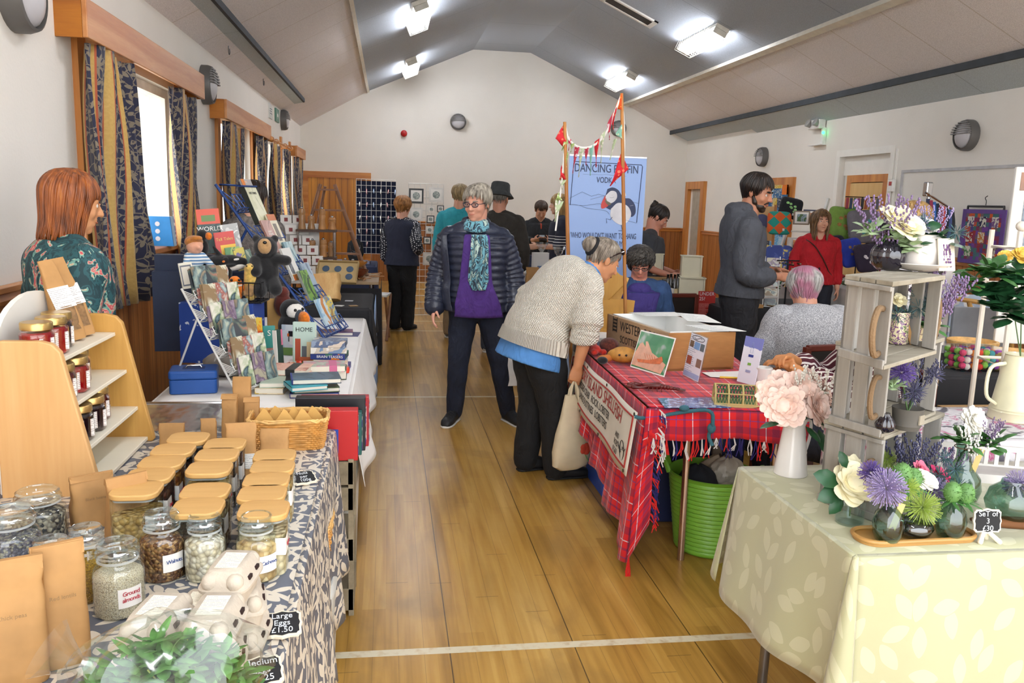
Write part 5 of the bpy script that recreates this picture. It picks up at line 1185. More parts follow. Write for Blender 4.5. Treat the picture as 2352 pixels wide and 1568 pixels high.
nb('olive green notebook third in the blue pile',728,902,TZ+.022,.19,.14,.02,12,flat('olive','4a5c38'),spine=flat('teal_sp','2a6a6a'))
nb('dark blue notebook at the bottom of the blue pile',722,914,TZ,.2,.14,.02,2,flat('deepblue','2c3478'))
# ---- lump of bags behind the cash box, games in the aisle
q=T(515,880);single('canvas_bag',crumple(MB().at(TR(q.x,q.y+.16,TZ)),.12,.08,.06,.05,9),M('grey_canvas','8f8880',.9,var=.15),'slumped grey canvas bag behind the cash box','bag')
GM='board games standing in the wooden crate'
for i,(y,h,th,c,l) in enumerate(((3.045,.19,.06,'b3181c','tall red board game box standing nearest in the crate'),(3.105,.165,.05,'1c5a54','teal board game box standing in the crate'),(3.16,.21,.05,'17171c','black edged board game box with white letters'),(3.215,.2,.045,'a8202a','red board game box at far end of the crate'))):
 t=thing('board_game',l,'board game',(-.235+.012*i,y,.613),0,GM);m=flat('game%d' % i,c)
 obj('box',MB().box(-.13,-th/2,0,.13,th/2,h),m,t,False,bev=.003)
 obj('printed_panel',MB().box(.131,-th*.4,h*.1,.132,th*.4,h*.9),cv('gp%d' % i,c,'d8d4cc','2a3a9a','c8242a',sc=16),t,False)
 if i == 2:txt('CONTEST',t,(.1335,0,h*.5),(rad(90),rad(-90),rad(90)),.034,paper,'lettering',sx=.9)
 if i == 0:obj('cut_out_figure',MB().box(-.05,-th/2-.003,.03,.06,-th/2,.12),flat('bluefig','23409a'),t,False)
t=thing('silver_tray','shiny silver foil tray leaning beneath end of book stall','tray',(-.72,3.0,TZ-.03),rot=(rad(12),0,0))
obj('tray_face',MB().rbox(-.2,-.0,0,.2,.28,.004,.02),M('foil','c9ccd2',.12,1.,bump=.4,bs=9,bd=.01),t);obj('rolled_edge',MB().tube([(-.2,0,.004),(.2,0,.004),(.2,.28,.004),(-.2,.28,.004)],.006,6,True),chrome,t)
# ------------------------------------------------------------------ shellfish stall
P0,P1,P2_=V((1.09,3.27)),V((1.62,3.1)),V((1.13,4.75))
ex=V((.985,-.17)).normalized();ey=V((.03,.9995)).normalized()
t=thing('folding_table','chrome legged table under red tartan cloth at shellfish stall','table',(1.13,3.30,0),0)
obj('tabletop',MB().prism([(0,0),(.62,-.11),(.82,1.40),(.04,1.45)],.70,.73),beech,t,False)
chrome_leg=M('chrome_leg','b59a86',.22,.9,var=.15)
for a,b in (((.20,.14),(.19,.10)),((.60,.1),(.60,.1)),((.64,.06),(.64,.06)),((.10,1.36),(.1,1.36)),((.62,1.34),(.62,1.34))):obj('leg',MB().tube([(a[0],a[1],.70),(b[0],b[1],0)],.016,12),chrome_leg,t)
def tartan(g):
 u,v,_=g.sep(g.co('UV'));c=lin('c3161c')
 def st(x):return lambda per,w,off:g.stripe(x,per,w,off)
 U,Vv=st(u),st(v);p=.15
 col=g.mix(0.,'d2141a','d2141a')
 for f in (U,Vv):
  col=g.mix(g.m('MULTIPLY',f(p,.03,0),.42),col,'1e1440');col=g.mix(g.m('MULTIPLY',f(p,.010,.5),.5),col,'221650')
  col=g.mix(g.m('MULTIPLY',f(p,.004,.28),.85),col,'d9c7cf');col=g.mix(g.m('MULTIPLY',f(p,.004,.72),.6),col,'1d3a8a')
 tw=g.m('SINE',g.m('MULTIPLY',g.m('ADD',u,v),2600));return g.mix(g.m('MULTIPLY_ADD',tw,.06,.06),col,'3a0d14')
tartan_m=M('red_tartan',rough=.9,tex=tartan,sheen=.15)
def tw_(a,b):q=P0+ex*a+ey*b;return q
mb=MB();LX,LY=.66,1.5;zt_=.743
mb.grid(lambda u,v:(*(tw_(LX*u*(1+.3*v),LY*v)),zt_),8,16,lambda u,v:(LX*u,LY*v))
def left_side(u,v):          # long side towards the aisle, its bottom edge rising to the far end
 s=LY*u;d=(.68-.36*min(1,u*1.25)+.02*sin(u*26)) ;q=tw_(0,s);w=.022*v*sin(s*21)+.01*v*sin(s*47);o=.015+.05*v+w
 return (q.x-o,q.y+.0*v,zt_-.01*min(1,v*8)-d*v)
mb.grid(lambda u,v:left_side(u,v),60,14,lambda u,v:(1-v*.6,LY*u))
def front_side(u,v):q=tw_(LX*u,0);d=.115+.01*sin(u*9);return (q.x-.012*(1-u),q.y-.012-.02*v-.006*sin(u*30)*v,zt_-.008*min(1,v*6)-d*v)
mb.grid(front_side,30,5,lambda u,v:(LX*u,-.115*v))
def corner_flap(u,v):q=tw_(0,0);return (q.x-.02+.05*u*(1-v*.3)-.05*v*(1-u),q.y-.012-.02*u-.01*sin(v*9),zt_-.002-(.68-.18*u)*v)
mb.grid(corner_flap,5,12,lambda u,v:(.1*u,-.6*v))
tc=tag(obj('tablecloth',mb,tartan_m,solid=.003),'red tartan rug with fringe draped over the shellfish table','tablecloth')
fr=MB();rr=random.Random(3);frc=MB();frw=MB()
for i in range(34):
 u=(i+rr.random()*.6)/34;b=V(front_side(u,1));k=(fr,fr,frc,frw)[rr.randrange(4)];l=rr.uniform(.04,.085)
 for _ in range(3):k.tube([b+V((0,0,.004)),b+V((rr.uniform(-.01,.01),-.004,-l*.5)),b+V((rr.uniform(-.018,.018),-.002,-l))],.0024,4)
for i in range(20):
 v=i/20;b=V(corner_flap(1,v));k=(fr,fr,frc,frw)[rr.randrange(4)]
 for _ in range(3):k.tube([b,b+V((rr.uniform(.01,.03),-.004,-rr.uniform(.01,.03))),b+V((rr.uniform(.01,.04),-.004,-rr.uniform(.05,.08)))],.0024,4)
b=V(corner_flap(.1,1))
for _ in range(8):fr.tube([b+V((0,0,.01)),b+V((rr.uniform(-.01,.01),0,-.06)),b+V((rr.uniform(-.014,.014),0,-.12))],.003,4)
for q,c,n in ((fr,'c8201c','red'),(frc,'2a2468','navy'),(frw,'d8d2d0','white')):o=obj('fringe',q,M('fringe_'+n,c,.9),tc);o['label']=n+' strands of the fringe';o['kind']='stuff'
# banner tied along the aisle side
ban_m=M('banner_canvas','d9d2c4',.75,var=.06,vs=6,bump=.15,bs=9,bd=.01);ban_r=M('banner_red','9e2a22',.7);ban_k=M('banner_black','2b2522',.7)
s0,s1=.02,1.46;bt=thing('stall_banner','white canvas banner reading dry island shellfish hung along the tartan table','banner',(0,0,0))
def bpt(u,v,o=0.):s=s1+(s0-s1)*u;q=tw_(0,s);return V((q.x-.045-.035*v-o-.006*sin(s*9),q.y,.715-.02*sin(u*3)*0-.25*v-.03*u*v))
obj('canvas',MB().grid(lambda u,v:bpt(u,v),40,8),ban_m,bt,solid=.002)
def bstrip(a,b,w):
 q=MB();(u0,v0),(u1,v1)=a,b;n=20
 pts=[bpt(u0+(u1-u0)*k/n,v0+(v1-v0)*k/n,.003) for k in range(n+1)];q.tube(pts,w,6,flat=1);return q
for a,b in (((.03,.1),(.975,.1)),((.03,.9),(.975,.9)),((.03,.1),(.03,.9)),((.975,.1),(.975,.9))):obj('red_border',bstrip(a,b,.004),ban_r,bt)
def btext(s,u,v,size,m,sx=1.):
 o=txt(s,bt,(0,0,0),(0,0,0),size,m,'lettering')
 for q in o.data.vertices:q.co=bpt(u+q.co.x*sx/1.44,v-q.co.y/.26,.004+q.co.z)
btext('DRY ISLAND SHELLFISH',.545,.27,.082,ban_r,1.08);btext('DRESSED CRAB   ROCK LOBSTER',.44,.50,.05,ban_k,1.);btext('LANGOUSTINES  LOBSTERS',.46,.69,.05,ban_k,1.05);btext('AND\nROES\n01263',.85,.7,.032,ban_k);
for u,v in ((.075,.3),(.93,.7)):     # little outline sketches of shellfish
 q=MB();a=bpt(u,v,.005)
 for k in range(7):an=rad(200+24*k*1.0);q.tube([a+V((0,.012*k-.03,.02*sin(k))),a+V((0,.012*k-.03+.02*cos(an),.03+.03*sin(an)))],.0016,4)
 q.tube([a+V((0,.03*cos(x),.045*sin(x))) for x in [2*pi*k/14 for k in range(14)]],.002,4,True);obj('shellfish_sketch',q,ban_k,bt)
for u,v in ((.3,.04),(.6,.04),(.98,.05),(.3,.97),(.6,.97),(.97,.96)):obj('eyelet',MB().at(TR(bpt(u,v,.004)) @ RY(90)).lathe([(.008,0),(.008,.003),(.004,.004),(.004,0)],12),M('brass_eyelet','5c5346',.4,.8),bt)
rope=M('blue_rope','35626e',.9,bump=1.,bs=260)
a=bpt(1,.06,.01);single('rope_tie',MB().tube(catmull([a,a+V((.05,-.02,-.0)),V((1.30,3.19,.75)),V((1.33,3.17,.70)),V((1.325,3.19,.64)),V((1.34,3.18,.60))],6),.008,8).ell((1.22,3.215,.752),(.022,.014,.014)).ell((1.33,3.18,.675),(.018,.016,.022)),rope,'blue rope tying the banner to the table corner','rope')
# wooden fish box
crate_w=M('fish_box_wood',rough=.65,tex=wood_tex('8f5d2c','c18a4c',0,6,.12));crate_s=M('stencil_side',rough=.7,tex=wood_tex('a98a68','c9ad8a',1,7,.1,False));lin_w=M('white_liner','efefec',.5,var=.03)
c0,c1,c3=V((1.407,3.99)),V((1.79,4.05)),V((1.275,4.70))
fb=thing('fish_box','open wooden fish box with stencilled lettering on the tartan','wooden box',(c0.x,c0.y,.746));HB=.196
A,B,D_=V((0,0)),c1-c0,c3-c0;Cc=B+D_
def wall2(p,q,th,mt,nm,z0=0,z1=HB):d=(q-p).normalized();n=V((-d.y,d.x))*th;obj(nm,MB().prism([tuple(p),tuple(q),tuple(q+n),tuple(p+n)],z0,z1),mt,fb,False,bev=.002)
wall2(A,B,.016,crate_w,'front_board');wall2(D_,A,.016,crate_s,'stencilled_side');wall2(B,Cc,.016,crate_w,'side_board');wall2(Cc,D_,.016,crate_w,'end_board');obj('bottom_board',MB().prism([tuple(A),tuple(B),tuple(Cc),tuple(D_)],0,.012),crate_w,fb,False)
i_=lambda f,g_:B*f+D_*g_
q=MB();ins=[i_(.06,.04),i_(.94,.04),i_(.94,.96),i_(.06,.96)]
for k in range(4):p_,r_=ins[k],ins[(k+1) % 4];q.add([(p_.x,p_.y,.02),(r_.x,r_.y,.02),(r_.x,r_.y,HB+.004),(p_.x,p_.y,HB+.004)],[(0,1,2,3)])
q.add([(p_.x,p_.y,.10) for p_ in ins],[(0,1,2,3)]);obj('liner',q,lin_w,fb,False)
sd=V((A.x-D_.x,A.y-D_.y,0)).normalized();sn=V((-sd.y,sd.x,0));sn=sn if sn.x < 0 else -sn;R=Matrix((sd,(0,0,1),sd.cross(V((0,0,1))))).transposed().to_euler()
mid=(A+D_)/2;mp=V((mid.x,mid.y,.148))+sd.cross(V((0,0,1)))*.0015
txt('WESTER  ROSS',fb,mp+sd*.035,R,.078,ban_k,'stencil',sx=.86);txt('SCOTTISH SALMON',fb,mp+sd*.04-V((0,0,.072)),R,.058,ban_k,'stencil',sx=.85)
q=MB().at(TR(mp-sd*.25) @ R.to_matrix().to_4x4())
for k in range(4):q.box(-.025,-.035+.02*k,0,.025,-.025+.02*k,.001)
q.box(-.028,-.04,0,-.022,.045,.001).box(.022,-.04,0,.028,.045,.001);obj('stencil_mark',q,ban_k,fb,False)
def sheet(label,pts,mt=None,cat='paper',name='paper_sheet',lift=.0):
 q=MB();q.add([V(p) for p in pts]+[V(p)-V((0,0,.0015)) for p in pts],[(0,1,2,3),(7,6,5,4),(0,4,5,1),(1,5,6,2),(2,6,7,3),(3,7,4,0)],[(0,0),(.2,0),(.2,.14),(0,.14)]*2)
 return single(name,q,mt or paper,label,cat,smooth=False)
Bz=.746+HB+.007;prn=M('printed_sheet',rough=.6,tex=lines_tex('efeeea','a5b0b0',.014,1.6))
sheet('printed sheet lying on far rim of the fish box',[(*(c0+i_(.45,.80)),Bz),(*(c0+i_(1.1,.76)),Bz),(*(c0+i_(1.12,.99)),Bz),(*(c0+i_(.35,1.0)),Bz)],prn)
sheet('printed sheet folded over right rim of the fish box',[(*(c0+i_(.72,.42)),Bz+.01),(*(c0+i_(1.2,.36)),Bz),(*(c0+i_(1.22,.62)),Bz+.02),(*(c0+i_(.8,.66)),Bz+.03)],prn)
sheet('printed sheet on near right corner of the fish box',[(*(c0+i_(.66,.02)),Bz),(*(c0+i_(1.12,-.03)),Bz),(*(c0+i_(1.0,.2)),Bz+.006),(*(c0+i_(.5,.25)),Bz+.006)],prn)
# things on the tartan
TT=.748
def tt(px,py):return on(px,py,TT)
terra,shell_r=M('crab_tan','a8752e',.6,var=.3,vs=30),M('lobster_red','5a1a14',.4,var=.35,vs=40)
q=tt(1430,835);plush('tan crab toy with black tipped claws on the tartan',(q.x,q.y,TT),rad(-20),[('shell',terra,[((0,0,.045),(.085,.05,.04)),((.0,0,.062),(.06,.036,.03))]),('claw',M('claw_orange','b8692a',.7,var=.2),[('c',[(.08,-.01,.04),(.12,-.05,.035)],[.022,.026]),('c',[(-.07,-.02,.03),(-.11,-.05,.025)],[.02,.022])]),('claw_tip',blackF,[((.095,-.075,.03),(.026,.02,.022))]),('claw_tip',blackF,[((-.10,-.075,.025),(.028,.02,.02))]),('eye',eye_m,[((.02,-.052,.055),.006),((-.015,-.053,.055),.006)])],name='crab_toy')
q=tt(1383,812);plush('bright red lobster toy at far end of the tartan',(q.x,q.y,TT),rad(10),[('body',fur('scarlet','c22a1a'),[((-.05,-.01,.03),(.03,.05,.026)),((-.07,-.05,.02),(.02,.022,.018)),((-.02,-.06,.02),(.018,.024,.018)),('c',[(-.05,.02,.03),(-.03,.06,.05)],[.026,.022])]),('back',fur('mottled','6a3428',.5),[((.05,.02,.045),(.055,.055,.042))])],name='lobster_toy')
q=tt(1505,897);t=thing('lobster_model','small dark red lobster model lying on the tartan','model lobster',(q.x,q.y+.02,TT),rad(-24))
lb=MB();lb.chain([(-.04,0,.016),(.02,0,.02)],[.014,.017],12)
for k in range(6):lb.ell((.035+.014*k,0,.018-.001*k),(.011,.016-.0012*k,.013-.001*k),12,8)
obj('carapace',lb,shell_r,t,ang=0);obj('tail_fan',MB().ell((.125,0,.01),(.018,.02,.004)).ell((.12,.014,.01),(.016,.01,.004)).ell((.12,-.014,.01),(.016,.01,.004)),shell_r,t)
for sg_ in (-1,1):
 obj('claw',MB().chain([(-.03,sg_*.012,.014),(-.06,sg_*.035,.012),(-.09,sg_*.03,.012)],[.005,.006,.012],8).ell((-.108,sg_*.024,.012),(.02,.009,.008)),shell_r,t)
 lg=MB()
 for k in range(4):lg.tube([(-.02+.014*k,sg_*.012,.012),(-.02+.018*k,sg_*.034,.018),(-.02+.02*k,sg_*.046,.002)],.002,5)
 obj('leg',lg,shell_r,t);obj('antenna',MB().tube([(-.05,sg_*.006,.02),(-.09,sg_*.05,.04),(-.13,sg_*.075,.03)],.0012,4),shell_r,t)
def stand_card(label,p0,p1,h,tilt,mt,cat='display card',name='display_card'):
 a,b=V((p0.x,p0.y)),V((p1.x,p1.y));d=(b-a);w=d.length;t=thing(name,label,cat,((a.x+b.x)/2,(a.y+b.y)/2,TT),rot=(rad(-tilt),0,math.atan2(d.y,d.x)))
 obj('card',MB().box(-w/2,0,0,w/2,.003,h),mt,t,False);return t,w
def face_uv(t,x0,z0,x1,z1,mt,nm,o=.001):obj(nm,uvquad(MB(),(x0,-o,z0),(x1-x0,0,0),(0,0,z1-z0)),mt,t,False)
a,b=tt(1447,842),tt(1525,866);t,w=stand_card('photograph of a hand holding a langoustine leaning on fish box',a,b,.20,17,paper,'photograph','photo_print')
w2=.15;obj('picture',MB().box(-w/2+.006,-.0008,.007,w/2-.006,0,.193),M('photo_ground',rough=.25,tex=lambda g:g.ramp(g.noise(g.co(),9,2),[(.4,'2f7a4a'),(.55,'4c8f5e'),(.62,'a3b0a8')])),t,False)
hnd=MB().at(TR(0,-.0012,0));hnd.prismy([(-w/2+.008,.015),(w/2-.03,.01),(w/2-.012,.06),(w*.2,.085),(0,.10),(-w*.2,.15),(-w*.26,.148),(-w*.22,.12),(-w*.34,.14),(-w*.4,.13),(-w/2+.008,.08)],-.0006,0);obj('pictured_hand',hnd,M('photo_skin','d6a488',.3,var=.15,vs=30),t,False)
lg_=MB().at(TR(0,-.0026,0));lg_.prismy([(-w*.36,.05),(-.01,.06),(w*.12,.072),(w*.3,.095),(w*.36,.075),(w*.3,.055),(w*.05,.045),(-w*.3,.036)],-.0006,0)
for k in range(5):lg_.prismy([(-w*.1+.018*k,.06),(-w*.1+.02*k,.06),(-w*.2+.02*k,.088),(-w*.21+.02*k,.088)],-.0006,0)
obj('pictured_langoustine',lg_,M('photo_prawn','c96a38',.3,var=.25,vs=60),t,False)
a,b=tt(1567,862),tt(1604,881);t,w=stand_card('tall clear holder with price list and crab pictures',a,b,.225,9,glass('acrylic','eef3f5',.1),'menu holder','menu_holder')
face_uv(t,-w/2+.004,.006,w/2-.004,.22,M('menu_print',rough=.4,tex=lines_tex('e6e8f0','8a93ac',.0095,1.0)),'menu_sheet')
fm={k:M('menu_'+k,c,.5) for k,c in (('a','6e5a46'),('b','7aa6d8'),('c','5c6a72'),('d','9a4a34'),('e','8a6a5a'),('f','a3b4dc'))}
for k,x0,z0,x1,z1 in (('a',-.42,.155,-.2,.185),('b',-.15,.15,.16,.185),('c',.2,.15,.42,.185),('d',-.42,.07,-.15,.11),('e',.15,.07,.42,.11),('f',-.45,.01,.45,.035)):obj('menu_picture',MB().box(x0*w,-.0022,z0,x1*w,-.0012,z1),fm[k],t,False)
obj('oval_emblem',MB().tube([V((w*.36*cos(x),-.002,.203+.012*sin(x))) for x in [2*pi*k/20 for k in range(20)]],.0012,4,True).tube([V((w*.2*cos(x),-.002,.203+.006*sin(x*2))) for x in [pi*k/8 for k in range(9)]],.0012,4),M('emblem_navy','2c3344',.6),t)
a,b=tt(1692,875),tt(1733,886);t,w=stand_card('white and violet card with a bottle drawing, standing by the mug',a,b,.225,10,M('violet_card',rough=.3,tex=lambda g:g.mix(g.gt(g.m('ADD',g.sep(g.co())[2],g.m('MULTIPLY',g.noise(g.co(),14),.05)),.20),'e9ebf4','7d84c4')))
obj('bottle_outline',MB().tube([V((x,-.0015,z)) for x,z in ((-.008,.15),(-.008,.175),(-.003,.19),(-.003,.2),(.003,.2),(.003,.19),(.008,.175),(.008,.15))],.0008,4,True),M('pale_ink','8f9fc4',.5),t)
for z,ww,c in ((.135,.03,'2c3a8a'),(.095,.02,'7ab04a'),(.06,.03,'9aa0c0')):obj('printed_line',MB().box(-ww/2,-.0018,z-.006,ww/2,-.0008,z+.006),M('card_line_'+c,c,.5),t,False)
def sh_(pts):return [tuple(tt(*p)+V((0,0,.003))) for p in pts]
sheet('blue leaflet with pale lettering lying at the table corner',[tuple(tt(*p)+V((0,0,.004))) for p in ((1527,938),(1680,938),(1640,914),(1510,916))],M('blue_leaflet',rough=.15,tex=lambda g:g.mix(g.gt(g.noise(g.co(),34,3),.55),'44609e','a9b8d4'),coat=.5),'leaflet','leaflet')
sheet('white note paper lying beside pen',[tuple(tt(*p)+V((0,0,.003))) for p in ((1632,866),(1702,870),(1698,853),(1612,856))])
q0,q1=tt(1653,870),tt(1697,872);single('pen',MB().tube([q0+V((0,0,.009)),q1+V((0,0,.009))],.005,8),M('pen_yellow','d6b21f',.3),'yellow pen resting on the note paper','pen')
q=tt(1760,888);t=thing('mug','plain white mug at right edge of the tartan','mug',(q.x,q.y+.04,TT),rad(20));wc=M('white_ceramic','d9d3cd',.25,var=.03)
obj('cup',MB().lathe([(.034,0),(.039,.004),(.041,.085),(.038,.087),(.035,.08),(.033,.01),(0,.01)],28),wc,t);obj('handle',MB().tube([(.04,0,.07),(.066,0,.066),(.07,0,.04),(.06,0,.02),(.039,0,.018)],.006,8),wc,t)
# miniature creel
q=tt(1697,932);cr=thing('creel','miniature green netted lobster creel on the tartan','lobster pot',(q.x,q.y+.05,TT),rad(-16));cane=M('cane','b8a468',.6);net=M('green_net','1f5a3a',.8)
obj('base',MB().box(-.09,-.055,0,.09,.055,.01),cane,cr,False)
for x in (-.085,-.03,.03,.085):obj('hoop',MB().tube([(x,-.052*cos(a),.005+.075*sin(a)) for a in [pi*k/12 for k in range(13)]],.0045,6),cane,cr)
for a in (.6,1.57,2.5):obj('bar',MB().tube([(-.088,-.054*cos(a),.005+.077*sin(a)),(.088,-.054*cos(a),.005+.077*sin(a))],.003,6),cane,cr)
q=MB();rr=random.Random(2)
for i in range(14):
 for s_ in (-1,1):q.tube([(-.085+.0131*i+s_*.0131*4*(a/pi),-.05*cos(a),.006+.073*sin(a)) for a in [pi*k/8 for k in range(9)] if abs(-.085+.0131*i+s_*.0131*4*(a/pi)) < .09] or [(0,0,.02),(0,0,.021)],.0016,4)
obj('netting',q,net,cr);obj('loose_rope',MB().tube(catmull([(-.09,-.06,.004),(-.02,-.085,.004),(.07,-.075,.004),(.11,-.03,.004)],5),.003,6),cane,cr)
# under the table
tub=M('lime_plastic','76b038',.35,var=.04);q=on(1625,1285);r0=.15
t=thing('flexible_tub','lime green flexible tub of odds and ends under the tartan table','tub',(q.x+.06,q.y+r0,0),rad(-20))
pf=[(.150,0),(.158,.006)]
for k in range(17):z=.012+.0205*k;r_=.158+.045*z/.36;pf += [(r_+.0022,z),(r_+.0022,z+.013),(r_,z+.016)]
obj('tub_wall',MB().lathe(pf+[(.207,.37),(.198,.372),(.19,.35),(.145,.01),(0,.01)],40),tub,t)
obj('handle',MB().tube(catmull([(-.2,-.05,.36),(-.225,-.03,.42),(-.222,.02,.44),(-.2,.06,.36)],5),.012,8),tub,t);obj('handle',MB().tube(catmull([(.2,-.05,.36),(.22,-.03,.40),(.22,.02,.40),(.2,.06,.36)],5),.012,8),tub,t)
tx,ty=q.x+.06,q.y+r0
single('document_folder',MB().at(TR(tx+.03,ty-.02,.2) @ RZ(-14) @ RX(-62)).box(-.12,0,0,.12,.014,.2),M('folder_blue','1f4fae',.35),'bright blue folder sticking out of the green tub','folder',smooth=False)
single('document_folder',MB().at(TR(tx+.02,ty+.0,.24) @ RZ(-20) @ RX(-60)).box(-.13,0,0,.13,.012,.2),M('folder_grey','b0aeb4',.5),'pale grey folder lying across the green tub','folder',smooth=False)
single('cloth_bundle',crumple(MB().at(TR(tx-.06,ty+.03,.17)),.1,.09,.11,.05,3),M('dark_cloth_bundle','22242c',.9,var=.3),'dark folded cloth stuffed in the green tub','cloth')
single('plastic_bag',crumple(MB().at(TR(1.60,3.66,.0)),.17,.13,.2,.06,8),M('beige_plastic','b5a792',.35,var=.1,bump=.6,bs=9,bd=.02),'slumped beige plastic carrier bag behind the green tub','bag',ang=25)
single('plastic_bag',crumple(MB().at(TR(tx+.1,ty+.06,.27)),.09,.07,.07,.08,18),M('pale_plastic','c9c0b0',.35,var=.1,bump=.6,bs=9,bd=.02),'crumpled pale plastic bag on top of green tub','bag',ang=25)
t=thing('cool_box','large navy plastic cool box with grey lid under the tartan table','cool box',(1.5,4.05,0),rad(-4));nb_=M('navy_plastic','1f2850',.4,var=.05);gpl=M('grey_plastic','6f6c6a',.5)
obj('body',MB().rbox(-.3,-.22,0,.3,.22,.44,.03),nb_,t,bev=.006);obj('lid',MB().rbox(-.315,-.235,.44,.315,.235,.53,.035),gpl,t,bev=.01);obj('latch',MB().box(-.2,-.245,.36,-.15,-.222,.49),M('latch_tan','8f7f70',.5),t,False,bev=.004);obj('latch',MB().box(.12,-.245,.36,.17,-.222,.49),M('latch_tan'),t,False,bev=.004)
single('storage_crate',MB().rbox(1.16,4.2,0,1.4,4.6,.25,.02),M('bright_blue_plastic','2f55b8',.4),'bright blue plastic crate glimpsed under the tartan table','crate',bev=.006)
# bunting poles and bunting
bamb=M('bamboo_pole',rough=.5,tex=wood_tex('9a5f26','c58a44',2,12,.05,False));BPZ=.74
pl={}
for k,(x0,x1,py,l) in {'l':(1308,1297,280,'left bunting pole, the shorter bamboo cane'),'r':(1436,1428,214,'right bunting pole, taller bamboo cane behind the fish box')}.items():
 Y=4.85;a,b=oy(x0,700,Y),oy(x1,py,Y);a=a+(a-b)*((a.z-.0)/(b.z-a.z));pl[k]=b
 single('bunting_pole',MB().tube([a,a.lerp(b,.3),a.lerp(b,.31),a.lerp(b,.6),a.lerp(b,.61),b],[.0115,.011,.0125,.0105,.012,.0095],10),bamb,l,'pole','bamboo bunting poles')
bunt=thing('bunting','string of patterned triangular flags between two bamboo poles','bunting',tuple(pl['r']))
fl={}
for n,c1,c2 in (('red','c31d2a','e87a5a'),('green','9ab06a','d8e0b0'),('pale','b8c8a0','e6e2d4'),('pink','b8354a','d9c0c4'),('orange','d8541c','e8b03a'),('mint','8fc8b4','d2e4c4')):fl[n]=M('bunting_'+n,rough=.85,tex=(lambda c1,c2:lambda g:g.mix(g.lt(g.vor(g.co(),38,rnd=.6),.36),c1,c2))(c1,c2))
def rel(px,py,Y=4.85):return oy(px,py,Y)-pl['r']
tape=catmull([rel(1298,284),rel(1306,318),rel(1330,338),rel(1362,335),rel(1392,306),rel(1412,258),rel(1428,216)],5)
obj('tape',MB().tube(tape,.006,6,flat=.4),M('bunting_tape','d8d6d0',.8),bunt)
obj('tape',MB().tube(catmull([rel(1300,290),rel(1292,400),rel(1284,470),rel(1276,530)],5),.005,6,flat=.4),M('bunting_tape'),bunt);obj('tape',MB().tube(catmull([rel(1428,220),rel(1434,300),rel(1432,420),rel(1436,450)],5),.005,6,flat=.4),M('bunting_tape'),bunt)
for pts,n in ((((1296,284),(1275,318),(1302,345)),'red'),(((1300,296),(1304,330),(1290,346)),'green'),(((1306,310),(1312,322),(1306,346)),'pink'),(((1311,322),(1319,330),(1311,350)),'green'),(((1321,334),(1330,338),(1315,400)),'pink'),(((1332,339),(1340,340),(1329,408)),'pale'),(((1343,339),(1351,339),(1346,380)),'pink'),(((1355,336),(1362,333),(1356,404)),'mint'),(((1366,326),(1376,318),(1369,385)),'red'),(((1380,312),(1389,300),(1380,376)),'pale'),(((1394,288),(1406,262),(1400,322)),'pink'),(((1403,270),(1416,246),(1408,298)),'red'),(((1413,248),(1427,214),(1432,254)),'orange'),(((1414,308),(1427,286),(1432,322)),'mint'),(((1410,320),(1416,318),(1401,368)),'pale'),(((1429,346),(1443,388),(1401,428)),'red'),(((1293,345),(1304,350),(1302,390)),'green'),(((1290,378),(1300,412),(1285,412)),'red'),(((1285,412),(1300,412),(1291,436)),'pale'),(((1284,440),(1291,460),(1275,460)),'green'),(((1276,460),(1294,462),(1274,510)),'pale')):
 A_,B_,C_=[rel(*p) for p in pts];nrm=V((0,1,0));w_=.02
 f=lambda u,v:(A_.lerp(B_,u)).lerp(C_,v*(1 if True else 1))+nrm*(.02*sin(v*5+u*3)+w_*u)
 obj('flag',MB().grid(lambda u,v:A_.lerp(B_,u).lerp(C_,v*.985)+nrm*(.012*sin(v*6+u*4)),6,8),fl[n],bunt,solid=.0015)
# ply display easel beside the bending woman
t=thing('display_easel','pale plywood display stand between bending woman and seated woman','easel',(1.36,5.35,.74),rad(-18));ply=M('plywood',rough=.5,tex=wood_tex('c08f3e','d9ab58',2,5,.07,False))
obj('leaning_board',MB().at(RX(-20) @ RY(18)).box(-.09,0,-.05,.09,.012,.42),ply,t,False);obj('tilted_panel',MB().at(TR(.0,.05,.22) @ RY(42)).rbox(-.06,-.01,-.1,.08,.01,.22,.008),ply,t,False);obj('strut',MB().at(TR(.02,-.03,0) @ RY(-24)).box(-.01,-.01,0,.01,.01,.3),ply,t,False);obj('foot_board',MB().box(-.1,-.04,0,.16,.1,.02),ply,t,False);obj('shelf_lip',MB().box(-.08,-.05,.27,.05,.0,.285),ply,t,False)
for i,x in enumerate((0,.05,.1)):single('kraft_envelope',MB().at(TR(1.46+x,5.3+.03*i,.742) @ RX(-8) @ RY(4*i)).box(-.06,0,0,.06,.008,.21),M('envelope_ochre','b9852f',.6),('ochre folder nearest easel behind the fish box','second ochre folder behind the fish box','ochre folder furthest right behind the fish box')[i],'folder','ochre folders behind the fish box',smooth=False)
trestle('white topped table holding plywood easel and folders',1.12,1.75,5.05,5.6,.74,top=linen)
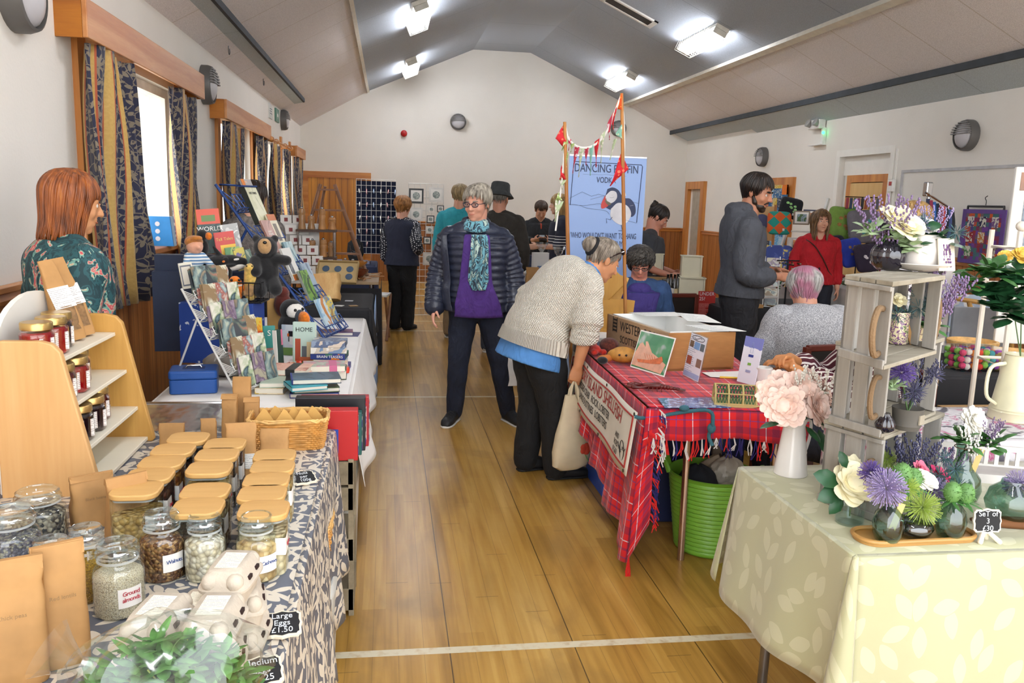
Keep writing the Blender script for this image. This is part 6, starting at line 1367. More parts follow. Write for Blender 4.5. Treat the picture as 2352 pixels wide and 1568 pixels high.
# ------------------------------------------------------------------ the people
def seated(**o):
 J=dict(pelv=(0,0,.285),waist=(0,.0,.375),chest=(0,.005,.48),top=(0,.0,.565),neck=(0,.012,.603),head=(0,.03,.693),hipR=(.05,.02,.28),hipL=(-.05,.02,.28),
  kneeR=(.075,.26,.285),kneeL=(-.075,.26,.285),ankR=(.07,.25,.045),ankL=(-.07,.25,.045),shR=(.108,.0,.565),shL=(-.108,.0,.565),elR=(.14,.01,.40),elL=(-.14,.01,.40),wrR=(.06,.14,.37),wrL=(-.06,.14,.37))
 J.update(o);return J
denim=cloth('denim','2f4a73',.2,.3,300);navyc=cloth('navy','20232f',.1);blackc=cloth('black','141416',.15);sole_w=M('white_sole','d5d2cc',.6);sole_k=M('black_sole','121213',.7);shoe_k=M('black_shoe','18181b',.6,var=.2,bump=.3,bs=200);jean_d=cloth('dark_denim','161d30',.2,.3,300)
gl_lens=glass('spectacle_lens','e6e8ec',.05)
def folds(P,m,R,r,n):
 q=MB();nk=P.J['neck']
 for k in range(n):q.tube([nk+V((R*cos(a)*(1-.06*k),-.025-(R*.9)*sin(a)+.02*k,.03-.03*k*sin(a)+.012*sin(5*a+k))) for a in [rad(4+17.2*i) for i in range(11)]],[r*.5]+[r]*9+[r*.5],8)
 blend('hood_folds',q,m,P.t,.007)
# woman in the aisle
def shift(J,dx,keys):return {k:(V(Person.J0[k])+V((dx,0,0))) for k in keys}
up=shift(None,.034,('waist','chest','top','neck','head','shR','shL'))
J={k:tuple(v) for k,v in up.items()};J.update(pelv=(.024,0,.52),hipR=(.075,0,.5),hipL=(-.028,0,.5),kneeR=(.095,.02,.283),kneeL=(-.075,.015,.283),ankR=(.108,-.01,.045),ankL=(-.122,-.012,.045),
 elR=(.182,-.03,.632),wrR=(.20,.03,.495),elL=(-.125,-.02,.632),wrL=(-.132,.03,.49))
q=on(1103,972);P=Person('grey haired woman in glasses, navy puffer jacket and patterned scarf standing in the aisle',(q.x,q.y+.05),-93,1.675,'d99e86',J,(-28,-8,0),1.1,1.06,vox=.006)
P.build(({},{}));P.brows('8a7f74')
puff=M('navy_puffer','262b3d',.38,var=.12,vs=20,bump=.4,bs=45,bd=.006,coat=.1)
P.top('puffer_jacket',puff,.03,0,.86,.035,1.04,1.,(.047,.043,.037),.008,None,(15,.016,5.2),None,2)
q_=MB();nk=P.J['neck'];q_.tube([nk+V((.075*cos(a),-.012+.062*sin(a),.01+.02*sin(a*2))) for a in [rad(130+28*k) for k in range(11)]],[.034]*11,12);blend('jacket_collar',q_,puff,P.t,.008)
purple=cloth('purple_jumper','4a2a78',.15,.4,90)
P.panel('jumper',purple,[(0,.75),(.3,.52),(.7,.34),(1,.28)],0,.84,.022,.05,.03)
P.panel('jacket_zip_edge',puff,[(0,.22),(1,.12)],0,.8,.034,.03,.03,shift=.98)
scarf_t=lambda g:g.ramp(g.noise(g.map(g.co(),(1,1,.55)),17,3,dist=1.6),[(.3,'1f2f3c'),(.42,'6fa9b8'),(.52,'2c4656'),(.6,'b9cfc4'),(.68,'3f6f80')],True)
scarf_m=M('patterned_scarf',rough=.8,tex=scarf_t,sheen=.2)
q_=MB()
for z,r,w in ((-.005,.075,.023),(.018,.068,.02),(-.028,.088,.02)):q_.tube([nk+V((r*cos(a),r*.9*sin(a)+.012,z+.008*sin(3*a))) for a in [2*pi*k/18 for k in range(18)]],w,10,True)
sc=blend('scarf',q_,scarf_m,P.t,.008)
P.panel('scarf_tail',scarf_m,[(0,.13),(.12,.24),(.4,.2),(.8,.15),(1,.3)],.18,.9,.036,0,.03,fold=.012,nf=6,solid=.012,shift=-.06,parent=sc)
P.trousers('jeans',jean_d,(.06,.046,.036))
P.shoes(shoe_k,sole_w,((.35,1),(-.45,1)),.158,M('shoe_lace','2a2a2e',.8))
P.hair(hair_m('silver','544d44','a89f90','d6cec0'),front=.24,side=.0,back=-.22,n=300,thick=.042,puff=1.06,part=-.1,seed=3)
P.lens(M('navy_frame','1a2138',.3),gl_lens,.088,.062,.0)
AP=P
# bending woman
q=on(1258,1090);P=Person('woman with grey bun in cream cardigan bending over the tartan stall',(q.x-.02,q.y+.02),12,1.62,'c98b62',dict(pelv=(0,-.055,.50),waist=(0,-.03,.575),chest=(0,.04,.655),top=(0,.10,.71),neck=(0,.142,.728),head=(0,.20,.775),
 hipR=(.052,-.045,.485),hipL=(-.052,-.045,.485),kneeR=(.056,.0,.28),kneeL=(-.056,-.03,.28),ankR=(.058,.02,.045),ankL=(-.058,-.05,.045),
 shR=(.118,.085,.70),shL=(-.118,.085,.70),elR=(.16,.065,.545),wrR=(.152,.045,.425),elL=(-.15,-.03,.60),wrL=(-.13,.07,.53)),(0,-28,0),1.28,1.0,vox=.006)
P.build((dict(curl=1.2,n=(-1,.3,0)),{}))
blue_s=cloth('blue_shirt','4f86c4',.08,.2,60)
P.top('blue_shirt',blue_s,.012,0,.93,.085,1.12,.3,(.04,.036,.03),.008)
crm=M('cream_knit','e3dccd',.9,var=.06,vs=30,bump=.9,bd=.006,htex=knit_h(380))
P.top('cream_cardigan',crm,.032,.02,.85,.02,1.02,.46,(.056,.054,.05),.0085)
el,wr_=P.J['elR'],P.J['wrR'];c_=el.lerp(wr_,.02);d_=(wr_-el).normalized()
q_=MB()
for k in range(3):q_.tube([c_+d_*(.018*k)+(V((1,0,0))*cos(a)+V((0,1,0))*sin(a))*.064+d_*(.012*sin(a+k)) for a in [2*pi*i/16 for i in range(16)]],.019,8,True)
blend('rolled_cuff',q_,crm,P.t,.007)
q_=MB();nk=P.J['neck'];hb=P.HM @ (V((0,-.1,-.25))*P.hs);q_.tube([nk-(hb-nk)*.2,nk.lerp(hb,.45),nk.lerp(hb,.75)],[.075,.067,.062],18);obj('shirt_collar',q_,blue_s,P.t)
rib=M('cream_rib','ddd6c7',.9,var=.05,bump=1.,bd=.006,htex=lambda g:g.m('SINE',g.m('MULTIPLY',g.m('ADD',g.sep(g.co())[0],g.m('MULTIPLY',g.sep(g.co())[1],.6)),620)))
q_=MB();q_.loft(P.trunk(.037,0,.06,.03*P.H,1.02),40);obj('ribbed_hem',q_,rib,P.t)
P.trousers('black_trousers',blackc,(.066,.054,.046));P.shoes(shoe_k,sole_k,((.05,1),(-.05,1)),.165)
P.hair(hair_m('grey_brown','4a4036','8f8374','b8ad9e'),front=.26,side=.05,back=-.16,n=280,thick=.036,puff=1.0,seed=5)
q_=MB().at(P.HM);q_.ell(V((0,-.52,.16))*P.hs,tuple(x*P.hs for x in (.21,.17,.2)),18,12)
for k in range(9):q_.tube([V((.15*cos(a+k*.7)*(1-k*.05),-.56-.012*k,.16+.16*sin(a+k*.7)*(1-k*.05)))*P.hs for a in (0,.5,1,1.5,2)],[.03*P.hs]*5,6)
obj('hair_bun',q_,MATS['hair_grey_brown'],P.t);q_=MB().at(P.HM);q_.tube([V((.2*cos(a),-.43,.15+.2*sin(a)))*P.hs for a in [2*pi*k/16 for k in range(16)]],.055*P.hs,8,True);obj('scrunchie',q_,M('scrunchie','141418',.8,bump=1.,bs=90),P.t)
sg=MB().at(P.HM @ TR(0,.02*P.hs,.17*P.hs) @ RX(40));hh=P.hs
for e in (-1,1):sg.ell(V((e*.15,.33,.0))*hh,(.13*hh,.025*hh,.085*hh),14,8);sg.tube([V((e*.28,.31,.02))*hh,V((e*.37,.1,.02))*hh,V((e*.36,-.12,-.03))*hh],.018*hh,6)
obj('sunglasses',sg,M('sunglass_dark','2a1512',.12,coat=.6),P.t)
BP=P
# tote bag held in her right hand
hw=P.t.matrix_basis @ V((0,0,0));TM=Matrix.Translation(P.t.location) @ Matrix.Rotation(P.t.rotation_euler.z,4,'Z');hp=TM @ (P.J['wrR']+(P.J['wrR']-P.J['elR']).normalized()*.085)
tote_m=M('tote_canvas','d2c3a4',.85,var=.07,vs=12,bump=.3,bs=18,bd=.01);pop=M('poppy_red','c2402a',.8);pgreen=M('poppy_stem','6f9a52',.8)
t=thing('tote_bag','beige canvas tote bag with red poppies held by the bending woman','bag',(hp.x,hp.y,hp.z-.505),rad(16))
rg=[]
for z,w,d in ((0,.06,.015),(.03,.105,.04),(.12,.118,.055),(.24,.105,.05),(.34,.075,.034),(.43,.05,.02),(.5,.03,.016)):z *= .86;rg.append((V((.018*sin(z*9)-.01,0,z)),V((w,0,0)),V((0,d,0)),.7))
obj('bag_body',MB().loft(rg,36),tote_m,t)
for yy in (-.012,.012):obj('handle',MB().tube([(-.03,yy,.39),(-.02,yy*.8,.46),(0,0,.515),(.02,yy*.8,.46),(.032,yy,.39)],.008,6,flat=.4),tote_m,t)
for (x,z,r) in ((.055,.30,.03),(.06,.13,.032),(.085,.22,.02)):
 q_=MB()
 for k in range(5):q_.ell((x+r*.55*cos(k*1.26),-.058+.02*(x > .07)+.012*(z > .25),z+r*.55*sin(k*1.26)),(r*.62,.006,r*.6),10,6)
 f=obj('poppy',q_,pop,t);obj('stem',MB().tube([(x,-.052+.012*(z > .25),z-r),(x+.02,-.054,z-r*2.3)],.003,5),pgreen,f)
# woman in spotted sleeves
q=on(922,757);P=Person('woman in navy waistcoat and white spotted sleeves with her back turned',(q.x,q.y+.05),62,1.58,'d29a80',dict(elR=(.15,-.05,.64),wrR=(.10,.075,.605)),(-8,-6,0),1.16,1.0,vox=.007).build((dict(d=(-.6,.7,-.2)),{}))
dots=lambda g:g.mix(g.lt(g.vor(g.map(g.co(),rot=(.3,.4,.8)),46,rnd=.15),.32),'191b26','e6e5e6')
P.top('spotted_blouse',M('spotted_cloth',rough=.8,tex=dots),.010,.1,.9,0,1.,.82,(.047,.042,.038));
q_=MB();q_.loft(P.trunk(.024,0,.86,.05,1.06),40);blend('waistcoat',q_,cloth('waistcoat','23273a',.08),P.t,.009)
P.trousers('black_trousers',blackc,(.062,.054,.05));P.shoes(shoe_k,sole_k,((.05,1),(-.1,1)))
P.hair(hair_m('auburn','6a421c','a8713a','c08a4c'),front=.22,side=-.12,back=-.26,n=260,thick=.05,puff=1.12,curl=.02,seed=7)
# man in bucket hat, seen from behind
P=Person('man in dark bucket hat and brown coat seen from behind',(1.13,8.55),72,1.72,'c98d72',dict(elR=(.15,-.03,.632)),(-12,-4,0),1.16,1.06,vox=.007).build(({},{}))
P.top('dark_coat',cloth('coat','34302b',.15),.03,0,.9,.1,1.08,1.,(.05,.046,.042),.009,(.062,.055));P.trousers('grey_trousers',cloth('grey_blue','3a4252',.12));P.shoes(M('pale_shoe','b9b6ae',.6),sole_w)
P.hair(hair_m('grey','55504a','8f8a82'),front=.3,side=-.02,back=-.12,n=120,thick=.035)
q_=MB().at(P.HM @ TR(0,-.06*P.hs,.22*P.hs) @ RX(-6));h_=P.hs;q_.lathe([(.58*h_,-.16*h_),(.42*h_,.02*h_),(.40*h_,.06*h_),(.37*h_,.34*h_),(.33*h_,.39*h_),(0,.40*h_)],28,sx=.95,sy=1.1);obj('bucket_hat',q_,cloth('hat','3c3f40',.2,.5,120),P.t,solid=.008)
# person in turquoise behind the aisle woman
P=Person('person in turquoise jacket and tan trousers mostly hidden behind the aisle woman',(.80,9.5),80,1.74,'d0977c',None,(10,0,0),1.0,1.0,vox=.008).build(({},{}))
P.top('turquoise_jacket',cloth('turquoise','2f9fae',.1),.022,0,.9,.05,1.05,1.);P.trousers('tan_trousers',cloth('tan','8a7458',.1));P.shoes(M('grey_trainer','6d6a66',.6,var=.3),sole_w);P.hair(hair_m('fair','6f5a3c','a58e66'),n=200,side=-.1,back=-.2)
# red haired stallholder
P=Person('red haired woman in teal flowered blouse standing behind the jam shelf',(-1.24,3.5),40,1.64,'cf9468',dict(elR=(.125,-.03,.632),wrR=(.10,.05,.51),elL=(-.13,-.02,.632),wrL=(-.10,.06,.52)),(-8,-10,0),1.12,1.05,vox=.0055).build(({},{}))
def floral(g):
 a,_c=g.leaves(g.co(),11,.45,.22,'3D');n=g.noise(g.co(),26,3,dist=1.)
 b,c2=g.leaves(g.map(g.co(),loc=(.3,.2,.1),rot=(.6,.2,.4)),13,.4,.2,'3D')
 return g.ramp(g.noise(g.map(g.co(),(1,1,.8)),12,3,dist=1.8),[(0,'17383f'),(.40,'24545a'),(.47,'183d44'),(.53,'6a9a90'),(.56,'c4b294'),(.585,'c2525a'),(.625,'d98f80'),(.645,'1d4a50'),(.72,'5d8a7c')],True)
 base=g.mix(n,'17383f','2a575c');leaf=g.ramp(g.noise(g.co(),30,2),[(.35,'4f7f7c'),(.5,'a8a08a'),(.62,'6a7f5a')]);flo=g.ramp(g.noise(g.co(),40,2),[(.4,'b8404a'),(.55,'d98a7c'),(.65,'e2cdb4')])
 return g.mix(b,g.mix(g.m('MULTIPLY',a,g.gt(n,.42)),base,leaf),g.mix(g.gt(g.sep(c2)[0],.45),leaf,flo))
P.top('flowered_blouse',M('flowered_cloth',rough=.7,tex=floral,bump=.3,bs=18,bd=.01),.02,0,.9,.05,1.08,1.,(.05,.044,.036),.0085);P.trousers('dark_trousers',navyc);P.shoes(shoe_k,sole_k)
P.hair(hair_m('copper','5a2c10','9a5424','b8702f'),front=.20,side=-.55,back=-.62,n=420,thick=.04,puff=1.02,seed=9,face=52)
# man in grey hooded top
P=Person('bearded dark haired man in grey hooded top standing side on',(2.66,6.02),-12,1.83,'b97f62',dict(elR=(.14,-.005,.605),wrR=(.09,.135,.592),elL=(-.13,.03,.62),wrL=(-.045,.15,.605),shR=(.108,.0,.782),shL=(-.108,.0,.782),head=(0,.045,.925),neck=(0,.012,.838)),(-34,-14,0),1.12,1.0,vox=.006).build((dict(curl=.75,n=(-.8,.2,-.5)),dict(curl=.75,n=(.8,.2,-.5))));P.brows('17120f',.022)
hood_m=cloth('grey_sweat','494b52',.12,.4,220)
P.top('hooded_top',hood_m,.028,0,.9,.02,1.02,1.,(.052,.048,.038),.0085,hood=[((0,-.105,.025),(.115,.07,.06)),((0,-.05,.04),(.115,.09,.05)),((0,-.125,-.035),(.09,.05,.085))])
folds(P,hood_m,.108,.016,3);q_=MB();q_.loft(P.trunk(.034,0,.05,.03,1.0),40);obj('ribbed_hem',q_,hood_m,P.t);P.trousers('charcoal_jeans',cloth('charcoal','26262b',.25,.4,200),(.066,.052,.046));P.shoes(shoe_k,sole_k)
P.hair(hair_m('black','0c0908','2a1c14'),front=.27,side=.08,back=-.2,n=340,thick=.045,puff=1.07,seed=2,face=50)
q_=MB().at(P.HM);hh=P.hs;q_.ell(V((0,.135,-.335))*hh,tuple(x*hh for x in (.212,.222,.165)),20,14);q_.ell(V((0,.265,-.425))*hh,tuple(x*hh for x in (.11,.098,.085)))
for e in (-1,1):q_.chain([V((e*.268,.0,-.08))*hh,V((e*.235,.09,-.25))*hh],[.035*hh,.08*hh],10)
blend('beard',q_,hair_m('beard','14100d','33241a'),P.t,.006,2)
q_=MB().at(P.HM);q_.tube([V((u*.12,.375-.04*u*u,-.205-.05*u*u))*hh for u in (-1,-.5,0,.5,1)],[.014*hh,.026*hh,.03*hh,.026*hh,.014*hh],6);obj('moustache',q_,MATS['hair_beard'],P.t)
# seated woman in denim
P=Person('seated woman with short dark curls and glasses in denim jacket, reading',(1.93,6.25),-98,1.63,'d08a74',seated(),(-6,-22,0),1.15,1.0,vox=.006).build(({},{}));P.brows('2a221c')
P.top('denim_jacket',denim,.026,0,.88,.02,1.03,1.,(.052,.047,.04),.0085,(.066,.04));P.panel('purple_top',cloth('violet','3f3278',.12),[(0,.55),(.6,.5),(1,.8)],.0,.93,.018,.02,.026)
P.bib('purple_collar',MATS['cloth_violet'],.03,-.035,(.06,.04,.04))
for k in range(5):
 tr=P.trunk(.026,.15+.14*k,.16+.14*k)[0];q_=MB();X,Y=tr[1],tr[2];q_.ell(tr[0]+X*sin(.62)*1.04+Y*cos(.62)*1.06,.007);obj('button',q_,M('copper_button','b87a4c',.3,.8),P.t)
P.trousers('jeans',denim);P.shoes(shoe_k,sole_k);P.hair(hair_m('dark_curl','1c1815','4a443e','6a645c'),front=.2,side=-.12,back=-.28,n=330,thick=.05,puff=1.14,curl=.05,seed=4)
P.lens(M('black_frame','161616',.3),gl_lens,.085,.055,-.01)
# dark haired woman with bun
P=Person('dark haired woman with messy bun in grey T-shirt, looking down',(2.50,7.75),-22,1.585,'c98a72',dict(elR=(.14,-.0,.64),wrR=(.11,.13,.585),elL=(-.14,.0,.64),wrL=(-.06,.14,.59),head=(0,.035,.922)),(4,-34,0),1.1,1.0,vox=.0065).build(({},{}));P.brows('1d1612')
P.top('grey_t_shirt',cloth('tee','3f4147',.1),.016,0,.9,.03,1.03,.42,(.052,.046,.04));P.trousers('dark_trousers',navyc);P.shoes(shoe_k,sole_k)
P.hair(hair_m('black','0c0908','2a1c14'),front=.25,side=-.05,back=-.15,n=240,thick=.04,seed=12);q_=MB().at(P.HM)
for k in range(26):a=k*2.4;q_.ell(V((.13*cos(a),-.42+.08*sin(k),.3+.12*sin(a)))*P.hs,.075*P.hs,8,6)
obj('hair_bun',q_,MATS['hair_black'],P.t)
# far stallholders
P=Person('person in black zip fleece looking down at a device in their hands',(2.0,11.0),-92,1.60,'d7a184',dict(elR=(.14,.0,.66),wrR=(.055,.13,.675),elL=(-.14,.0,.66),wrL=(-.05,.13,.675),head=(0,.045,.915)),(0,-32,0),1.05,1.0,vox=.007).build((dict(n=(-.7,.3,.6)),dict(n=(.7,.3,.6))))
P.top('black_fleece',cloth('fleece','26282c',.15,.5,120),.02,0,.9,.04,1.04,1.,collar=(.06,.05));P.panel('red_zip',M('red_zip','a5381f',.5),[(0,.03),(1,.05)],.6,.93,.008,0,.02);P.trousers('trousers',navyc);P.shoes(shoe_k,sole_k);P.hair(hair_m('brown','2a1c12','4a3424'),front=.25,side=.03,back=-.1,n=220)
dm=TM=Matrix.Translation(P.t.location) @ Matrix.Rotation(P.t.rotation_euler.z,4,'Z') @ V((0,.27,1.09));t=thing('card_reader','black hand held device in the hands of the person in fleece','device',dm,rot=(rad(25),0,0));obj('case',MB().rbox(-.05,-.08,0,.05,.08,.03,.012),M('black_plastic','17171a',.35),t,bev=.004);obj('screen',MB().box(-.035,.0,.0301,.035,.06,.0312),M('pale_screen','9fb0b8',.15),t,False)
P=Person('long haired blonde woman in navy top with white striped sleeves in profile',(2.08,10.05),176,1.67,'d8a58c',dict(elL=(-.14,.02,.64),wrL=(-.10,.17,.625)),(-4,-4,0),1.05,1.0,vox=.0065).build(({},{}));P.brows('6a5236')
P.top('striped_top',M('striped_sleeve',rough=.85,tex=lambda g:g.mix(g.m('MULTIPLY',g.stripe(g.sep(g.co())[2],.034,.009),g.lt(g.m('ABSOLUTE',g.m('SUBTRACT',g.sep(g.co())[2],1.1)),.075)),'1c1f30','dcdbd8')),.02,0,.9,.05,1.05,.5,(.054,.05,.046));P.trousers('trousers',navyc);P.shoes(shoe_k,sole_k)
P.hair(hair_m('blonde','6a4f2c','b5935c','d8bd88'),front=.16,side=-1.0,back=-1.1,n=380,thick=.04,puff=1.03,seed=6,face=48)
# woman in red
P=Person('woman with long wavy hair in bright red cardigan facing the camera',(4.43,8.15),-106,1.575,'cf9a80',dict(elR=(.15,-.01,.632)),(8,2,0),1.05,1.0,vox=.006).build(({},{}));P.brows('3a2c20')
P.top('red_cardigan',cloth('red_knit','b0121f',.1,.5,150),.022,.0,.84,.0,1.03,1.,(.042,.037,.031));P.panel('dark_front',cloth('dark_top','23181c',.1),[(0,.3),(.45,.12),(1,.02)],0,.3,.010,.0,.022)
P.trousers('trousers',navyc);P.shoes(shoe_k,sole_k);P.hair(hair_m('wavy_brown','3a2716','7a5936','a07c50'),front=.26,side=-1.0,back=-1.15,n=380,thick=.042,curl=.035,puff=1.08,part=0.,seed=8,face=46)
tr=P.trunk(.03,.1,.84);q_=MB();q_.tube([r[0]+r[1]*(1.0-2.0*i/len(tr))*.92*-1+r[2]*(1.02+.0*i)*math.sqrt(max(.05,1-(1-2*i/len(tr))**2)) for i,r in enumerate(tr)],.006,6);obj('bag_strap',q_,M('brown_strap','3a2018',.5),P.t)
t=thing('shoulder_bag','brown leather shoulder bag hanging beside the woman in red','bag',tuple(oy(1842,672,7.95)),rad(-10));obj('pouch',MB().loft([((0,0,0),V((.07,0,0)),V((0,.03,0)),.7),((0,0,.1),V((.095,0,0)),V((0,.045,0)),.7),((0,0,.2),V((.075,0,0)),V((0,.035,0)),.7)],20),M('brown_leather','54301f',.4,var=.2),t);obj('flap',MB().loft([((0,-.02,.09),V((.085,0,0)),V((0,.034,0)),.7),((0,-.012,.205),V((.078,0,0)),V((0,.036,0)),.7)],20),M('brown_leather_dark','3f2216',.4),t)
# grey hoodie with pink streak
P=Person('seated person in pale grey hooded top with pink streaked grey hair',(2.53,4.62),96,1.64,'d39a80',seated(top=(0,.025,.555),neck=(0,.05,.59),head=(0,.085,.672),chest=(0,.01,.475),shR=(.115,.03,.555),shL=(-.115,.03,.555),elR=(.16,.06,.40),elL=(-.16,.06,.40)),(-4,-16,0),1.36,1.06,vox=.0065).build(({},{}))
grey_m=M('grey_marl',rough=.95,tex=lambda g:g.ramp(g.noise(g.co(),210,3),[(.38,'77787c'),(.52,'a9a9ac'),(.66,'cfcfd2')]),bump=.4,bs=120,bd=.003)
P.top('grey_hooded_top',grey_m,.045,0,.88,.05,1.05,1.,(.066,.06,.048),.009,hood=[((0,-.08,-.03),(.13,.075,.055)),((0,-.05,.01),(.125,.08,.045)),((0,-.115,-.075),(.12,.05,.05)),((0,.0,.02),(.11,.09,.04))])
q_=MB();nk=P.J['neck']
for k in range(4):q_.tube([nk+V((.135*cos(a)*(1-.06*k),-.03-.105*sin(a)+.02*k,.01-.028*k*sin(a)+.012*sin(5*a+k))) for a in [rad(8+16.4*i) for i in range(11)]],[.008]+[.017]*9+[.008],8)
blend('hood_folds',q_,grey_m,P.t,.007)
P.trousers('trousers',navyc);P.shoes(shoe_k,sole_k)
pk=M('hair_pink_grey',rough=.5,tex=lambda g:g.mix(g.ramp(g.n('TexNoise',{'Vector':g.co(),'Scale':6.5,'Detail':2},0),[(.44,(0,0,0,1)),(.56,(1,1,1,1))]),g.ramp(g.noise(g.map(g.co(),(30,30,6)),2),[(.3,'6f6d6b'),(.65,'b4b2ae')]),'a86f84'))
P.hair(pk,front=.2,side=-.12,back=-.3,n=330,thick=.048,puff=1.1,curl=.015,seed=14)
# blonde behind the flowers
P=Person('fair haired person in white puff sleeved blouse behind the flower display',(3.42,5.05),118,1.635,'cf9a7e',dict(elR=(.16,-.03,.66),wrR=(.16,.06,.60)),(-30,-4,0),1.12,1.0,vox=.0065).build(({},{}))
P.top('white_blouse',cloth('white_blouse','e8e6e6',.04,.4,30),.022,0,.9,.02,1.03,.75,(.07,.074,.06));q_=MB();q_.loft(P.trunk(.036,0,.62,.1,1.1),40);obj('quilted_gilet',q_,M('quilted_grey','4a4a4c',.8,bump=1.,bd=.01,htex=lambda g:g.vor(g.co(),22,feat='DISTANCE_TO_EDGE')),P.t)
P.trousers('trousers',blackc);P.shoes(shoe_k,sole_k);P.hair(hair_m('sandy','7a5a30','b08a50','cdb07a'),front=.2,side=-.1,back=-.25,n=280,thick=.05,puff=1.12,curl=.02,seed=15)
# dark haired person behind the blue rack
P=Person('dark haired person in grey fleece behind the blue book rack',(-1.0,6.55),75,1.665,'c9957c',None,(0,-8,0),1.05,1.0,vox=.008).build(({},{}))
P.top('grey_fleece',M('plush_fleece','6e6762',.95,var=.4,vs=40,bump=1.,bs=120,bd=.01),.028,0,.9,.05,1.05,1.);P.trousers('trousers',navyc);P.shoes(shoe_k,sole_k);P.hair(hair_m('black','0c0908','2a1c14'),front=.22,side=-.3,back=-.4,n=240)
# person seated behind the crates, hands showing
P=Person('person seated behind the crates in striped maroon top, hands resting in view',(2.31,3.62),172,1.62,'c4834f',seated(elR=(.14,.09,.46),wrR=(.035,.24,.535),elL=(-.13,.08,.45),wrL=(-.0,.25,.515)),(0,-10,0),1.0,1.0,vox=.0055).build((dict(curl=.9,d=(-.6,.7,.15),n=(-.2,.0,-1)),dict(curl=.8,d=(.4,.8,.2),n=(0,0,-1))))
P.top('striped_top',M('maroon_stripe',rough=.85,tex=lambda g:g.mix(g.stripe(g.sep(g.map(g.co(),rot=(0,.5,0)))[0],.03,.009),'4a1020','ddd6cf')),.02,0,.9,.03,1.03,.8,(.05,.046,.036));P.panel('blue_scarf',cloth('royal_blue','24408e',.15),[(0,.5),(1,.3)],.2,.9,.012,0,.02,fold=.01);P.trousers('trousers',navyc);P.shoes(shoe_k,sole_k);P.hair(hair_m('brown','2a1c12','4a3424'),n=200,side=-.3,back=-.5)
# ------------------------------------------------------------------ flower stall on the right
def damask(g):
 u,v,_=g.sep(g.co('UV'));a,_c=g.leaves(g.comb(u,v),12.5,.46,.24);return g.mix(a,'aeac88','bebc9b')
damask_m=M('damask_cloth',rough=.42,tex=damask,sheen=.35,spec=.5,bump=.12,bs=9,bd=.01)
trestle('folding table under pale damask cloth of the flower stall',1.17,2.5,1.82,2.47,TZ-.004)
tag(obj('tablecloth',drape(1.155,2.55,1.80,2.49,TZ-.003,{'l':.40,'f':.62,'b':.36},r=.012,wave=.03,nf=8,flare=.05,seed=9),damask_m,solid=.002),'pale green cream damask cloth over the flower stall table','tablecloth')
# weathered crates
cr_w=M('washed_crate_wood',rough=.85,tex=wood_tex('8b877f','bdb9b3',2,7,.1,False),bump=.3,bs=60);cr_t=M('washed_crate_plank',rough=.85,tex=wood_tex('8d8574','b9b2a2',0,8,.1,False));jute=M('jute_rope','7d6448',.9,bump=1.,bs=220)
def crate(label,L,N,R_,z0,z1):
 L,N,R_=V(L[:2]),V(N[:2]),V(R_[:2]);t=thing('wooden_crate',label,'crate',(N.x,N.y,z0),0,'weathered crates stacked on the flower stall');a,b=L-N,R_-N;h=z1-z0;th=.012
 def pb(o,e1,f0,f1,n,za,zb,mt=cr_w,nm='slat'):
  d=e1.normalized();nn=n.normalized()*th;p,q=o+e1*f0,o+e1*f1;obj(nm,MB().prism([tuple(p),tuple(q),tuple(q+nn),tuple(p+nn)],za,zb),mt,t,False,bev=.002)
 z_=V((0,0))
 for f0,f1 in ((.0,.27),(.36,.63),(.72,1.)):pb(z_,a,f0,f1,b,.012,h-.014);pb(b,a,f0,f1,-b,.012,h-.014);pb(a,b,f0,f1,-a,.012,h-.014)
 for e,o,n in ((a,z_,-b),(a,b,b)):pb(o,e,0,1,n*.5,0,.022,nm='rail');pb(o,e,0,1,n*.5,h-.024,h-.012,nm='rail')
 for f0,f1 in ((-.02,.32),(.35,.66),(.69,1.02)):
  for za,zb in ((0,.01),(h-.012,h)):p0,p1=a*f0-b*.02,a*f1-b*.02;obj('plank',MB().prism([tuple(p0),tuple(p1),tuple(p1+b*1.04),tuple(p0+b*1.04)],za,zb),cr_t,t,False,bev=.002)
 for o,sg in ((z_,-1),(b,1)):
  n=b.normalized()*sg*.012;p=o+a*.14+n;q=V((p.x,p.y,h*.68));n3=V((n.x,n.y,0));obj('rope_handle',MB().tube(catmull([q-n3,q+n3*1.5,q+n3*3+V((0,0,-.03)),q+n3*3+V((0,0,-.07)),q+n3*1.5+V((0,0,-.105)),q-n3+V((0,0,-.105))],4),.0075,8),jute,t)
 return t,a,b
CZ1,CZ2,CZ3=.985,1.22,1.425
crate('bottom crate of the weathered stack, on the damask cloth',on(1898,962,CZ1),on(2032,1000,CZ1),on(2166,948,CZ1),TZ+.002,CZ1)
crate('middle crate of the weathered stack with a grey pot inside',on(1924,782,CZ2),on(2046,806,CZ2),on(2166,775,CZ2),CZ1+.001,CZ2)
crate('top crate of the weathered stack with flowered jugs inside',on(1946,630,CZ3),on(2052,646,CZ3),on(2168,632,CZ3),CZ2+.001,CZ3)
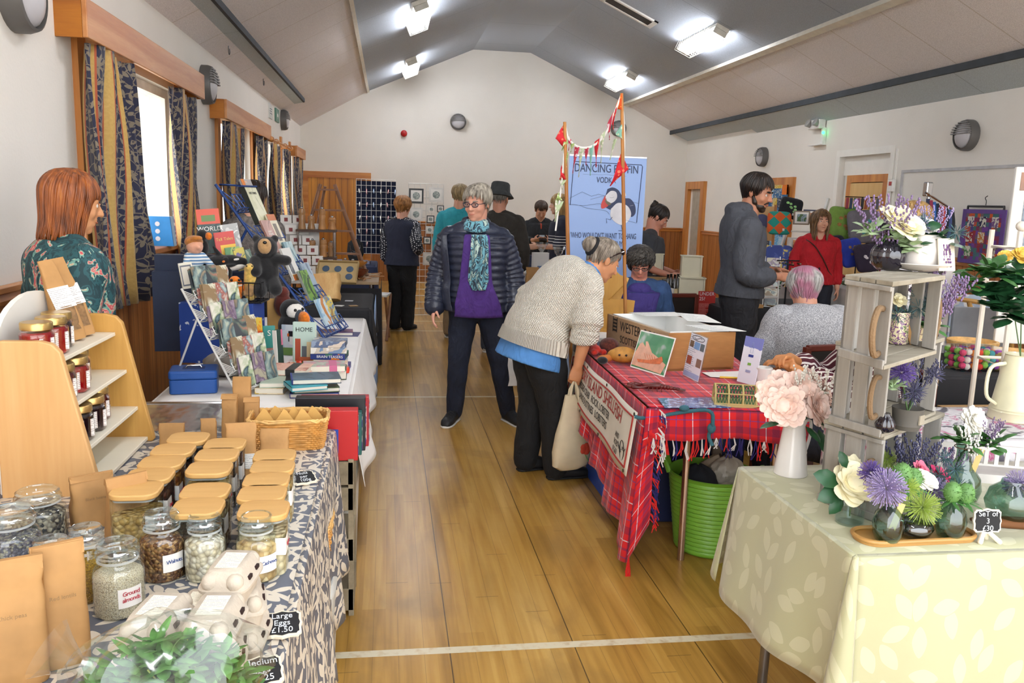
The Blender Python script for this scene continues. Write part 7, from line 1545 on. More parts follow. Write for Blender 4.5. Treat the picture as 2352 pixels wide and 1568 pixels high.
# ---- flower makers: every one returns a thing whose blooms, leaves and stems are parts
grn=M('leaf_green','3f6e34',.5,var=.25,vs=30);grn_d=M('leaf_dark','1f4a2a',.4,var=.25,vs=30);grn_p=M('leaf_pale','9fb58a',.55,var=.15,vs=30);stem_m=M('flower_stem','4d6b3a',.6)
F_={k:M('petal_'+k,c,.6,var=v,vs=40,sss=.0) for k,c,v in (('blush','f8dccf',.05),('white','efece2',.05),('cream','eee6c2',.07),('lilac','9d8fb8',.2),('violet','6a549c',.2),('thistle','5f8a4a',.2),('lime','a8bf5a',.2),('heather','7a6488',.3),('dusk','4a4a66',.25),('hot','b8285a',.12),('pink','d9708a',.1),('yellow','dfb84e',.1),('teal','3a5a5e',.25),('brown','8a6a44',.2))}
def ruffle(mb,c,r,n,layers,seed,up=(0,0,1),open_=1.):
 rr=random.Random(seed);up=V(up).normalized();q=up.to_track_quat('Z','Y').to_matrix();c=V(c)
 for L in range(layers):
  k=(L+1)/layers;m=max(4,int(n*(.5+.5*k)))
  for i in range(m):
   a=2*pi*(i+.5*(L % 2)+rr.random()*.4)/m;tilt=(.15+1.25*k*open_)*(.85+.3*rr.random());ln=r*(.62+.45*k)*(.85+.3*rr.random());w=r*(.30+.22*k)*(1 if n < 12 else .72)
   dr=V((cos(a),sin(a),0));P=[]
   for v in range(4):
    t=v/3;tl=tilt*(.55+.45*t);b=dr*(ln*t*sin(tl)+.05*r)+V((0,0,ln*t*cos(tl)-r*.35))
    for u in (-1,0,1):s=V((-sin(a),cos(a),0))*u*w*sin(pi*(.25+.6*t));P.append(c+q @ (b+s+dr*(-.12*r*abs(u)*(1-t*.4))*cos(tl)+V((0,0,.06*r*sin(u*3+L+i)*t))))
   mb.add(P,[(v*3+u,v*3+u+1,v*3+u+4,v*3+u+3) for v in range(3) for u in range(2)])
 return mb
def spikes(mb,c,r,n,seed,core=.35,w=.035,tip=None,flat=1.):
 rr=random.Random(seed);c=V(c)
 for i in range(n):
  z=rr.uniform(-1,1);a=rr.uniform(0,6.28);s=math.sqrt(1-z*z);d=V((s*cos(a),s*sin(a),z*flat));e=r*rr.uniform(.8,1.05);mb.tube([c+d*r*core*.6,c+d*e*.8,c+d*e],[w*r*.5,w*r*.6,w*r*.3 if tip is None else tip*r],4)
 return mb
def sprig(mb,p,d,L,n,r,seed,spread=.5):
 rr=random.Random(seed);p=V(p);d=V(d).normalized()
 for i in range(n):t=(i/n)**.8;a=rr.uniform(0,6.28);q=p+d*L*t+V((cos(a),sin(a),0))*spread*L*.12*(1-t*.6);mb.ell(q,(r,r,r*1.7),5,4)
def stems(mb,base,tops,r=.0022):
 for q in tops:b=V(base);mb.tube([b,b.lerp(V(q),.5)+V((0,0,.01)),V(q)],r,5)
def spray(label,at,kind,sc=1.,base=None,seed=1,cat='flowers',group=None,rz=0.):
 """kind: rose, peony, allium, thistle, lavender, leaves ...; at = centre of the bloom, base = where the stem enters"""
 at=V(at);base=V(base) if base else at-V((0,0,.12*sc));rel_=at-base;t=thing({'rose':'rose','peony':'peony','allium':'allium','thistle':'thistle','lavender':'lavender_spray','leaves':'leaf_spray','lime':'pompom_flower','heather':'heather_spray','gyp':'white_spray','eryngium':'sea_holly'}[kind],label,cat,base,rz,group);rr=random.Random(seed);st=MB();c=rel_
 if kind == 'rose' or kind == 'peony':
  m=F_[{1:'white',2:'cream',3:'blush',4:'hot',5:'pink',6:'yellow'}[seed % 10]];obj('petals',ruffle(MB(),c,.045*sc,9 if kind == 'rose' else 17,5 if kind == 'rose' else 9,seed,V((c.x*2.5,-.2,.1)) if kind == 'peony' else V((c.x*2,-.5,.55)),.8 if kind == 'rose' else .95),m,t,ang=0,sub=1);obj('bud',MB().ell(c-V((0,0,.005)),.02*sc,10,8),m,t)
 if kind == 'allium':obj('florets',spikes(MB(),c,.042*sc,330,seed,.3,.022,.03),F_['lilac' if seed % 2 else 'violet'],t)
 if kind == 'lime':obj('florets',spikes(MB(),c,.043*sc,420,seed,.3,.018,.016),F_['lime'],t)
 if kind == 'thistle':q=MB().ell(c,(.022*sc,.022*sc,.028*sc),12,10);spikes(q,c,.031*sc,130,seed,.8,.05,.012);obj('seed_head',q,F_['thistle'],t);q=MB();[leaf_blade(q,c-V((0,0,.022*sc)),(cos(a),sin(a),-.1),(0,0,1),.05*sc,.006*sc) for a in [k*.9 for k in range(7)]];obj('bracts',q,grn,t)
 if kind == 'eryngium':
  q=MB()
  for k in range(6):e=c+V((rr.uniform(-.05,.05),rr.uniform(-.03,.03),rr.uniform(-.03,.04)))*sc;spikes(q,e,.026*sc,46,seed+k,.3,.05,.01)
  obj('heads',q,F_['teal' if seed % 2 else 'dusk'],t)
 if kind in ('lavender','heather','gyp'):
  q=MB();tp=[]
  for k in range(13 if kind != 'gyp' else 16):d=V((rr.uniform(-.6,.6),rr.uniform(-.5,.5),1));e=c+d*.02*sc-V((0,0,.05*sc));sprig(q,e,d,.09*sc,24 if kind != 'gyp' else 8,(.0019 if kind != 'gyp' else .003)*sc,seed+k);tp.append(e)
  obj('florets',q,F_[{'lavender':('lilac','dusk','violet')[seed % 3],'heather':'heather','gyp':'white'}[kind]],t,ang=0);stems(st,(0,0,0),tp,.0014)
 if kind == 'leaves':
  q=MB()
  for k in range(20):d=V((rr.uniform(-1,1),rr.uniform(-.8,.8),rr.uniform(-.1,1))).normalized();leaf_blade(q,c+d*rr.uniform(-.01,.035)*sc-V((0,0,.02)),d,(0,0,1),rr.uniform(.028,.05)*sc,rr.uniform(.014,.022)*sc,rr.uniform(.1,.4))
  obj('leaves',q,(grn,grn_d,grn_p)[seed % 3],t)
 else:stems(st,(0,0,0),[c-V((0,0,.015*sc))])
 if st.v:obj('stem',st,stem_m,t)
 return t
# ---- white jug of peonies
jb=T(1832,1100);jz=TZ;jug=thing('enamel_jug','tall white enamel jug with ribbon bow holding blush peonies','jug',(jb.x,jb.y+.05,TZ),rad(200));je=M('white_enamel','dedad6',.22,var=.03,coat=.4)
obj('body',MB().lathe([(.05,0),(.053,.004),(.041,.10),(.034,.155),(.034,.165),(.04,.185),(.043,.19),(.038,.186),(.03,.16),(0,.05)],32),je,jug);obj('spout',MB().rings([[(-.03+.0,y,.165) for y in ()] or [(.028,-.018,.15),(.028,.018,.15),(.032,.024,.188),(.032,-.024,.188)],[(.036,-.004,.16),(.036,.004,.16),(.062,.008,.196),(.062,-.008,.196)]]),je,jug)
obj('handle',MB().tube(catmull([(-.036,0,.165),(-.07,0,.17),(-.075,0,.12),(-.055,0,.06),(-.045,0,.05)],5),.006,8,flat=.6),je,jug)
rib=MB().at(RZ(40));[rib.tube(catmull([(-.045,0,.17),(-.06,s*.02,.165),(-.066,s*.03,.12),(-.07,s*.026,.1)],4),.011,6,flat=.2) for s in (-1,1)];obj('ribbon',rib.ell((-.044,0,.17),.012,8,6),M('white_satin','efeceb',.3),jug)
PB=(jb.x,jb.y+.05,TZ+.15);PN='blush peonies in the white jug'
for i,(px,py,dy,s,l) in enumerate(((1802,932,-.03,1.25,'large blush peony lowest on the left of the jug bouquet'),(1880,935,-.02,1.2,'large ruffled blush peony at right front of the jug bouquet'),(1772,905,.02,1.0,'blush peony at far left of the jug bouquet'),(1842,893,.0,1.1,'blush peony in the middle of the jug bouquet'),(1800,882,.05,.95,'blush peony at upper left of the jug bouquet'),(1868,882,.05,1.,'blush peony at the top of the jug bouquet'),(1895,905,.05,.95,'blush peony at far right of the jug bouquet by the crate'))):
 spray(l,oy(px,py,jb.y+.05+dy),'peony',s*1.15,PB,3+10*i,group=PN)
spray('tiny white sprays standing above the peonies',oy(1845,880,jb.y+.07),'gyp',1.1,PB,2);spray('tiny white sprays at right above the peonies',oy(1895,882,jb.y+.07),'gyp',.9,PB,5)
q=MB();[leaf_blade(q,oy(px,py,jb.y+.03),d,(0,0,1),L,.022) for px,py,d,L in ((1800,965,(-1,-.2,-.1),.09),(1850,978,(.4,-.6,-.4),.07),(1880,985,(.2,-.5,-.8),.08),(1868,965,(.8,-.3,-.2),.06))];single('leaf_spray',q,grn_d,'dark green leaves hanging under the peonies','leaves')
# ---- glass vases on the tray
green_gl=glass('green_glass','a3bfb2',.09);smoke_gl=glass('smoke_glass','9aa3a6',.12);clear_gl=glass('tumbler_glass','f2f8f7',.08)
def vase(label,loc,prof,mt,name='glass_vase',n=28,tagm=False,rib=0,water=None,group=None,sc=1.):
 t=thing(name,label,'vase',loc,group=group);q=MB()
 if rib:q.rings([[((r+.0035*sc*abs(sin(rib*pi*j/72))*(1 if .15 < i/len(prof) < .8 else 0))*cos(2*pi*j/72),(r+.0035*sc*abs(sin(rib*pi*j/72))*(1 if .15 < i/len(prof) < .8 else 0))*sin(2*pi*j/72),z) for j in range(72)] for i,(r,z) in enumerate(prof)],True)
 else:q.lathe(prof,n,cap=False);q.lathe([(0.0005,prof[0][1]+.002),(prof[0][0],prof[0][1]+.002)],n,cap=False)
 obj('glass' if not rib else 'body',q,mt,t,ang=60)
 if water:obj('water',MB().lathe([(prof[0][0]*.93,.006),(water[0],.008),(water[0],water[1]),(0,water[1])],n),glass('water','e6f0f0',.05),t)
 if tagm:obj('paper_tag',MB().at(TR(prof[-1][0]+.006,-prof[-1][0]-.004,prof[-1][1]-.012) @ RZ(-20) @ RY(14)).prismy([(-.008,-.075),(0,-.065),(.008,-.075),(.008,0),(-.008,0)],-.001,0),M('tag_paper','e0c27c',.7),t,False);obj('twine',MB().tube([(prof[-1][0]*1.08*cos(a),prof[-1][0]*1.08*sin(a),prof[-1][1]-.014) for a in [2*pi*k/14 for k in range(14)]],.0016,4,True),jute,t)
 return t
pebble=[(.022,0),(.03,.004),(.036,.02),(.0385,.045),(.034,.072),(.02,.09),(.012,.1),(.011,.11),(.014,.118)]
ball=[(.02,0),(.045,.008),(.052,.025),(.045,.04),(.025,.048),(.016,.052),(.018,.06)]
tb=T(2108,1242);tr_=thing('wooden_tray','oblong wooden tray with handles under the three bud vases','tray',(tb.x,tb.y+.02,TZ),rad(2));tw=M('tray_wood',rough=.45,tex=wood_tex('a5783c','c99c58',0,8,.07,False))
obj('base',MB().rbox(-.165,-.05,0,.165,.05,.008,.045,8),tw,tr_,bev=.002);q=MB();pts=[]
for cx,cy,a in ((.12,.005,0),(-.12,.005,90),(-.12,-.005,180),(.12,-.005,270)):pts += [(cx+.045*cos(rad(a+15*i)),cy+.045*sin(rad(a+15*i)),.013) for i in range(7)]
obj('rim',q.tube(pts,.006,8,True),tw,tr_)
VB='three smoky green bud vases on the wooden tray';gp={}
for k,px,py,l,pr_,m_ in (('a',2052,1252,'green bud vase at left end of the tray holding lilac alliums',pebble,green_gl),('b',2110,1238,'low flat bud vase in the middle of the tray with lime pompom',ball,smoke_gl),('c',2197,1243,'green bud vase at right end of the tray holding thistles',pebble,green_gl)):
 p=T(px,py,TZ+.009);p.y += .03;gp[k]=p;vase(l,p,pr_,m_,group=VB,tagm=k == 'a')
sp=lambda l,px,py,Y,kd,s,b,sd,**k:spray(l,oy(px,py,Y),kd,s,b,sd,**k)
a_=gp['a'];b_=gp['b'];c_=gp['c'];top_=lambda v,z=.09:v+V((0,0,z))
sp('lilac allium ball in the left bud vase',2035,1120,a_.y-.01,'allium',1.25,top_(a_),1);sp('small violet allium behind the white rose',2000,1085,a_.y+.06,'allium',.8,top_(a_),2)
sp('lime green spiky pompom flower over the low vase',2118,1165,b_.y-.01,'lime',1.15,top_(b_,.045),3)
sp('green thistle head, left of two in right bud vase',2188,1130,c_.y-.01,'thistle',1.,top_(c_),4);sp('green thistle head, right of two in right bud vase',2218,1133,c_.y,'thistle',1.,top_(c_),5);sp('blue grey sea holly behind the two thistles',2195,1085,c_.y+.08,'eryngium',1.1,top_(c_),7)
sp('green thistle head standing behind lilac allium',2072,1090,a_.y+.04,'thistle',1.15,top_(a_),8);sp('green thistle head right of the first one behind allium',2098,1098,a_.y+.05,'thistle',1.0,top_(a_),9);sp('bright lime pompom flower between thistles and low vase',2085,1120,a_.y+.02,'lime',.75,top_(b_,.045),6);sp('lilac allium drooping right of the small white rose',2150,1130,b_.y+.05,'allium',1.0,top_(b_,.045),11)
gt_=T(1966,1212);tum=vase('clear glass tumbler of water holding the white rose',(gt_.x,gt_.y+.035,TZ),[(.036,0),(.038,.004),(.039,.085)],clear_gl,'glass_tumbler',water=(.036,.035));rb=V((gt_.x,gt_.y+.035,TZ+.02))
sp('large open white rose in the glass tumbler',1962,1112,rb.y-.01,'rose',1.5,rb,2);sp('white rose behind the large open one',1958,1075,rb.y+.05,'rose',.9,rb,12)
q=MB();[leaf_blade(q,oy(px,py,rb.y),d,(.2,-.8,.4),L,w) for px,py,d,L,w in ((1930,1110,(-.8,-.1,.35),.085,.026),(1928,1125,(-.7,-.2,-.2),.07,.024),(1935,1140,(-.5,-.2,-.6),.06,.02),(1945,1075,(-.3,.1,.8),.05,.018))];single('leaf_spray',q,grn_d,'big green rose leaves left of the white rose','leaves')
sp('small white rose bud right of the thistles',2128,1102,b_.y+.03,'rose',.72,top_(b_,.045),1);sp('pink rose bud behind the small white rose',2115,1078,b_.y+.14,'rose',.6,(b_.x,b_.y+.14,TZ+.1),5);sp('hot pink bloom behind the small white rose',2160,1095,b_.y+.14,'rose',.8,(b_.x+.03,b_.y+.14,TZ+.1),4)
vase('pale ceramic pot half hidden behind the right bud vase',(b_.x+.06,b_.y+.12,TZ),[(.02,0),(.045,.01),(.05,.04),(.035,.07),(.03,.08)],je,'ceramic_pot');spray('dark lavender inside the bottom crate',oy(2085,1065,2.12),'lavender',1.7,oy(2085,1120,2.14),7);spray('violet lavender spilling from the bottom crate',oy(2105,1060,2.08),'lavender',1.2,oy(2105,1110,2.1),4)
sp('cream pompom flower inside the bottom crate',2038,1055,2.12,'lime',.7,oy(2040,1100,2.14),13)
# ---- sign, bottle vase, globe vase, driftwood
q=T(2267,1245);sg2=chalk_sign('blackboard sign on little white feet reading set of three',(q.x,q.y+.01,TZ+.055),(rad(82),0,rad(-4)),.075,.06,'SeT of\n3\n\u00a330',.02);ft=MB();[ft.chain([(x*.2,-.028,-.004),(x,-.052,.014)],[.006,.007],8) for x in (-.026,.026)];ft.chain([(0,-.02,-.004),(.012,-.056,-.02)],[.008,.006],8);obj('feet',ft,cream_fr,sg2)
q=T(2225,1158);bvv=V((q.x,q.y+.045,TZ));vase('bottle shaped glass vase with twine round its neck',bvv,[(.035,0),(.05,.006),(.058,.035),(.052,.07),(.03,.1),(.021,.125),(.02,.15),(.026,.175)],green_gl,tagm=True)
sp('large off white flower head on top of the bottle vase',2240,965,bvv.y,'peony',.95,top_(bvv,.15),41);sp('mauve spray right of the off white flower',2262,1000,bvv.y-.01,'heather',1.,top_(bvv,.15),3);sp('green leafy spray at left of the bottle vase',2205,1000,bvv.y,'leaves',1.,top_(bvv,.15),3);sp('green leafy spray at right of the bottle vase',2275,1010,bvv.y-.02,'leaves',1.,top_(bvv,.15),6);sp('white specks spray in middle of the bottle vase',2240,1020,bvv.y-.03,'gyp',1.,top_(bvv,.15),8);sp('thin pale sprig reaching left of the bottle vase',2185,1065,bvv.y,'heather',.8,top_(bvv,.15),9)
q=T(2345,1215);gv=V((q.x,q.y+.05,TZ+.012));vase('round glass globe vase cut by right edge of the photo',gv,[(.03,0),(.055,.01),(.065,.045),(.055,.08),(.03,.1),(.028,.11)],green_gl);sp('pale lilac flower cluster over the globe vase',2340,1112,gv.y,'allium',1.,top_(gv,.08),21)
q=T(2320,1215);single('driftwood',MB().at(TR(q.x+.0,q.y+.02,TZ+.012) @ RZ(-12)).loft([(V((x,.008*sin(x*40),.002*sin(x*60))),V((0,.026*w,0)),V((0,0,.013*w)),.8) for x,w in ((-.09,.3),(-.07,.8),(0,1),(.07,1.1),(.14,.9))],14),M('driftwood',rough=.8,tex=wood_tex('5a3418','8f5c2c',0,10,.1)),'piece of brown driftwood beneath the globe vase','driftwood')
# ---- on top of the crates and inside them
nz=CZ3+.001;v1=on(2052,622,nz);v1.y += .03;v1=V((v1.x,v1.y,nz));dk=M('black_purple_glaze','171220',.08,var=.2,coat=1.)
vase('dark ribbed bulb vase with paper tag on top of the crates',v1,[(.024,0),(.03,.004),(.036,.014),(.041,.028),(.0425,.04),(.040,.052),(.033,.064),(.02,.076),(.013,.084),(.012,.092),(.016,.098)],dk,'ribbed_vase',rib=11,tagm=True)
tv=top_(v1,.1);sp('pale eucalyptus leaves reaching left above the dark vase',2005,520,v1.y,'leaves',.85,tv,2);sp('round pale green leaves above the dark vase',2070,545,v1.y-.02,'leaves',.75,tv,5);sp('dusty heather filling the dark vase bouquet',2040,525,v1.y-.01,'heather',1.6,tv,6);sp('cream rose at right of the dark vase bouquet',2085,520,v1.y-.02,'rose',1.1,tv,22);sp('cream rose at the top of the dark vase bouquet',2062,500,v1.y+.0,'rose',1.0,tv,32);sp('lilac allium right of the cream rose',2108,530,v1.y+.02,'allium',.9,tv,31);sp('pale leaves drooping right of the dark vase',2090,555,v1.y-.03,'leaves',.9,tv,8)
v2=V((on(2128,624,nz).x,on(2128,624,nz).y+.03,nz));single('saucer',MB().at(TR(v2)).lathe([(.03,0),(.06,.006),(.082,.02),(.08,.022),(.055,.01),(0,.008)],28),wc,'white plate under the white pot on the crates','plate')
pot=thing('white_pot','rounded white pot of greenery on a plate on top of crates','pot',(v2.x,v2.y,nz+.01));obj('body',MB().lathe([(.03,0),(.05,.01),(.056,.045),(.05,.075),(.046,.085),(.05,.088),(.042,.08),(0,.04)],28),wc,pot);tz2=v2+V((0,0,.085));lab_m=M('lavender_ink','6a4a78',.7)
sp('feathery dark greenery in the white pot',2140,540,v2.y-.02,'leaves',1.2,tz2,4);sp('teal sea holly at right of the white pot',2160,550,v2.y,'eryngium',1.3,tz2,3);sp('white rose at top of the white pot',2128,520,v2.y+.02,'rose',.7,tz2,51);sp('lilac spray above the white pot',2145,520,v2.y+.02,'lavender',1.,tz2,6)
cd=thing('lavender_card','cream card with painted lavender leaning on the white pot','card',(v2.x+.035,v2.y-.065,nz+.006),rot=(rad(-10),0,rad(16)));obj('card',MB().box(-.03,0,0,.03,.003,.085),M('cream_card','ded6c6',.6),cd,False);q=MB();[sprig(q,(x,-.001,.012),(x*3,0,1),.06,9,.0025,k) for k,x in enumerate((-.008,.0,.008))];obj('painted_lavender',q,lab_m,cd)
def flowered_jug(label,px,py,Y,rz):
 p=oy(px,py,Y);p.z=CZ2-CZ2+CZ2+.012 if False else CZ2+.013;t=thing('flowered_jug',label,'jug',p,rad(rz));m=M('flowered_ceramic',rough=.2,tex=lambda g:g.ramp(g.noise(g.co(),75,2,dist=1.2),[(.0,'dccfa8'),(.46,'8a5a86'),(.52,'4a3a5a'),(.56,'d8c8a4'),(.64,'6a7a52')],True),coat=.5)
 obj('body',MB().lathe([(.024,0),(.026,.004),(.024,.05),(.026,.085),(.024,.084),(0,.02)],22),m,t);obj('handle',MB().tube(catmull([(.025,0,.075),(.045,0,.07),(.046,0,.035),(.024,0,.02)],4),.004,6),M('cream_glaze','d8ccb0',.2),t);return p
j1=flowered_jug('flowered ceramic jug at left inside the top crate',2062,778,2.03,80);j2=flowered_jug('flowered ceramic jug with cream handle at right in top crate',2115,770,2.09,-10)
for l,px,py,Y,kd,s,b,sd in (('brown dried rose over the left jug',2066,690,2.03,'rose',.5,j1,2),('teal sea holly over the left jug in top crate',2085,700,2.03,'eryngium',1.1,j1,9),('purple lavender over the right jug in top crate',2140,700,2.07,'heather',1.7,j2,5),('green thistle leaves over the right jug',2130,735,2.05,'leaves',.8,j2,3),('lilac lavender leaning out of the top crate',2160,690,2.1,'lavender',1.3,j2,3)):sp(l,px,py,Y,kd,s,b+V((0,0,.07)),sd)
single('wooden_tag',MB().at(TR(j1.x+.035,j1.y-.012,CZ2+.013) @ RY(-22)).box(-.006,-.002,0,.006,.002,.075),peg,'plain wooden tag leaning between the flowered jugs','tag',smooth=False)
p=oy(2085,945,2.02);p.z=CZ1+.013;gpt=thing('grey_pot','round grey cement pot with stamped label in middle crate','pot',p);obj('body',MB().lathe([(.032,0),(.036,.01),(.038,.013),(.036,.016),(.041,.06),(.036,.058),(0,.04)],28),M('grey_cement','57534d',.85,var=.15),gpt);obj('stamped_label',MB().at(RZ(30)).box(-.012,-.041,.02,.014,-.037,.046),M('stamp','9a9282',.8),gpt,False)
for l,px,py,Y,kd,s,sd in (('violet allium above the grey pot',2070,855,2.02,'allium',.9,2),('cream bloom above the violet allium in middle crate',2062,825,2.04,'rose',.5,2),('pale green hydrangea leaves left of the grey pot',2052,875,2.0,'leaves',.6,2),('blue grey sea holly right of the grey pot',2115,890,2.03,'eryngium',1.2,4),('dusky lavender behind the sea holly',2112,865,2.06,'lavender',1.,1)):sp(l,px,py,Y,kd,s,p+V((0,0,.045)),sd)
q=oy(2036,950,1.99);vase('small black ribbed vase with tag in middle crate',(q.x,q.y,CZ1+.013),[(.012,0),(.022,.008),(.025,.022),(.016,.04),(.008,.048),(.01,.053)],dk,'ribbed_vase',rib=9,sc=.6)
# ---- right edge: white basket, printed cloth box, enamel can, metal stand, rose bush
plw=M('white_basket_plastic','d2ccc8',.4);q=T(2285,1128);wbk=thing('plastic_basket','white slatted plastic basket lying behind the bottle vase','basket',(q.x+.08,q.y+.16,TZ),rad(-20))
for i in range(11):obj('rib',MB().cbox((-.15+.03*i,-.1,.085),(.012,.006,.05)),plw,wbk,False)
for z0,z1 in ((.0,.03),(.058,.064),(.108,.125)):obj('rail',MB().box(-.165,-.104,z0,.165,-.096,z1),plw,wbk,False)
for i in (-1,1):obj('side',MB().box(i*.165-.004,-.1,0,i*.165+.004,.1,.12),plw,wbk,False)
obj('base',MB().box(-.165,-.1,0,.165,.1,.006),plw,wbk,False)
marb=M('floral_print_cloth',rough=.7,tex=lambda g:g.ramp(g.noise(g.co(),7,2,dist=2.5),[(.36,'5a5660'),(.46,'d9d5d6'),(.58,'c9c4c8'),(.66,'b8447a'),(.72,'d4cdd0')]))
tag(obj('tablecloth',drape(1.75,2.5,2.56,3.0,.80,{'f':.35,'l':.3},r=.02,wave=.02,seed=4),marb,solid=.003),'white cloth with grey and pink painted flowers at right','tablecloth');trestle('small table under the flower painted cloth',1.8,2.45,2.6,2.95,.79)
ec=M('cream_enamel','d8d2b0',.3,coat=.4);q=on(2335,972,.804);can=thing('enamel_can','tall cream enamel flower can cut by right edge of the photo','can',(q.x+.03,q.y+.06,.805));pf=[(.085,0),(.088,.004),(.084,.03),(.087,.035),(.083,.04),(.085,.045),(.081,.05),(.052,.25),(.056,.255),(.05,.252),(0,.1)];obj('body',MB().lathe(pf,32),ec,can);obj('handle',MB().tube(catmull([(-.06,0,.22),(-.12,0,.2),(-.125,0,.1),(-.08,0,.06)],5),.007,8),ec,can)
rbb=V((can.location.x,can.location.y,1.05))
for i,(px,py,s,l) in enumerate(((2270,660,1.9,'dark leaf spray of the rose bush at lower left'),(2330,640,2.0,'dark leaf spray of the rose bush at right edge'),(2300,700,2.0,'big leaf spray in the middle of the rose bush'),(2270,620,1.5,'upper left leaf spray of the rose bush'),(2335,720,1.8,'low leaf spray of the rose bush at right edge'),(2230,645,1.1,'slender yellowish leaf tip reaching left from the rose bush'))):sp(l,px,py,rbb.y-.05,'leaves',s,rbb,(4,7,10,3,13,6)[i])
sp('closed yellow rose bud over the rose bush',2308,588,rbb.y,'rose',.6,rbb,6);sp('yellow rose cut by right edge of the photo',2348,585,rbb.y-.02,'rose',.9,rbb,16)
single('cardboard_box',MB().box(2.65,3.3,0,3.15,3.6,.66),M('cardboard','b08a5a',.8,var=.06),'open brown cardboard box behind the flower stall','box',smooth=False)
wm=M('cream_metal','ded6c8',.35,var=.04);ms=thing('metal_plant_stand','cream wrought metal shelf stand with scrolled top at right edge','plant stand',(oy(2300,900,2.95).x+.05,2.95,0),rad(-12))
for x in (-.05,.5):
 for y in (0,.22):obj('upright',MB().tube([(x,y,0),(x,y,1.52)],.011,8),wm,ms)
for z in (.55,.98,1.3,1.45):obj('shelf_rail',MB().tube([(-.05,0,z),(.5,0,z),(.5,.22,z),(-.05,.22,z)],.007,6,True),wm,ms)
for y in (0,):obj('scroll',MB().tube([(.0+.05*(1-t/14)*cos(t),y,1.52+.05*(1-t/14)*sin(t)) for t in [k*.5 for k in range(20)]],.007,6),wm,ms)
obj('arch',MB().tube([(.12*cos(a)+.1,0,.62+.3*sin(a)) for a in [pi*k/12 for k in range(13)]],.007,6),wm,ms);obj('finial',MB().ell((-.05,0,1.54),.02),wm,ms)
# ------------------------------------------------------------------ stalls further up the hall
black_cl=M('black_table_cloth','19191d',.85,var=.15,bump=.2,bs=20);navy_cl=M('navy_table_cloth','2b3350',.85,var=.1)
def stall(label,x0,x1,y0,y1,z,mt,d=None,cl=None,top=None):
 trestle(label,x0+.03,x1-.03,y0+.03,y1-.03,z-.004,top=top)
 if mt:tag(obj('tablecloth',drape(x0,x1,y0,y1,z-.003,d or {k:z-.06 for k in 'lrf'},wave=.015,flare=.02,seed=int(x0*9)),mt,solid=.002),cl,'tablecloth')
def bxs(name,label,cat,c,sz,mt,rz=0.,group=None,rot=None,bev=.002):
 return single(name,MB().at(TR(c) @ RZ(rz)).box(-sz[0]/2,-sz[1]/2,0,sz[0]/2,sz[1]/2,sz[2]),mt,label,cat,group,smooth=False,bev=bev)
# roll-up banner with the puffin
navy_i=M('banner_navy','1d2c55',.5);bw=M('banner_white','d9d6da',.5);bY=6.75;A_=oy(1308,362,bY);B_=oy(1486,360,bY);W_=B_.x-A_.x;ZT=(A_.z+B_.z)/2
ban=thing('pull_up_banner','tall pale blue pull up banner with a drawn puffin and navy lettering','banner',((A_.x+B_.x)/2,bY,0));k_=W_/178
obj('sheet',MB().box(-W_/2,0,.06,W_/2,.004,ZT),M('banner_blue',rough=.4,tex=lambda g:g.ramp(g.sep(g.co())[2],[(.0,'b4c4e2'),(1.,'93b0e4')])),ban,False);obj('base',MB().box(-W_/2-.01,-.07,0,W_/2+.01,.09,.06),M('silver','a9abb0',.3,.8),ban,False,bev=.01);obj('top_rail',MB().box(-W_/2,-.004,ZT-.0,W_/2,.008,ZT+.012),MATS['silver'],ban,False)
def bp(px,py,o=.003):return V((-W_/2+(px-1308)*k_,-o,ZT-(py-362)*k_))
def bl(nm,pts,w,m,closed=False,o=.003,sm=True):obj(nm,MB().tube(catmull([bp(*p,o) for p in pts],4) if sm else [bp(*p,o) for p in pts],w,5,closed,.5),m,ban)
def bf(nm,pts,m,o):P=catmull([bp(*p,o) for p in pts]+[bp(*pts[0],o)],5)[:-1];obj(nm,MB().add(P,[tuple(range(len(P)))]),m,ban,False)
bl('border',[(1314,470),(1318,378),(1322,374),(1474,376),(1477,380),(1470,505)],.0028,navy_i,sm=False);bl('border',[(1311,468),(1346,470),(1382,465),(1400,475)],.002,navy_i)
bl('mountain_line',[(1312,455),(1340,440),(1362,449),(1378,444),(1392,447)],.002,navy_i,sm=False);bl('mountain_line',[(1392,447),(1360,456)],.0015,navy_i,sm=False);bl('mountain_line',[(1312,468),(1335,470),(1355,476),(1395,480),(1405,488)],.002,navy_i);bl('mountain_line',[(1456,458),(1472,462)],.002,navy_i,sm=False);bl('mountain_line',[(1444,500),(1470,506)],.002,navy_i,sm=False)
bf('puffin_back',[(1398,432),(1410,428),(1424,434),(1436,450),(1452,452),(1464,466),(1466,484),(1456,492),(1448,470),(1430,468),(1408,478),(1392,464)],navy_i,.002)
bf('puffin_body',[(1408,476),(1424,462),(1446,468),(1456,486),(1448,504),(1434,511),(1418,504),(1408,492)],bw,.004);bf('puffin_face',[(1395,446),(1406,436),(1418,438),(1421,450),(1414,460),(1402,464),(1394,456)],bw,.004);bf('puffin_beak',[(1393,446),(1385,466),(1388,476),(1402,468),(1396,456)],M('beak_red','c23a32',.5),.005);bf('beak_base',[(1396,452),(1394,460),(1402,468),(1408,464),(1398,458)],M('beak_grey','6a6048',.5),.006)
bl('closed_eye',[(1404,450),(1409,451),(1414,449)],.0015,navy_i,o=.006);bl('foot',[(1412,494),(1408,500),(1398,498),(1400,508)],.0022,navy_i,o=.006,sm=False);bl('foot',[(1434,511),(1437,524),(1428,524),(1444,524)],.0022,navy_i,o=.006,sm=False);bl('divider',[(1340,401),(1385,401),(1394,399),(1404,401),(1440,402)],.0012,navy_i,sm=False);bl('wing_mark',[(1452,468),(1460,466)],.0015,bw,o=.006,sm=False)
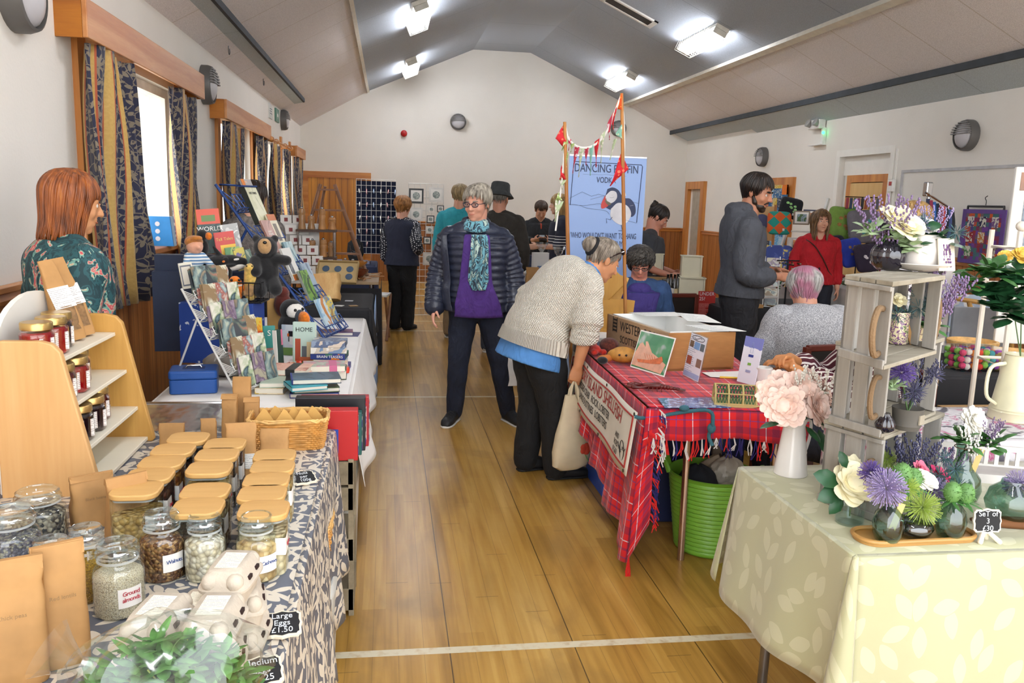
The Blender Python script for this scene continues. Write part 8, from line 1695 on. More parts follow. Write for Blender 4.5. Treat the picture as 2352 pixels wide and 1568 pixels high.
for s_,py,sz,sx in (('DANCING PUFFIN',388,.092,.88),('VODKA',413,.066,.85),("'WHO WOULDN'T WANT TO HANG",537,.066,.62),("OUT WITH THIS GUY?'",555,.066,.66),('one technically brilliant bird',574,.034,.9),('and a very good spirit',586,.034,.9)):txt(s_,ban,bp(1394,py,.004),(rad(90),0,0),sz,navy_i,'lettering',sx=sx*.82)
# drinks table under the sign
stall('table under black cloth holding the white wooden boxes',2.02,2.74,6.82,7.42,.78,black_cl,None,'black cloth of the table with white wooden boxes')
cw=M('cream_box_paint','d6cfb4',.5,var=.04)
def wbox(label,px,py,Y,w,h,z):
 q=oy(px,py,Y);t=thing('wooden_box',label,'box',(q.x,Y,z),rad(-14),'cream wooden boxes stacked on black cloth');d=w*.8
 obj('panel',MB().box(-w/2,-d/2+.012,.008,w/2,-d/2+.018,h-.008),cw,t,False)
 for x in (-1,1):obj('side',MB().box(x*w/2-.006,-d/2,0,x*w/2+.006,d/2,h),cw,t,False,bev=.002)
 obj('base',MB().box(-w/2-.014,-d/2,0,w/2+.014,d/2,.008),cw,t,False);obj('roof',MB().box(-w/2-.014,-d/2,h-.008,w/2+.014,d/2,h),cw,t,False);obj('hand_slot',MB().box(w/2+.005,-.03,h*.5,w/2+.008,.01,h*.62),M('slot','1c1a18'),t,False)
 return t
wbox('lower and larger cream wooden box on black cloth',1588,640,7.1,.215,.175,.78);wbox('upper and smaller cream wooden box of the stacked pair',1589,585,7.1,.165,.19,.956);wbox('tall narrow cream wooden box beside the dark haired woman',1514,580,7.55,.07,.2,.93)
sign=thing('challenge_sign','red card asking UNDER 25 hung on front of black cloth','sign',oy(1620,735,6.78),rad(0));sw=.155;obj('card',MB().box(-sw/2,0,0,sw/2,.004,.25),M('sign_red','a3201a',.5),sign,False);txt('UNDER\n25?',sign,(-.068,-.001,.205),(rad(90),0,0),.042,bw,align='LEFT',sx=.95);obj('black_disc',MB().at(TR(.045,-.0008,.035) @ RX(90)).lathe([(.042,0),(.042,.0008),(0,.0008)],24),ink,sign);txt('25',sign,(.045,-.003,.035),(rad(90),0,0),.044,bw);obj('small_print',uvquad(MB(),(-.068,-.0012,.05),(.12,0,0),(0,0,.1)),M('red_print',rough=.5,tex=lines_tex('a3201a','d9a29a',.012,1.2)),sign,False)
bgl=M('dark_bottle_glass','140d08',.1,coat=.8)
for i,(px,l) in enumerate(((1533,'dark beer bottle at left of the row by cream boxes'),(1540,'second dark beer bottle by cream boxes'),(1549,'third dark beer bottle by cream boxes'),(1556,'dark beer bottle touching the larger cream box'))):
 q=oy(px,660,7.05+.06*(i % 2));t=thing('bottle',l,'bottle',(q.x,q.y,.78),0,'dark beer bottles on black cloth');obj('glass',MB().lathe([(.026,0),(.028,.01),(.028,.1),(.012,.15),(.011,.19),(.013,.2),(0,.2)],14),bgl,t);obj('label',MB().lathe([(.0285,.03),(.0285,.075)],14,cap=False),M('bottle_label','c9b48a',.6),t)
q=oy(1538,662,6.95);t=thing('mug','white mug on black cloth left of cream boxes','mug',(q.x,6.95,.78));obj('cup',MB().lathe([(.035,0),(.04,.005),(.04,.085),(.035,.08),(0,.01)],20),wc,t);obj('handle',MB().tube([(-.038,0,.07),(-.06,0,.06),(-.06,0,.03),(-.038,0,.02)],.006,6),wc,t)
bxs('carton','brown cardboard carton behind the beer bottles','box',(2.42,7.42,.78),(.3,.1,.14),M('cardboard'),-5);bxs('wooden_trough','dark wooden trough of small bundles right of cream boxes','box',(2.6,7.3,.78),(.22,.12,.13),M('dark_wood','4f443c',.7,var=.2),-8)
t=thing('chair','wooden chair post and back beside the denim jacket woman','chair',(2.42,6.5,0),rad(8));mar=M('maroon_wood','5f2216',.4,var=.15);blk_p=M('black_vinyl','1b1716',.4)
def chair(t):
 for x in (-.2,.2):obj('leg',MB().box(x-.018,.18,0,x+.018,.215,.84),mar,t,False,bev=.004);obj('leg',MB().box(x-.018,-.2,0,x+.018,-.165,.44),mar,t,False,bev=.004)
 obj('seat',MB().rbox(-.22,-.22,.43,.22,.22,.475,.03),blk_p,t,bev=.01);obj('backrest',MB().box(-.185,.185,.56,.185,.21,.83),blk_p,t,False,bev=.008);obj('top_rail',MB().box(-.2,.182,.815,.2,.214,.85),mar,t,False,bev=.006)
chair(t);t=thing('chair','maroon framed chair with black back under the grey hooded person','chair',(2.42,4.42,0),rad(192));chair(t);t=thing('chair','maroon chair under the striped top person','chair',(2.31,3.64,0),rad(-98));chair(t);t=thing('chair','maroon chair carrying the denim jacket woman','chair',(1.93,6.27,0),rad(-8));chair(t)
# jewellery table by the hooded man
stall('table under black cloth with bead stands by hooded man',2.75,3.75,5.9+.55,7.2,.76,black_cl,None,'black cloth of the bead and jewellery table');metal_d=M('dark_metal','1c1c20',.35,.7)
q=oy(1800,722,6.6);t=thing('bead_stand','dark revolving stand hung with bead necklaces','jewellery stand',(q.x,6.6,.76));obj('base',MB().lathe([(.09,0),(.09,.012),(.015,.02),(0,.02)],20),metal_d,t);obj('post',MB().tube([(0,0,0),(0,0,.40)],.008,8),metal_d,t);obj('arm',MB().tube([(-.1,0,.39),(.1,0,.39)],.006,6).tube([(0,-.1,.36),(0,.1,.36)],.006,6),metal_d,t);rr=random.Random(6)
for k in range(12):
 a=k*.55;c=('7a2a22','2f5a3a','b89a6a','3a2a2a','c9b8a0','8a6a4a')[k % 6];q=MB();x,y=.085*cos(a),.085*sin(a)
 for i in range(14):s_=i/13*pi;q.ell((x+.02*cos(a+1.57)*cos(s_*2),y+.02*sin(a)*cos(s_*2),.37-.22*sin(s_)*(.7+.3*rr.random())),.008,6,4)
 obj('necklace',q,M('beads_'+c,c,.25),t)
def wire_rack(label,px,py,Y,z,w,h,n,cols,seed):
 q=oy(px,py,Y);t=thing('card_spinner',label,'card rack',(q.x,Y,z),rad(-20));fr_=MB();[fr_.tube([(x,0,0),(x,.1,h)],.005,6) for x in (-w/2,w/2)];obj('frame',fr_,white_wire,t)
 for i in range(n):zz=h*(i+.1)/n;obj('shelf_wire',MB().tube([(-w/2,-.03+.1*zz/h,zz),(w/2,-.03+.1*zz/h,zz)],.004,5),white_wire,t);obj('card',MB().at(TR(0,-.02+.1*zz/h,zz) @ RX(-12)).box(-w*.42,0,0,w*.42,.004,h/n*.8),card_mats[(i+seed) % 6],t,False)
wire_rack('white wire rack of small cards beside the bead stand',1765,748,6.55,.76,.12,.42,5,None,1)
bxs('wooden_block','pale wooden block at front of bead table','block',(3.02,6.52,.76),(.12,.1,.03),peg,10);single('dish',MB().at(TR(3.2,6.55,.76)).lathe([(.03,0),(.06,.02),(.055,.022),(0,.008)],20),peg,'small wooden dish at front of bead table','dish')
# textile stall along the right wall
stall('long table of the textile stall by right wall',4.72,5.6,7.6,10.6,.78,M('grey_white_cloth','c9c6c4',.8),None,'pale cloth of the textile stall')
stall('small white clothed table under the ladder shelf',3.95,4.69,8.45,9.3,.78,M('grey_white_cloth'),None,'white cloth of small table under ladder shelf')
def quilt_tex(cols,w,seed,edge):
 def f(g):
  x,y,z=g.sep(g.co());cx,cz=g.m('FLOOR',g.m('DIVIDE',y,w)),g.m('FLOOR',g.m('DIVIDE',z,w));wn=g.n('TexWhiteNoise',{0:g.comb(cx,cz,seed)},0,noise_dimensions='3D');c=g.ramp(wn,[(i/len(cols),k) for i,k in enumerate(cols)],True)
  return g.mix(g.m('MULTIPLY',g.gt(g.noise(g.co(),45,2),.56),.55),c,edge)
 return f
t=thing('patchwork_quilt','tall blue and yellow patchwork quilt with orange corners hung over door','quilt',(XR-.09,11.9,.75));obj('quilt',MB().box(-.01,-.42,0,.01,.42,1.17),M('quilt_blue',rough=.9,tex=quilt_tex(('2a6a9a','c7a83a','24304a','5a9ac4','8fb4cc','1f5a8a','c9c4b0'),.14,1.,'d5d2c4'),bump=.3,bs=20),t,False);om=M('orange_cloth','d2701e',.85);[obj('border',MB().box(-.014,a,z,.0105,b,z2),m_,t,False) for a,b,z,z2,m_ in ((.28,.42,1.03,1.17,om),(-.42,-.28,1.03,1.17,om),(.34,.42,.0,.7,om),(.34,.42,.7,1.03,M('blue_cloth','1f5f9a',.85)))]
t=thing('hanging_quilt','purple and orange patchwork quilt on hanger against right wall','quilt',(XR-.05,7.42,1.13));obj('quilt',MB().box(-.01,-.26,0,.01,.26,.47),M('quilt_purple',rough=.9,tex=quilt_tex(('7a2a4a','c2541e','4a3a7a','6a5a5a','8a2a2a','3a6a6a','6a3a8a'),.042,2.,'5a3a7a'),bump=.3,bs=20),t,False)
obj('border',MB().box(-.013,-.3,-.03,-.002,-.25,.5).box(-.013,.25,-.03,-.002,.3,.5).box(-.013,-.25,.46,-.002,.25,.5).box(-.013,-.25,-.03,-.002,.25,.01),M('purple_cloth','5d4284',.85),t,False);[obj('motif_patch',MB().box(-.0135,y-.045,z-.05,-.009,y+.045,z+.05),M('motif_'+c,rough=.8,tex=(lambda c:lambda g:g.mix(g.gt(g.noise(g.co(),40,2),.5),c,'c9c6b8'))(c)),t,False) for y,z,c in ((.17,.38,'4a3a6a'),(-.17,.38,'6a4a7a'),(0,.23,'b8742a'),(.17,.09,'4a7a4a'),(-.17,.09,'7a5a4a'),(0,.38,'1f2040'),(.17,.23,'8a1a20'))];obj('hanger',MB().tube([(-.0,-.25,.5),(0,-.25,.53),(0,.25,.53),(0,.25,.5)],.012,6).tube(catmull([(0,0,.53),(0,0,.58),(0,.02,.61),(0,-.01,.63)],4),.004,5),M('hanger_black','17171a',.4),t)
wl=M('white_shelf_paint','e0ded9',.5)
q=oy(1838,650,8.6);t=thing('ladder_shelf','white painted ladder shelf displaying cushions and pictures','shelf unit',(q.x,8.9,.78),rad(-58));[obj('side_rail',MB().at(TR(x,0,0) @ RX(-22)).box(-.012,-.02,0,.012,.02,1.0),wl,t,False) for x in (-.2,.2)];[obj('shelf',MB().box(-.2,-.1+z*.4,z,.2,.06+z*.4,z+.015),wl,t,False) for z in (.06,.3,.54,.76)]
def cushion(label,px,py,Y,s,c,motif=None,mc=None,rz=0.,tilt=-14,roll=0.,fancy=None):
 q=oy(px,py,Y);t=thing('cushion',label,'cushion',q,group='embroidered cushions of the textile stall',rot=(rad(tilt),rad(roll),rad(rz)));mt=fancy or cloth('cush_'+c,c,.12,.3,150);h=s/2
 obj('pad',MB().rings([[(x*h*(1-.05*abs(k)) if False else math.copysign(abs(x)**.38,x)*h*e,k*.28*h,math.copysign(abs(z)**.38,z)*h*e) for x,z in [(cos(2*pi*j/40),sin(2*pi*j/40)) for j in range(40)]] for k,e in ((-1,.3),(-.9,.62),(-.5,.9),(0,1.),(.5,.9),(.9,.62),(1,.3))]),mt,t,ang=0)
 if motif:
  b=MB();r2=random.Random(len(label));[b.ell((r2.uniform(-.4,.4)*h,-.262*h,r2.uniform(-.45,.35)*h),(.16*h,.03*h,.13*h),8,6) for _ in range(7)];obj('embroidery',b,M('motif_'+mc,mc,.8,var=.4,vs=40),t)
 obj('care_tag',MB().cbox((.3*h,-.25*h,-.62*h),(.16*h,.05*h,.2*h)),M('tag_white','d9d6cc',.7),t,False)
for a in (('lime green cushion with a brown embroidered figure',1938,512,8.7,.36,'6f8f3c',1,'9a6a3a',-10,-14,6),('grey cushion with a teal snowflake',1984,520,8.55,.37,'6a666c',1,'2f8a8a',-4,-14,-4),('black cushion behind the leafy bouquet',2020,545,8.6,.34,'1d1c22',None,None,0,-14,2),('navy cushion with orange fox',1918,572,8.45,.30,'1c2236',1,'c2622a',8,-20,-8),('bright blue cushion with brown hare',1955,580,8.25,.31,'2338a0',1,'8a6a4a',10,-20,-10),('dark purple cushion with white highland cow head',1992,592,8.1,.30,'2a2136',1,'d5cfd6',6,-16,-6)):cushion(*a)
cushion('black cushion with pale green fern on ladder shelf top',1816,478,8.9,.25,'15161c',1,'8fc27a',-20,-20,12);cushion('orange and teal diamond cushion on ladder shelf',1790,512,8.7,.26,'x',fancy=M('diamond_cushion',rough=.85,tex=lambda g:g.n('TexChecker',{'Vector':g.map(g.co(),(1,0,1),(0,rad(45),0)),'Color1':lin('1f8a7c'),'Color2':lin('c9561e'),'Scale':11.},0)),rz=-15);cushion('blue landscape cushion low on ladder shelf',1790,595,8.3,.3,'x2',fancy=M('landscape_cushion',rough=.85,tex=lambda g:g.ramp(g.noise(g.co(),9,2,dist=1),[(.35,'3a4a8a'),(.5,'4a5a9a'),(.56,'c9b86a'),(.62,'a86a8a'),(.7,'5a8a4a')],True)),rz=-10)
for l,px,py,Y,c,fc in (('small framed green picture on ladder shelf',1840,500,8.6,'4a6a3a','8a7a66'),('small framed sunset picture right of green one',1862,497,8.7,'c98a5a','2a3050')):
 q=oy(px,py+16,Y);t=thing('framed_picture',l,'picture',q,rad(-15));obj('frame',MB().box(-.085,0,0,.085,.02,.15),M('frame_'+fc,fc,.5),t,False);obj('mount',MB().box(-.07,-.002,.015,.07,0,.135),paper,t,False);obj('picture',MB().box(-.05,-.004,.035,.05,-.002,.115),art('pic_'+c,(c,'8fa3b0',c),14),t,False)
def cube_shelf(label,px,py,Y,w,h,z=None):
 q=oy(px,py,Y);t=thing('display_cube',label,'display box',(q.x,Y,z or q.z),rad(-10));b=.012
 for x in (-w/2,w/2):obj('side',MB().box(x-b/2,-.09,0,x+b/2,.09,h),wl,t,False)
 for z in (0,h-b):obj('panel',MB().box(-w/2+b/2,-.09,z,w/2-b/2,.09,z+b),wl,t,False)
 for k,c in enumerate(('8a8a2a','b8202a','9ab4cc')):obj('folded_cloth',MB().at(TR((-.25+.25*k)*w,.03-.02*k,b) @ RY(-20+20*k)).box(-w*.2,-.02,0,w*.2,.03,h*.62),cloth('fold_'+c,c,.2),t,False,bev=.01)
cube_shelf('white display cube of coloured purses left of woman in red',1832,596,8.7,.2,.24);cube_shelf('white display cube of patterned purses behind the crates',2030,640,8.45,.25,.27,.785)
rr=random.Random(31)
for i in range(22):
 x,y=rr.uniform(1880,2000),rr.uniform(625,690);q=on(x,y,.785);
 if 4.78 < q.x < 5.5 and 7.65 < q.y < 10.5:c=('2a2a30','8a2a2a','b0bccc','3a4a6a','c8c2b4','5a6a4a','7a5a7a')[i % 7];single('knitted_item',crumple(MB().at(TR(q.x,q.y,.783)),rr.uniform(.05,.1),.05,.025,.06,i),cloth('knit_'+c,c,.3),'small folded knitted item heaped on the textile stall','knitwear','folded knitwear heaped on the textile stall')
t=thing('lead_rack','stand hung with coloured dog leads and straps','rack',(4.62,6.7,0));obj('post',MB().tube([(0,0,0),(0,0,1.75)],.014,8),chrome,t);obj('arm',MB().tube([(-.1,-.1,1.75),(.32,.12,1.62)],.01,6),chrome,t);obj('clamp',MB().cbox((-.05,-.05,1.78),(.06,.06,.12)),chrome,t,False,bev=.01)
for k,c in enumerate(('2a2f4a','8a2f4a','2a5a9a','1d2a3f','7a2a2a','b0413f','1f2530','3a4a7a','22262c')):x=-.06+.045*k;obj('lead',MB().tube(catmull([(x,-.08+.02*k,1.70-.012*k),(x+.01,-.1+.02*k,1.45),(x-.015,-.08+.02*k,1.18),(x+.0,-.07+.02*k,1.05)],4),.017,6,flat=.3),cloth('lead_'+c,c,.2),t);obj('clip',MB().ell((x,-.07+.02*k,1.03),(.01,.008,.03),8,6),chrome,t)
single('white_bonnet',crumple(MB().at(TR(4.60,6.6,1.10)),.12,.1,.14,.06,4),cloth('white_cotton','e2e0de',.05),'white cotton bag hanging from the lead rack','bag')
t=thing('keyring_rail','thin stand hung with small coloured tags beside recessed door','rack',(5.2,8.7,.78));obj('post',MB().tube([(0,0,0),(0,0,.95)],.008,6).tube([(-.2,0,.95),(.2,0,.95)],.006,6),metal_d,t);[obj('tag',MB().cbox((-.18+.045*k,-.01,.88),(.03,.02,.12)),M('fob_'+c,c,.6),t,False,bev=.005) for k,c in enumerate(('8a2a3a','2a3a5a','3a6a5a','7a3a6a','24242a','9a4a2a','a88a3a','3a2a2a','5a5a66'))]
q=oy(2312,565,4.3);t=thing('display_board','tall white framed board with amber tiles at right edge','board',(q.x,4.3,.85),rad(-18));obj('frame',MB().box(0,0,0,.5,.03,1.0),white_paint,t,False,bev=.006);obj('panel',MB().box(.06,-.004,.45,.45,0,.82),M('blue_mottle',rough=.6,tex=lambda g:g.ramp(g.noise(g.co(),60,3),[(.4,'7f8ea0'),(.6,'a5b0ba')])),t,False);[obj('amber_tile',MB().box(.03+.11*k,-.004,.87,.12+.11*k,0,.97),M('amber','8a5016',.2,var=.2,coat=.5),t,False) for k in range(4)]
# table of wool bits at the right
stall('table under black cloth with tubs of felt balls',2.62,3.75,3.78,4.45,.76,black_cl,None,'black cloth of the felt ball table');clear_p=glass('clear_tub','eef3f6',.08);q=T(2240,848,.765);t=thing('felt_tub','clear plastic tub full of bright felt balls','tub',(q.x,3.98,.762));obj('tub',MB().loft([((0,0,0),V((.13,0,0)),V((0,.09,0)),.4),((0,0,.12),V((.15,0,0)),V((0,.105,0)),.4)],28),clear_p,t)
bmx={c:M('felt_'+c,c,.9) for c in ('d8456a','2f9aa0','e2762a','3a5ab0','8ac04a','e6d6c8','9a4aa0','d83a2a')};b0=mesh('felt_ball',MB().ell((0,0,0),.018,10,8),list(bmx.values())[0])
for i,(x,y,z) in enumerate([(-.105+.035*(i % 7),-.055+.037*(i//7 % 4),.025+.036*(i//28)) for i in range(84)]):o=bpy.data.objects.new('felt_ball',b0 if i == 0 else b0.copy());o.data.materials[0]=list(bmx.values())[(i*5+i//7) % 8];COL.objects.link(o);o.location=(q.x+x+rr.uniform(-.006,.006),3.98+y,.762+z+rr.uniform(-.004,.006));tag(o,'small felt ball heaped in the clear plastic tub','felt ball','felt balls in the clear tub')
for l,px,py,z in (('round wicker basket behind the felt ball tub',2232,800,.76),('yellow rimmed round basket right of the felt tub',2330,820,.76)):q=oy(px,py,4.3 if px < 2300 else 3.95);single('round_basket',MB().at(TR(q.x,q.y,z)).lathe([(.11,0)]+[(.12+.004*(k % 2)+.002*k,.008+.012*k) for k in range(9)]+[(.12,.105),(.1,.02),(0,.012)],30),wick2,l,'basket')
bw_=M('beech_bars','b98f50',.5,var=.1);t=thing('folding_chair','wooden slatted folding chair frame by right wainscot','chair',(3.98,5.2,0),rad(-25));[obj('bar',MB().tube([a,b],.016,8),bw_,t) for a,b in (((-.28,0,1.02),(.3,0,.96)),((-.25,0,1.0),(-.1,.05,0)),((0,0,.98),(.14,0,.5)),((.15,0,.98),(.3,0,.55)),((.28,0,.97),(.4,.3,0)),((-.05,.02,.55),(.32,0,.52)))];bxs('grey_board','grey felt covered board behind the felt tubs','board',(3.72,4.75,.0),(.34,.03,1.0),M('grey_felt','8d9198',.9),-10);bxs('pale_board','pale blue white board leaning behind the chair frame','board',(4.15,5.3,0),(.4,.03,1.02),art('sky_board',('d8dce2','a9bcd6','dfe2e6'),3),-20)
# ---- left side, beyond the books
stall('jewellery table under dark cloth beyond the book stall',-.74,-.13,6.0,7.0,.78,black_cl,{'r':.3,'f':.12},'dark cloth of the jewellery table');single('blue_cloth_edge',MB().grid(lambda u,v:(-.095+.02*sin(u*9)*v,6.3+.7*u,.77-.72*v),12,6),M('pale_blue_cloth','8fa6cc',.8),'pale blue cloth hanging from corner of jewellery table','cloth',solid=.004)
q=on(745,690,.785);sl=single('wood_slab',MB().at(TR(-.47,6.25,.785) @ RX(-22) @ RZ(-20)).loft([((0,0,.02+.2*k/6),V((.13*(1+.05*sin(k*2)),0,0)),V((0,.05,0)),.5) for k in range(7)],24),M('slab_wood',rough=.6,tex=wood_tex('b98a4c','d8b478',2,8,.2,False)),'wavy edged pale wood slab block on jewellery table','block')
rr=random.Random(12)
for i in range(16):x,y=rr.uniform(-.68,-.2),rr.uniform(6.1,6.95);c=('e6e4de','b9bcc2','9a7a4a')[i % 3];bxs('ring_card','little jewellery card lying on the dark cloth','jewellery',(x,y,.784),(.06,.045,.004),M('jc_'+c,c,.4),rr.uniform(-30,30),'jewellery cards on dark cloth',bev=0)
t=thing('wood_tray','tilted wooden tray of printed discs beyond the books','tray',oy(772,650,7.0),rot=(rad(50),0,rad(-8)));obj('base',MB().box(-.16,0,0,.16,.2,.01),M('tray_pale','c3a877',.6),t,False);[obj('side',MB().box(*b),M('tray_edge','a98f60',.6),t,False) for b in ((-.17,-.01,0,.17,0,.03),(-.17,.2,0,.17,.21,.03),(-.17,0,0,-.16,.2,.03),(.16,0,0,.17,.2,.03))];[obj('disc',MB().lathe([(.03,.0),(.03,.004),(0,.004)],16,c=(-.1+.1*(k % 3),.06+.075*(k//3),.01)),M('disc_blue','4a6078',.4),t) for k in range(6)]
stall('wooden topped table with black skirt holding turned wood',-.95,-.05,7.75,8.75,.80,None);skb=single('table_skirt',MB().grid(lambda u,v:(-.06+.012*sin(u*30)*v,7.76+.98*u,.74-.72*v),40,4).grid(lambda u,v:(-.95+.89*u,7.76+.012*sin(u*30)*v,.74-.72*v),40,4),black_cl,'black skirt hanging round the turned wood table','cloth',solid=.004)
spoon=M('spoon_wood','b98552',.5,var=.3,vs=8)
for i in range(26):q=V((rr.uniform(-.42,-.1),rr.uniform(7.82,8.65),.802));single('wooden_spoon',MB().at(TR(q) @ RZ(rr.uniform(0,180))).chain([(-.05,0,.006),(.03,0,.006)],.004,6).ell((.05,0,.007),(.022,.014,.006),10,6),spoon,'small turned wooden spoon strewn on the wooden tabletop','spoon','wooden spoons strewn on the tabletop')
walnut_w=M('mill_wood',rough=.3,tex=wood_tex('8a5a34','c9a070',2,9,.05,False));t=thing('step_display','two tier dark wooden stand of turned mills','display stand',(-.66,7.95,.80));[obj('tier',MB().box(-.17,-.09,z,.19,.1,z+.02),M('tier_wood','4a3020',.5,var=.2),t,False) for z in (.19,.44)];[obj('upright',MB().tube([(x,y,0),(x,y,.44)],.009,8),chrome,t) for x in (-.15,.17) for y in (-.07,.08)]
for i,(x,y,z,h) in enumerate(((-.12,-.02,.461,.2),(.06,0,.461,.2),(-.04,.03,.461,.13),(.15,.02,.461,.12),(-.03,0,.211,.16),(.07,-.02,.211,.17),(.14,.03,.211,.14),(-.1,-.03,.001,.17),(.0,-.04,.001,.16),(.1,-.04,.001,.15),(.27,-.05,.001,.2),(.34,-.02,.001,.19))):t=thing('pepper_mill','turned wooden mill, %s on the dark wooden stand' % ('tall left one on top tier','tall right one on top tier','short one between tall pair on top tier','short right one on top tier','left one on lower tier','middle one on lower tier','right one on lower tier','left one on the tabletop under tiers','middle one on the tabletop under tiers','right one on the tabletop under tiers','pale one beside the lower tier and not','dark one standing furthest right and not')[i],'mill',(-.66+x,7.95+y,.80+z),0,'turned wooden mills');obj('body',MB().lathe([(.034,0),(.036,.01),(.026,h*.4),(.032,h*.62),(.028,h*.66),(.033,h*.75),(.026,h*.93),(0,h*.94)],16),(walnut_w,spoon)[i % 2],t);obj('cap',MB().ell((0,0,h*.97),(.014,.014,.012),10,6),chrome,t)
single('wooden_bowl',MB().at(TR(-.3,8.05,.802)).lathe([(.05,0),(.11,.05),(.125,.085),(.115,.085),(.05,.012),(0,.01)],28),M('bowl_red','6a2f18',.25,coat=.5),'dark turned bowl on wooden tabletop','bowl');single('wooden_bowl',MB().at(TR(-.30,8.25,.89)).lathe([(.05,0),(.10,.04),(.11,.06),(.10,.06),(0,.01)],28),M('bowl_gold','b8772f',.25,coat=.5),'golden turned bowl stacked behind the dark bowl','bowl')
t=thing('step_ladder','old wooden step ladder used to display turned wood','step ladder',(-.55,8.5,.80),rad(-4));lw=M('ladder_wood','8a6248',.6,var=.25);[obj('rail',MB().tube([(x0,-.1,0),(x1,.1,.88)],.018,8),lw,t) for x0,x1 in ((-.34,-.12),(.36,.02))];[obj('rail',MB().tube([(x0,.34,0),(x1,.14,.86)],.014,8),lw,t) for x0,x1 in ((-.28,-.08),(.28,.02))];[obj('tread',MB().box(-.12-.22*(1-z/.9),-.1+.2*z/.9-.03,z,.02+.34*(1-z/.9),-.1+.2*z/.9+.04,z+.018),lw,t,False) for z in (.2,.42,.62,.82)]
stall('jewellery table under navy cloth before the door',-.85,-.14,9.75,10.6,.78,navy_cl,None,'navy cloth of the silver jewellery table')
t=thing('mesh_panel','navy backed wire grid panel hung with earrings','display panel',(-.14,10.45,.78));obj('backing',MB().box(-.24,.01,.1,.24,.03,.98),M('velvet_navy','141a34',.95),t,False);g_=MB();[g_.tube([(-.24+.06*k,0,.1),(-.24+.06*k,0,1.0)],.003,4) for k in range(9)];[g_.tube([(-.24,0,.1+.075*k),(.24,0,.1+.075*k)],.003,4) for k in range(13)];obj('grid',g_,white_wire,t)
for k in range(26):obj('earring',MB().chain([(-.21+.085*(k % 6)+.02*rr.random(),-.012,.88-.16*(k//6)),(-.2+.085*(k % 6),-.012,.82-.16*(k//6)+.02*rr.random())],.009,6),M('silver_bits_%d' % (k % 3),('c9c9c4','b08a8a','8fa0b8')[k % 3],.25,.6),t)
t=thing('necklace_bust','black bust with silver pendant necklaces','bust',(-.38,10.15,.78));obj('torso',MB().loft([((0,0,0),V((.06,0,0)),V((0,.05,0)),1),((0,0,.12),V((.1,0,0)),V((0,.05,0)),.8),((0,.01,.24),V((.09,0,0)),V((0,.035,0)),.8),((0,.015,.29),V((.035,0,0)),V((0,.03,0)),1)],20),M('bust_black','121215',.8),t);[obj('chain',MB().tube([(.06*s_*cos(a),-.052,.22-d*sin(a)) for s_ in (1,) for a in [pi*k/10 for k in range(11)]],.0025,4),chrome,t) for d in (.08,.13)]
for i in range(24):x,y=rr.uniform(-.7,-.2),rr.uniform(9.75,10.3);bxs('ring_box','small white topped ring box on the navy cloth','ring box',(x,y,.784),(.06,.05,.03),M('rb%d' % (i % 3),('d2d2d6','1c1e2a','8a8fa8')[i % 3],.4),rr.uniform(-10,10),'ring boxes on navy cloth')
t=thing('card_stack_rack','stepped rack of white cards with red prints','card rack',(-.93,8.0,.86),rad(8));[obj('card',MB().at(TR(.0+.04*r+.11*c,-.05*r,.44-.09*r) @ RX(-12)).box(-.05,0,0,.05,.004,.085),paper,t,False) for r in range(6) for c in range(2)];[obj('print',MB().at(TR(.0+.04*r+.11*c,-.05*r-.002,.44-.09*r) @ RX(-12)).box(-.016,-.001,.025,.016,0,.06),M('print_red','8a3a3a',.6),t,False) for r in range(6) for c in range(2)];obj('frame',MB().box(-.06,-.3,-.08,.3,.02,-.06).box(-.06,.0,-.08,.3,.02,.45),wl,t,False)
t=thing('art_grid','white wire grid hung with framed button pictures','display grid',(.50,11.2,0),rad(4));g_=MB();[g_.tube([(-.23+.077*k,0,.02),(-.23+.077*k,0,1.76)],.004,4) for k in range(7)];[g_.tube([(-.23,0,.02+.087*k),(.23,0,.02+.087*k)],.004,4) for k in range(21)];obj('grid',g_,white_wire,t)
for i,(x,z,w_,fc) in enumerate(((-.13,1.6,.19,'k'),(.13,1.62,.19,'w'),(-.13,1.36,.17,'w'),(.19,1.44,.09,'k'),(.07,1.43,.09,'w'),(.06,1.3,.1,'k'),(.18,1.3,.09,'w'),(.05,1.16,.1,'w'),(.18,1.16,.1,'k'),(-.12,1.1,.12,'k'),(.02,1.02,.1,'k'),(.17,.96,.18,'w'),(.05,.78,.17,'w'))):
 t2=thing('framed_picture','%s frame with round button picture, %s on wire grid' % (('black' if fc == 'k' else 'white'),('top left','top right','below the top left black frame','small tilted at right','small text like near middle','small dark in third row','small at right of third row','pale in fourth row','small at right of fourth row','behind the spotted sleeve woman','small dark in fifth row','larger low at right','lowest')[i]),'picture',(.50+x,11.185,z-w_/2),0,'button pictures on the wire grid')
 obj('frame',MB().box(-w_/2,-.02,0,w_/2,0,w_),M('pic_black','16161a',.4) if fc == 'k' else wl,t2,False);obj('mount',MB().box(-w_*.38,-.022,w_*.12,w_*.38,-.02,w_*.88),paper,t2,False);obj('button_circle',MB().at(TR(0,-.023,w_/2) @ RX(90)).lathe([(w_*.25,0),(w_*.25,.002),(0,.002)],16),M('button_grey',rough=.5,tex=lambda g:g.ramp(g.noise(g.co(),60,2),[(.4,'6f7a78'),(.6,'b9c0b8')])),t2)
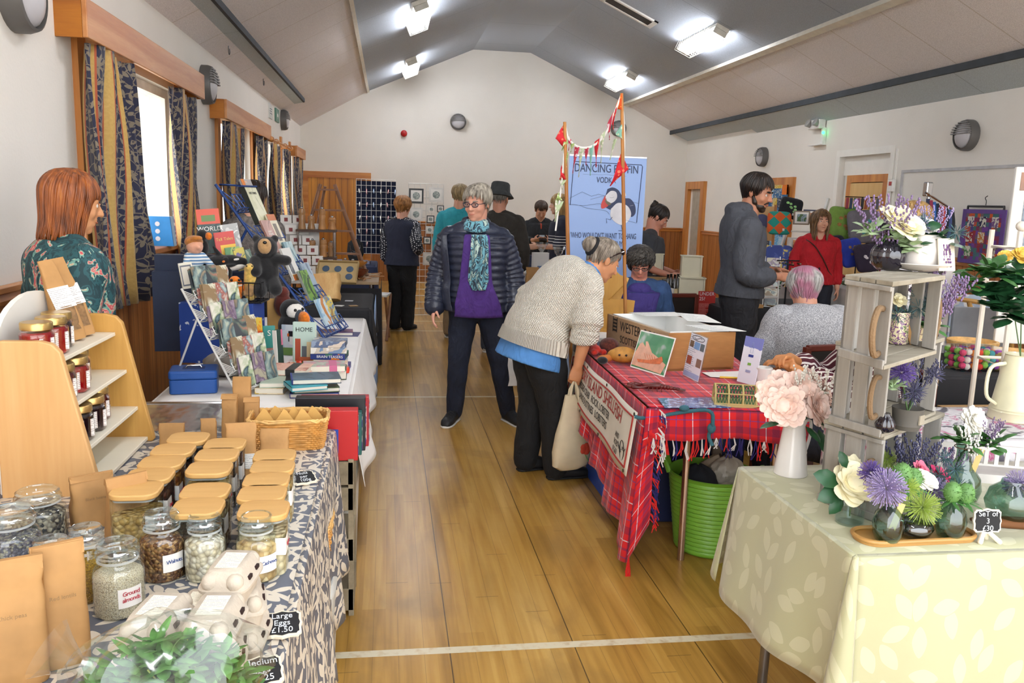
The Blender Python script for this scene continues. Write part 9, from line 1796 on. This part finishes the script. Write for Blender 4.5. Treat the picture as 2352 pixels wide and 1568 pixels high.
# gift stall in the middle distance
stall('gift stall table behind the bending woman',1.42,2.4,8.6,9.5,.84,linen,{'l':.6,'f':.5},'white cloth of the gift stall');cello=glass('cellophane','f4f7fb',.25,.08)
for l,px,py,Y,s_ in (('cellophane gift bag tied with blue label, left of the two big ones',1243,600,8.75,1.),('cellophane gift bag with blue label beside striped woman',1282,610,8.7,1.),('small cellophane bag held out at left of gift stall',1206,570,8.8,.6)):
 q=oy(px,py,Y);t=thing('gift_bag',l,'gift bag',(q.x,Y,q.z-.06*s_));obj('filled_bag',crumple(MB(),.06*s_,.05*s_,.08*s_,.07,int(px)),cello,t,ang=15);obj('contents',MB().cbox((0,0,.06*s_),(.06*s_,.05*s_,.09*s_)),M('gift_inside','6a5a4a',.5,var=.4),t,False);obj('flared_top',MB().lathe([(.015*s_,.15*s_)]+[((.015+.055*(k/5)**.8)*s_,(.15+.1*k/5)*s_+.012*(k % 2)) for k in range(1,6)],11,cap=False),cello,t,ang=5);obj('label',MB().cbox((0,-.055*s_,.1*s_),(.05*s_,.004,.045*s_)),M('label_blue','6f9ac8',.5),t,False)
bxs('carrier_bag','white paper carrier bag on the gift stall','bag',(1.6,8.7,.845),(.17,.08,.2),paper,4);t=kraft_bag('kraft pouch with round sticker at front of gift stall',(1.45,8.3,.72),.13,.07,.2,0,folded=True,group=None);bxs('leaflet_shelf','low stepped shelf of leaflets at corner of gift stall','shelf',(1.47,8.3,0),(.26,.3,.715),M('shelf_wood','b58a58',.6),0)
for i in range(12):x=rr.uniform(1.55,2.3);y=rr.uniform(8.65,9.3);c=('1d2a4a','b8202a','c9c4b8','3a3028','c9a04a','5a7aa8')[i % 6];bxs('gift_item','small boxed gift on the white gift stall cloth','gift',(x,y,.845),(rr.uniform(.04,.1),.06,rr.uniform(.05,.16)),M('gift_'+c,c,.4),rr.uniform(-20,20),'small boxed gifts on the gift stall')
t=thing('carrier_bag','white plastic carrier bag hanging behind the aisle woman','bag',oy(1174,884,5.75),rad(10));obj('sack',MB().loft([((0,0,0),V((.06,0,0)),V((0,.03,0)),.6),((0,0,.15),V((.065,0,0)),V((0,.035,0)),.6),((-.01,0,.3),V((.05,0,0)),V((0,.02,0)),.6),((-.03,0,.38),V((.02,0,0)),V((0,.012,0)),.8)],20),M('white_film','e4e4e4',.4,bump=.5,bs=12,bd=.01),t);obj('handle',MB().tube([(-.04,0,.37),(-.03,0,.46),(-.02,0,.37)],.006,6),M('white_film'),t)
t=thing('folding_stool','dark wooden folding stool beside the black skirted table','stool',(.02,9.35,0),rad(80));[obj('leg',MB().tube([a,b],.016,8),lw,t) for a,b in (((-.15,0,0),(.1,0,.5)),((.12,.02,0),(-.12,.02,.5)),((-.15,.3,0),(.1,.3,.5)),((.12,.32,0),(-.12,.32,.5)))];obj('seat',MB().box(-.16,0,.49,.14,.32,.51),M('white_seat','d9d9d6',.6),t,False)
t=thing('leaflet_holder','blue triangular leaflet pack standing on nearest window sill','leaflet',(XL+.03,6.05,WZ0));obj('front',MB().prismy([(-.1,0),(.1,0),(.08,.2),(-.06,.2)],-.04,-.02),M('leaflet_blue','2f86c8',.4),t,False);obj('back',MB().prismy([(-.1,0),(.1,0),(.08,.2),(-.06,.2)],-.02,.05),M('pale_box','b8d2e6',.4),t,False);[obj('icon',MB().at(TR(-.0,-.0405,z) @ RX(90)).lathe([(.016,0),(.016,.001),(0,.001)],12),bw,t) for z in (.05,.1,.15)]
t=thing('chair','orange pine chair behind the jam shelf at left edge','chair',(-1.36,2.62,0),rad(-60));[obj('leg',MB().box(x-.018,y-.018,0,x+.018,y+.018,h),pine,t,False,bev=.004) for x in (-.18,.18) for y,h in ((.18,.86),(-.18,.44))];obj('seat',MB().box(-.2,-.2,.43,.2,.2,.46),pineX,t,False,bev=.006);[obj('back_rail',MB().box(-.165,.17,z,.165,.19,z+.06),pineX,t,False,bev=.004) for z in (.55,.68,.79)]
q=oy(1742,600,9.4);t=thing('tote_rack','wooden rack with red cloth bags behind the hooded man','rack',(q.x,9.4,.0),rad(-30));obj('post',MB().box(-.16,0,0,-.13,.03,1.62).box(.13,0,0,.16,.03,1.62),pine,t,False);obj('panel',MB().box(-.13,.0,1.2,.13,.02,1.6),M('pale_pine'),t,False);obj('round_plate',MB().at(TR(0,-.004,1.42) @ RX(90)).lathe([(.09,0),(.085,.012),(0,.012)],20),M('plate_indigo','3a3f6e',.3),t);[obj('red_bag',MB().box(x-.06,-.03,.75,x+.06,-.005,1.13),red_pl,t,False,bev=.008) for x in (-.07,.07)]
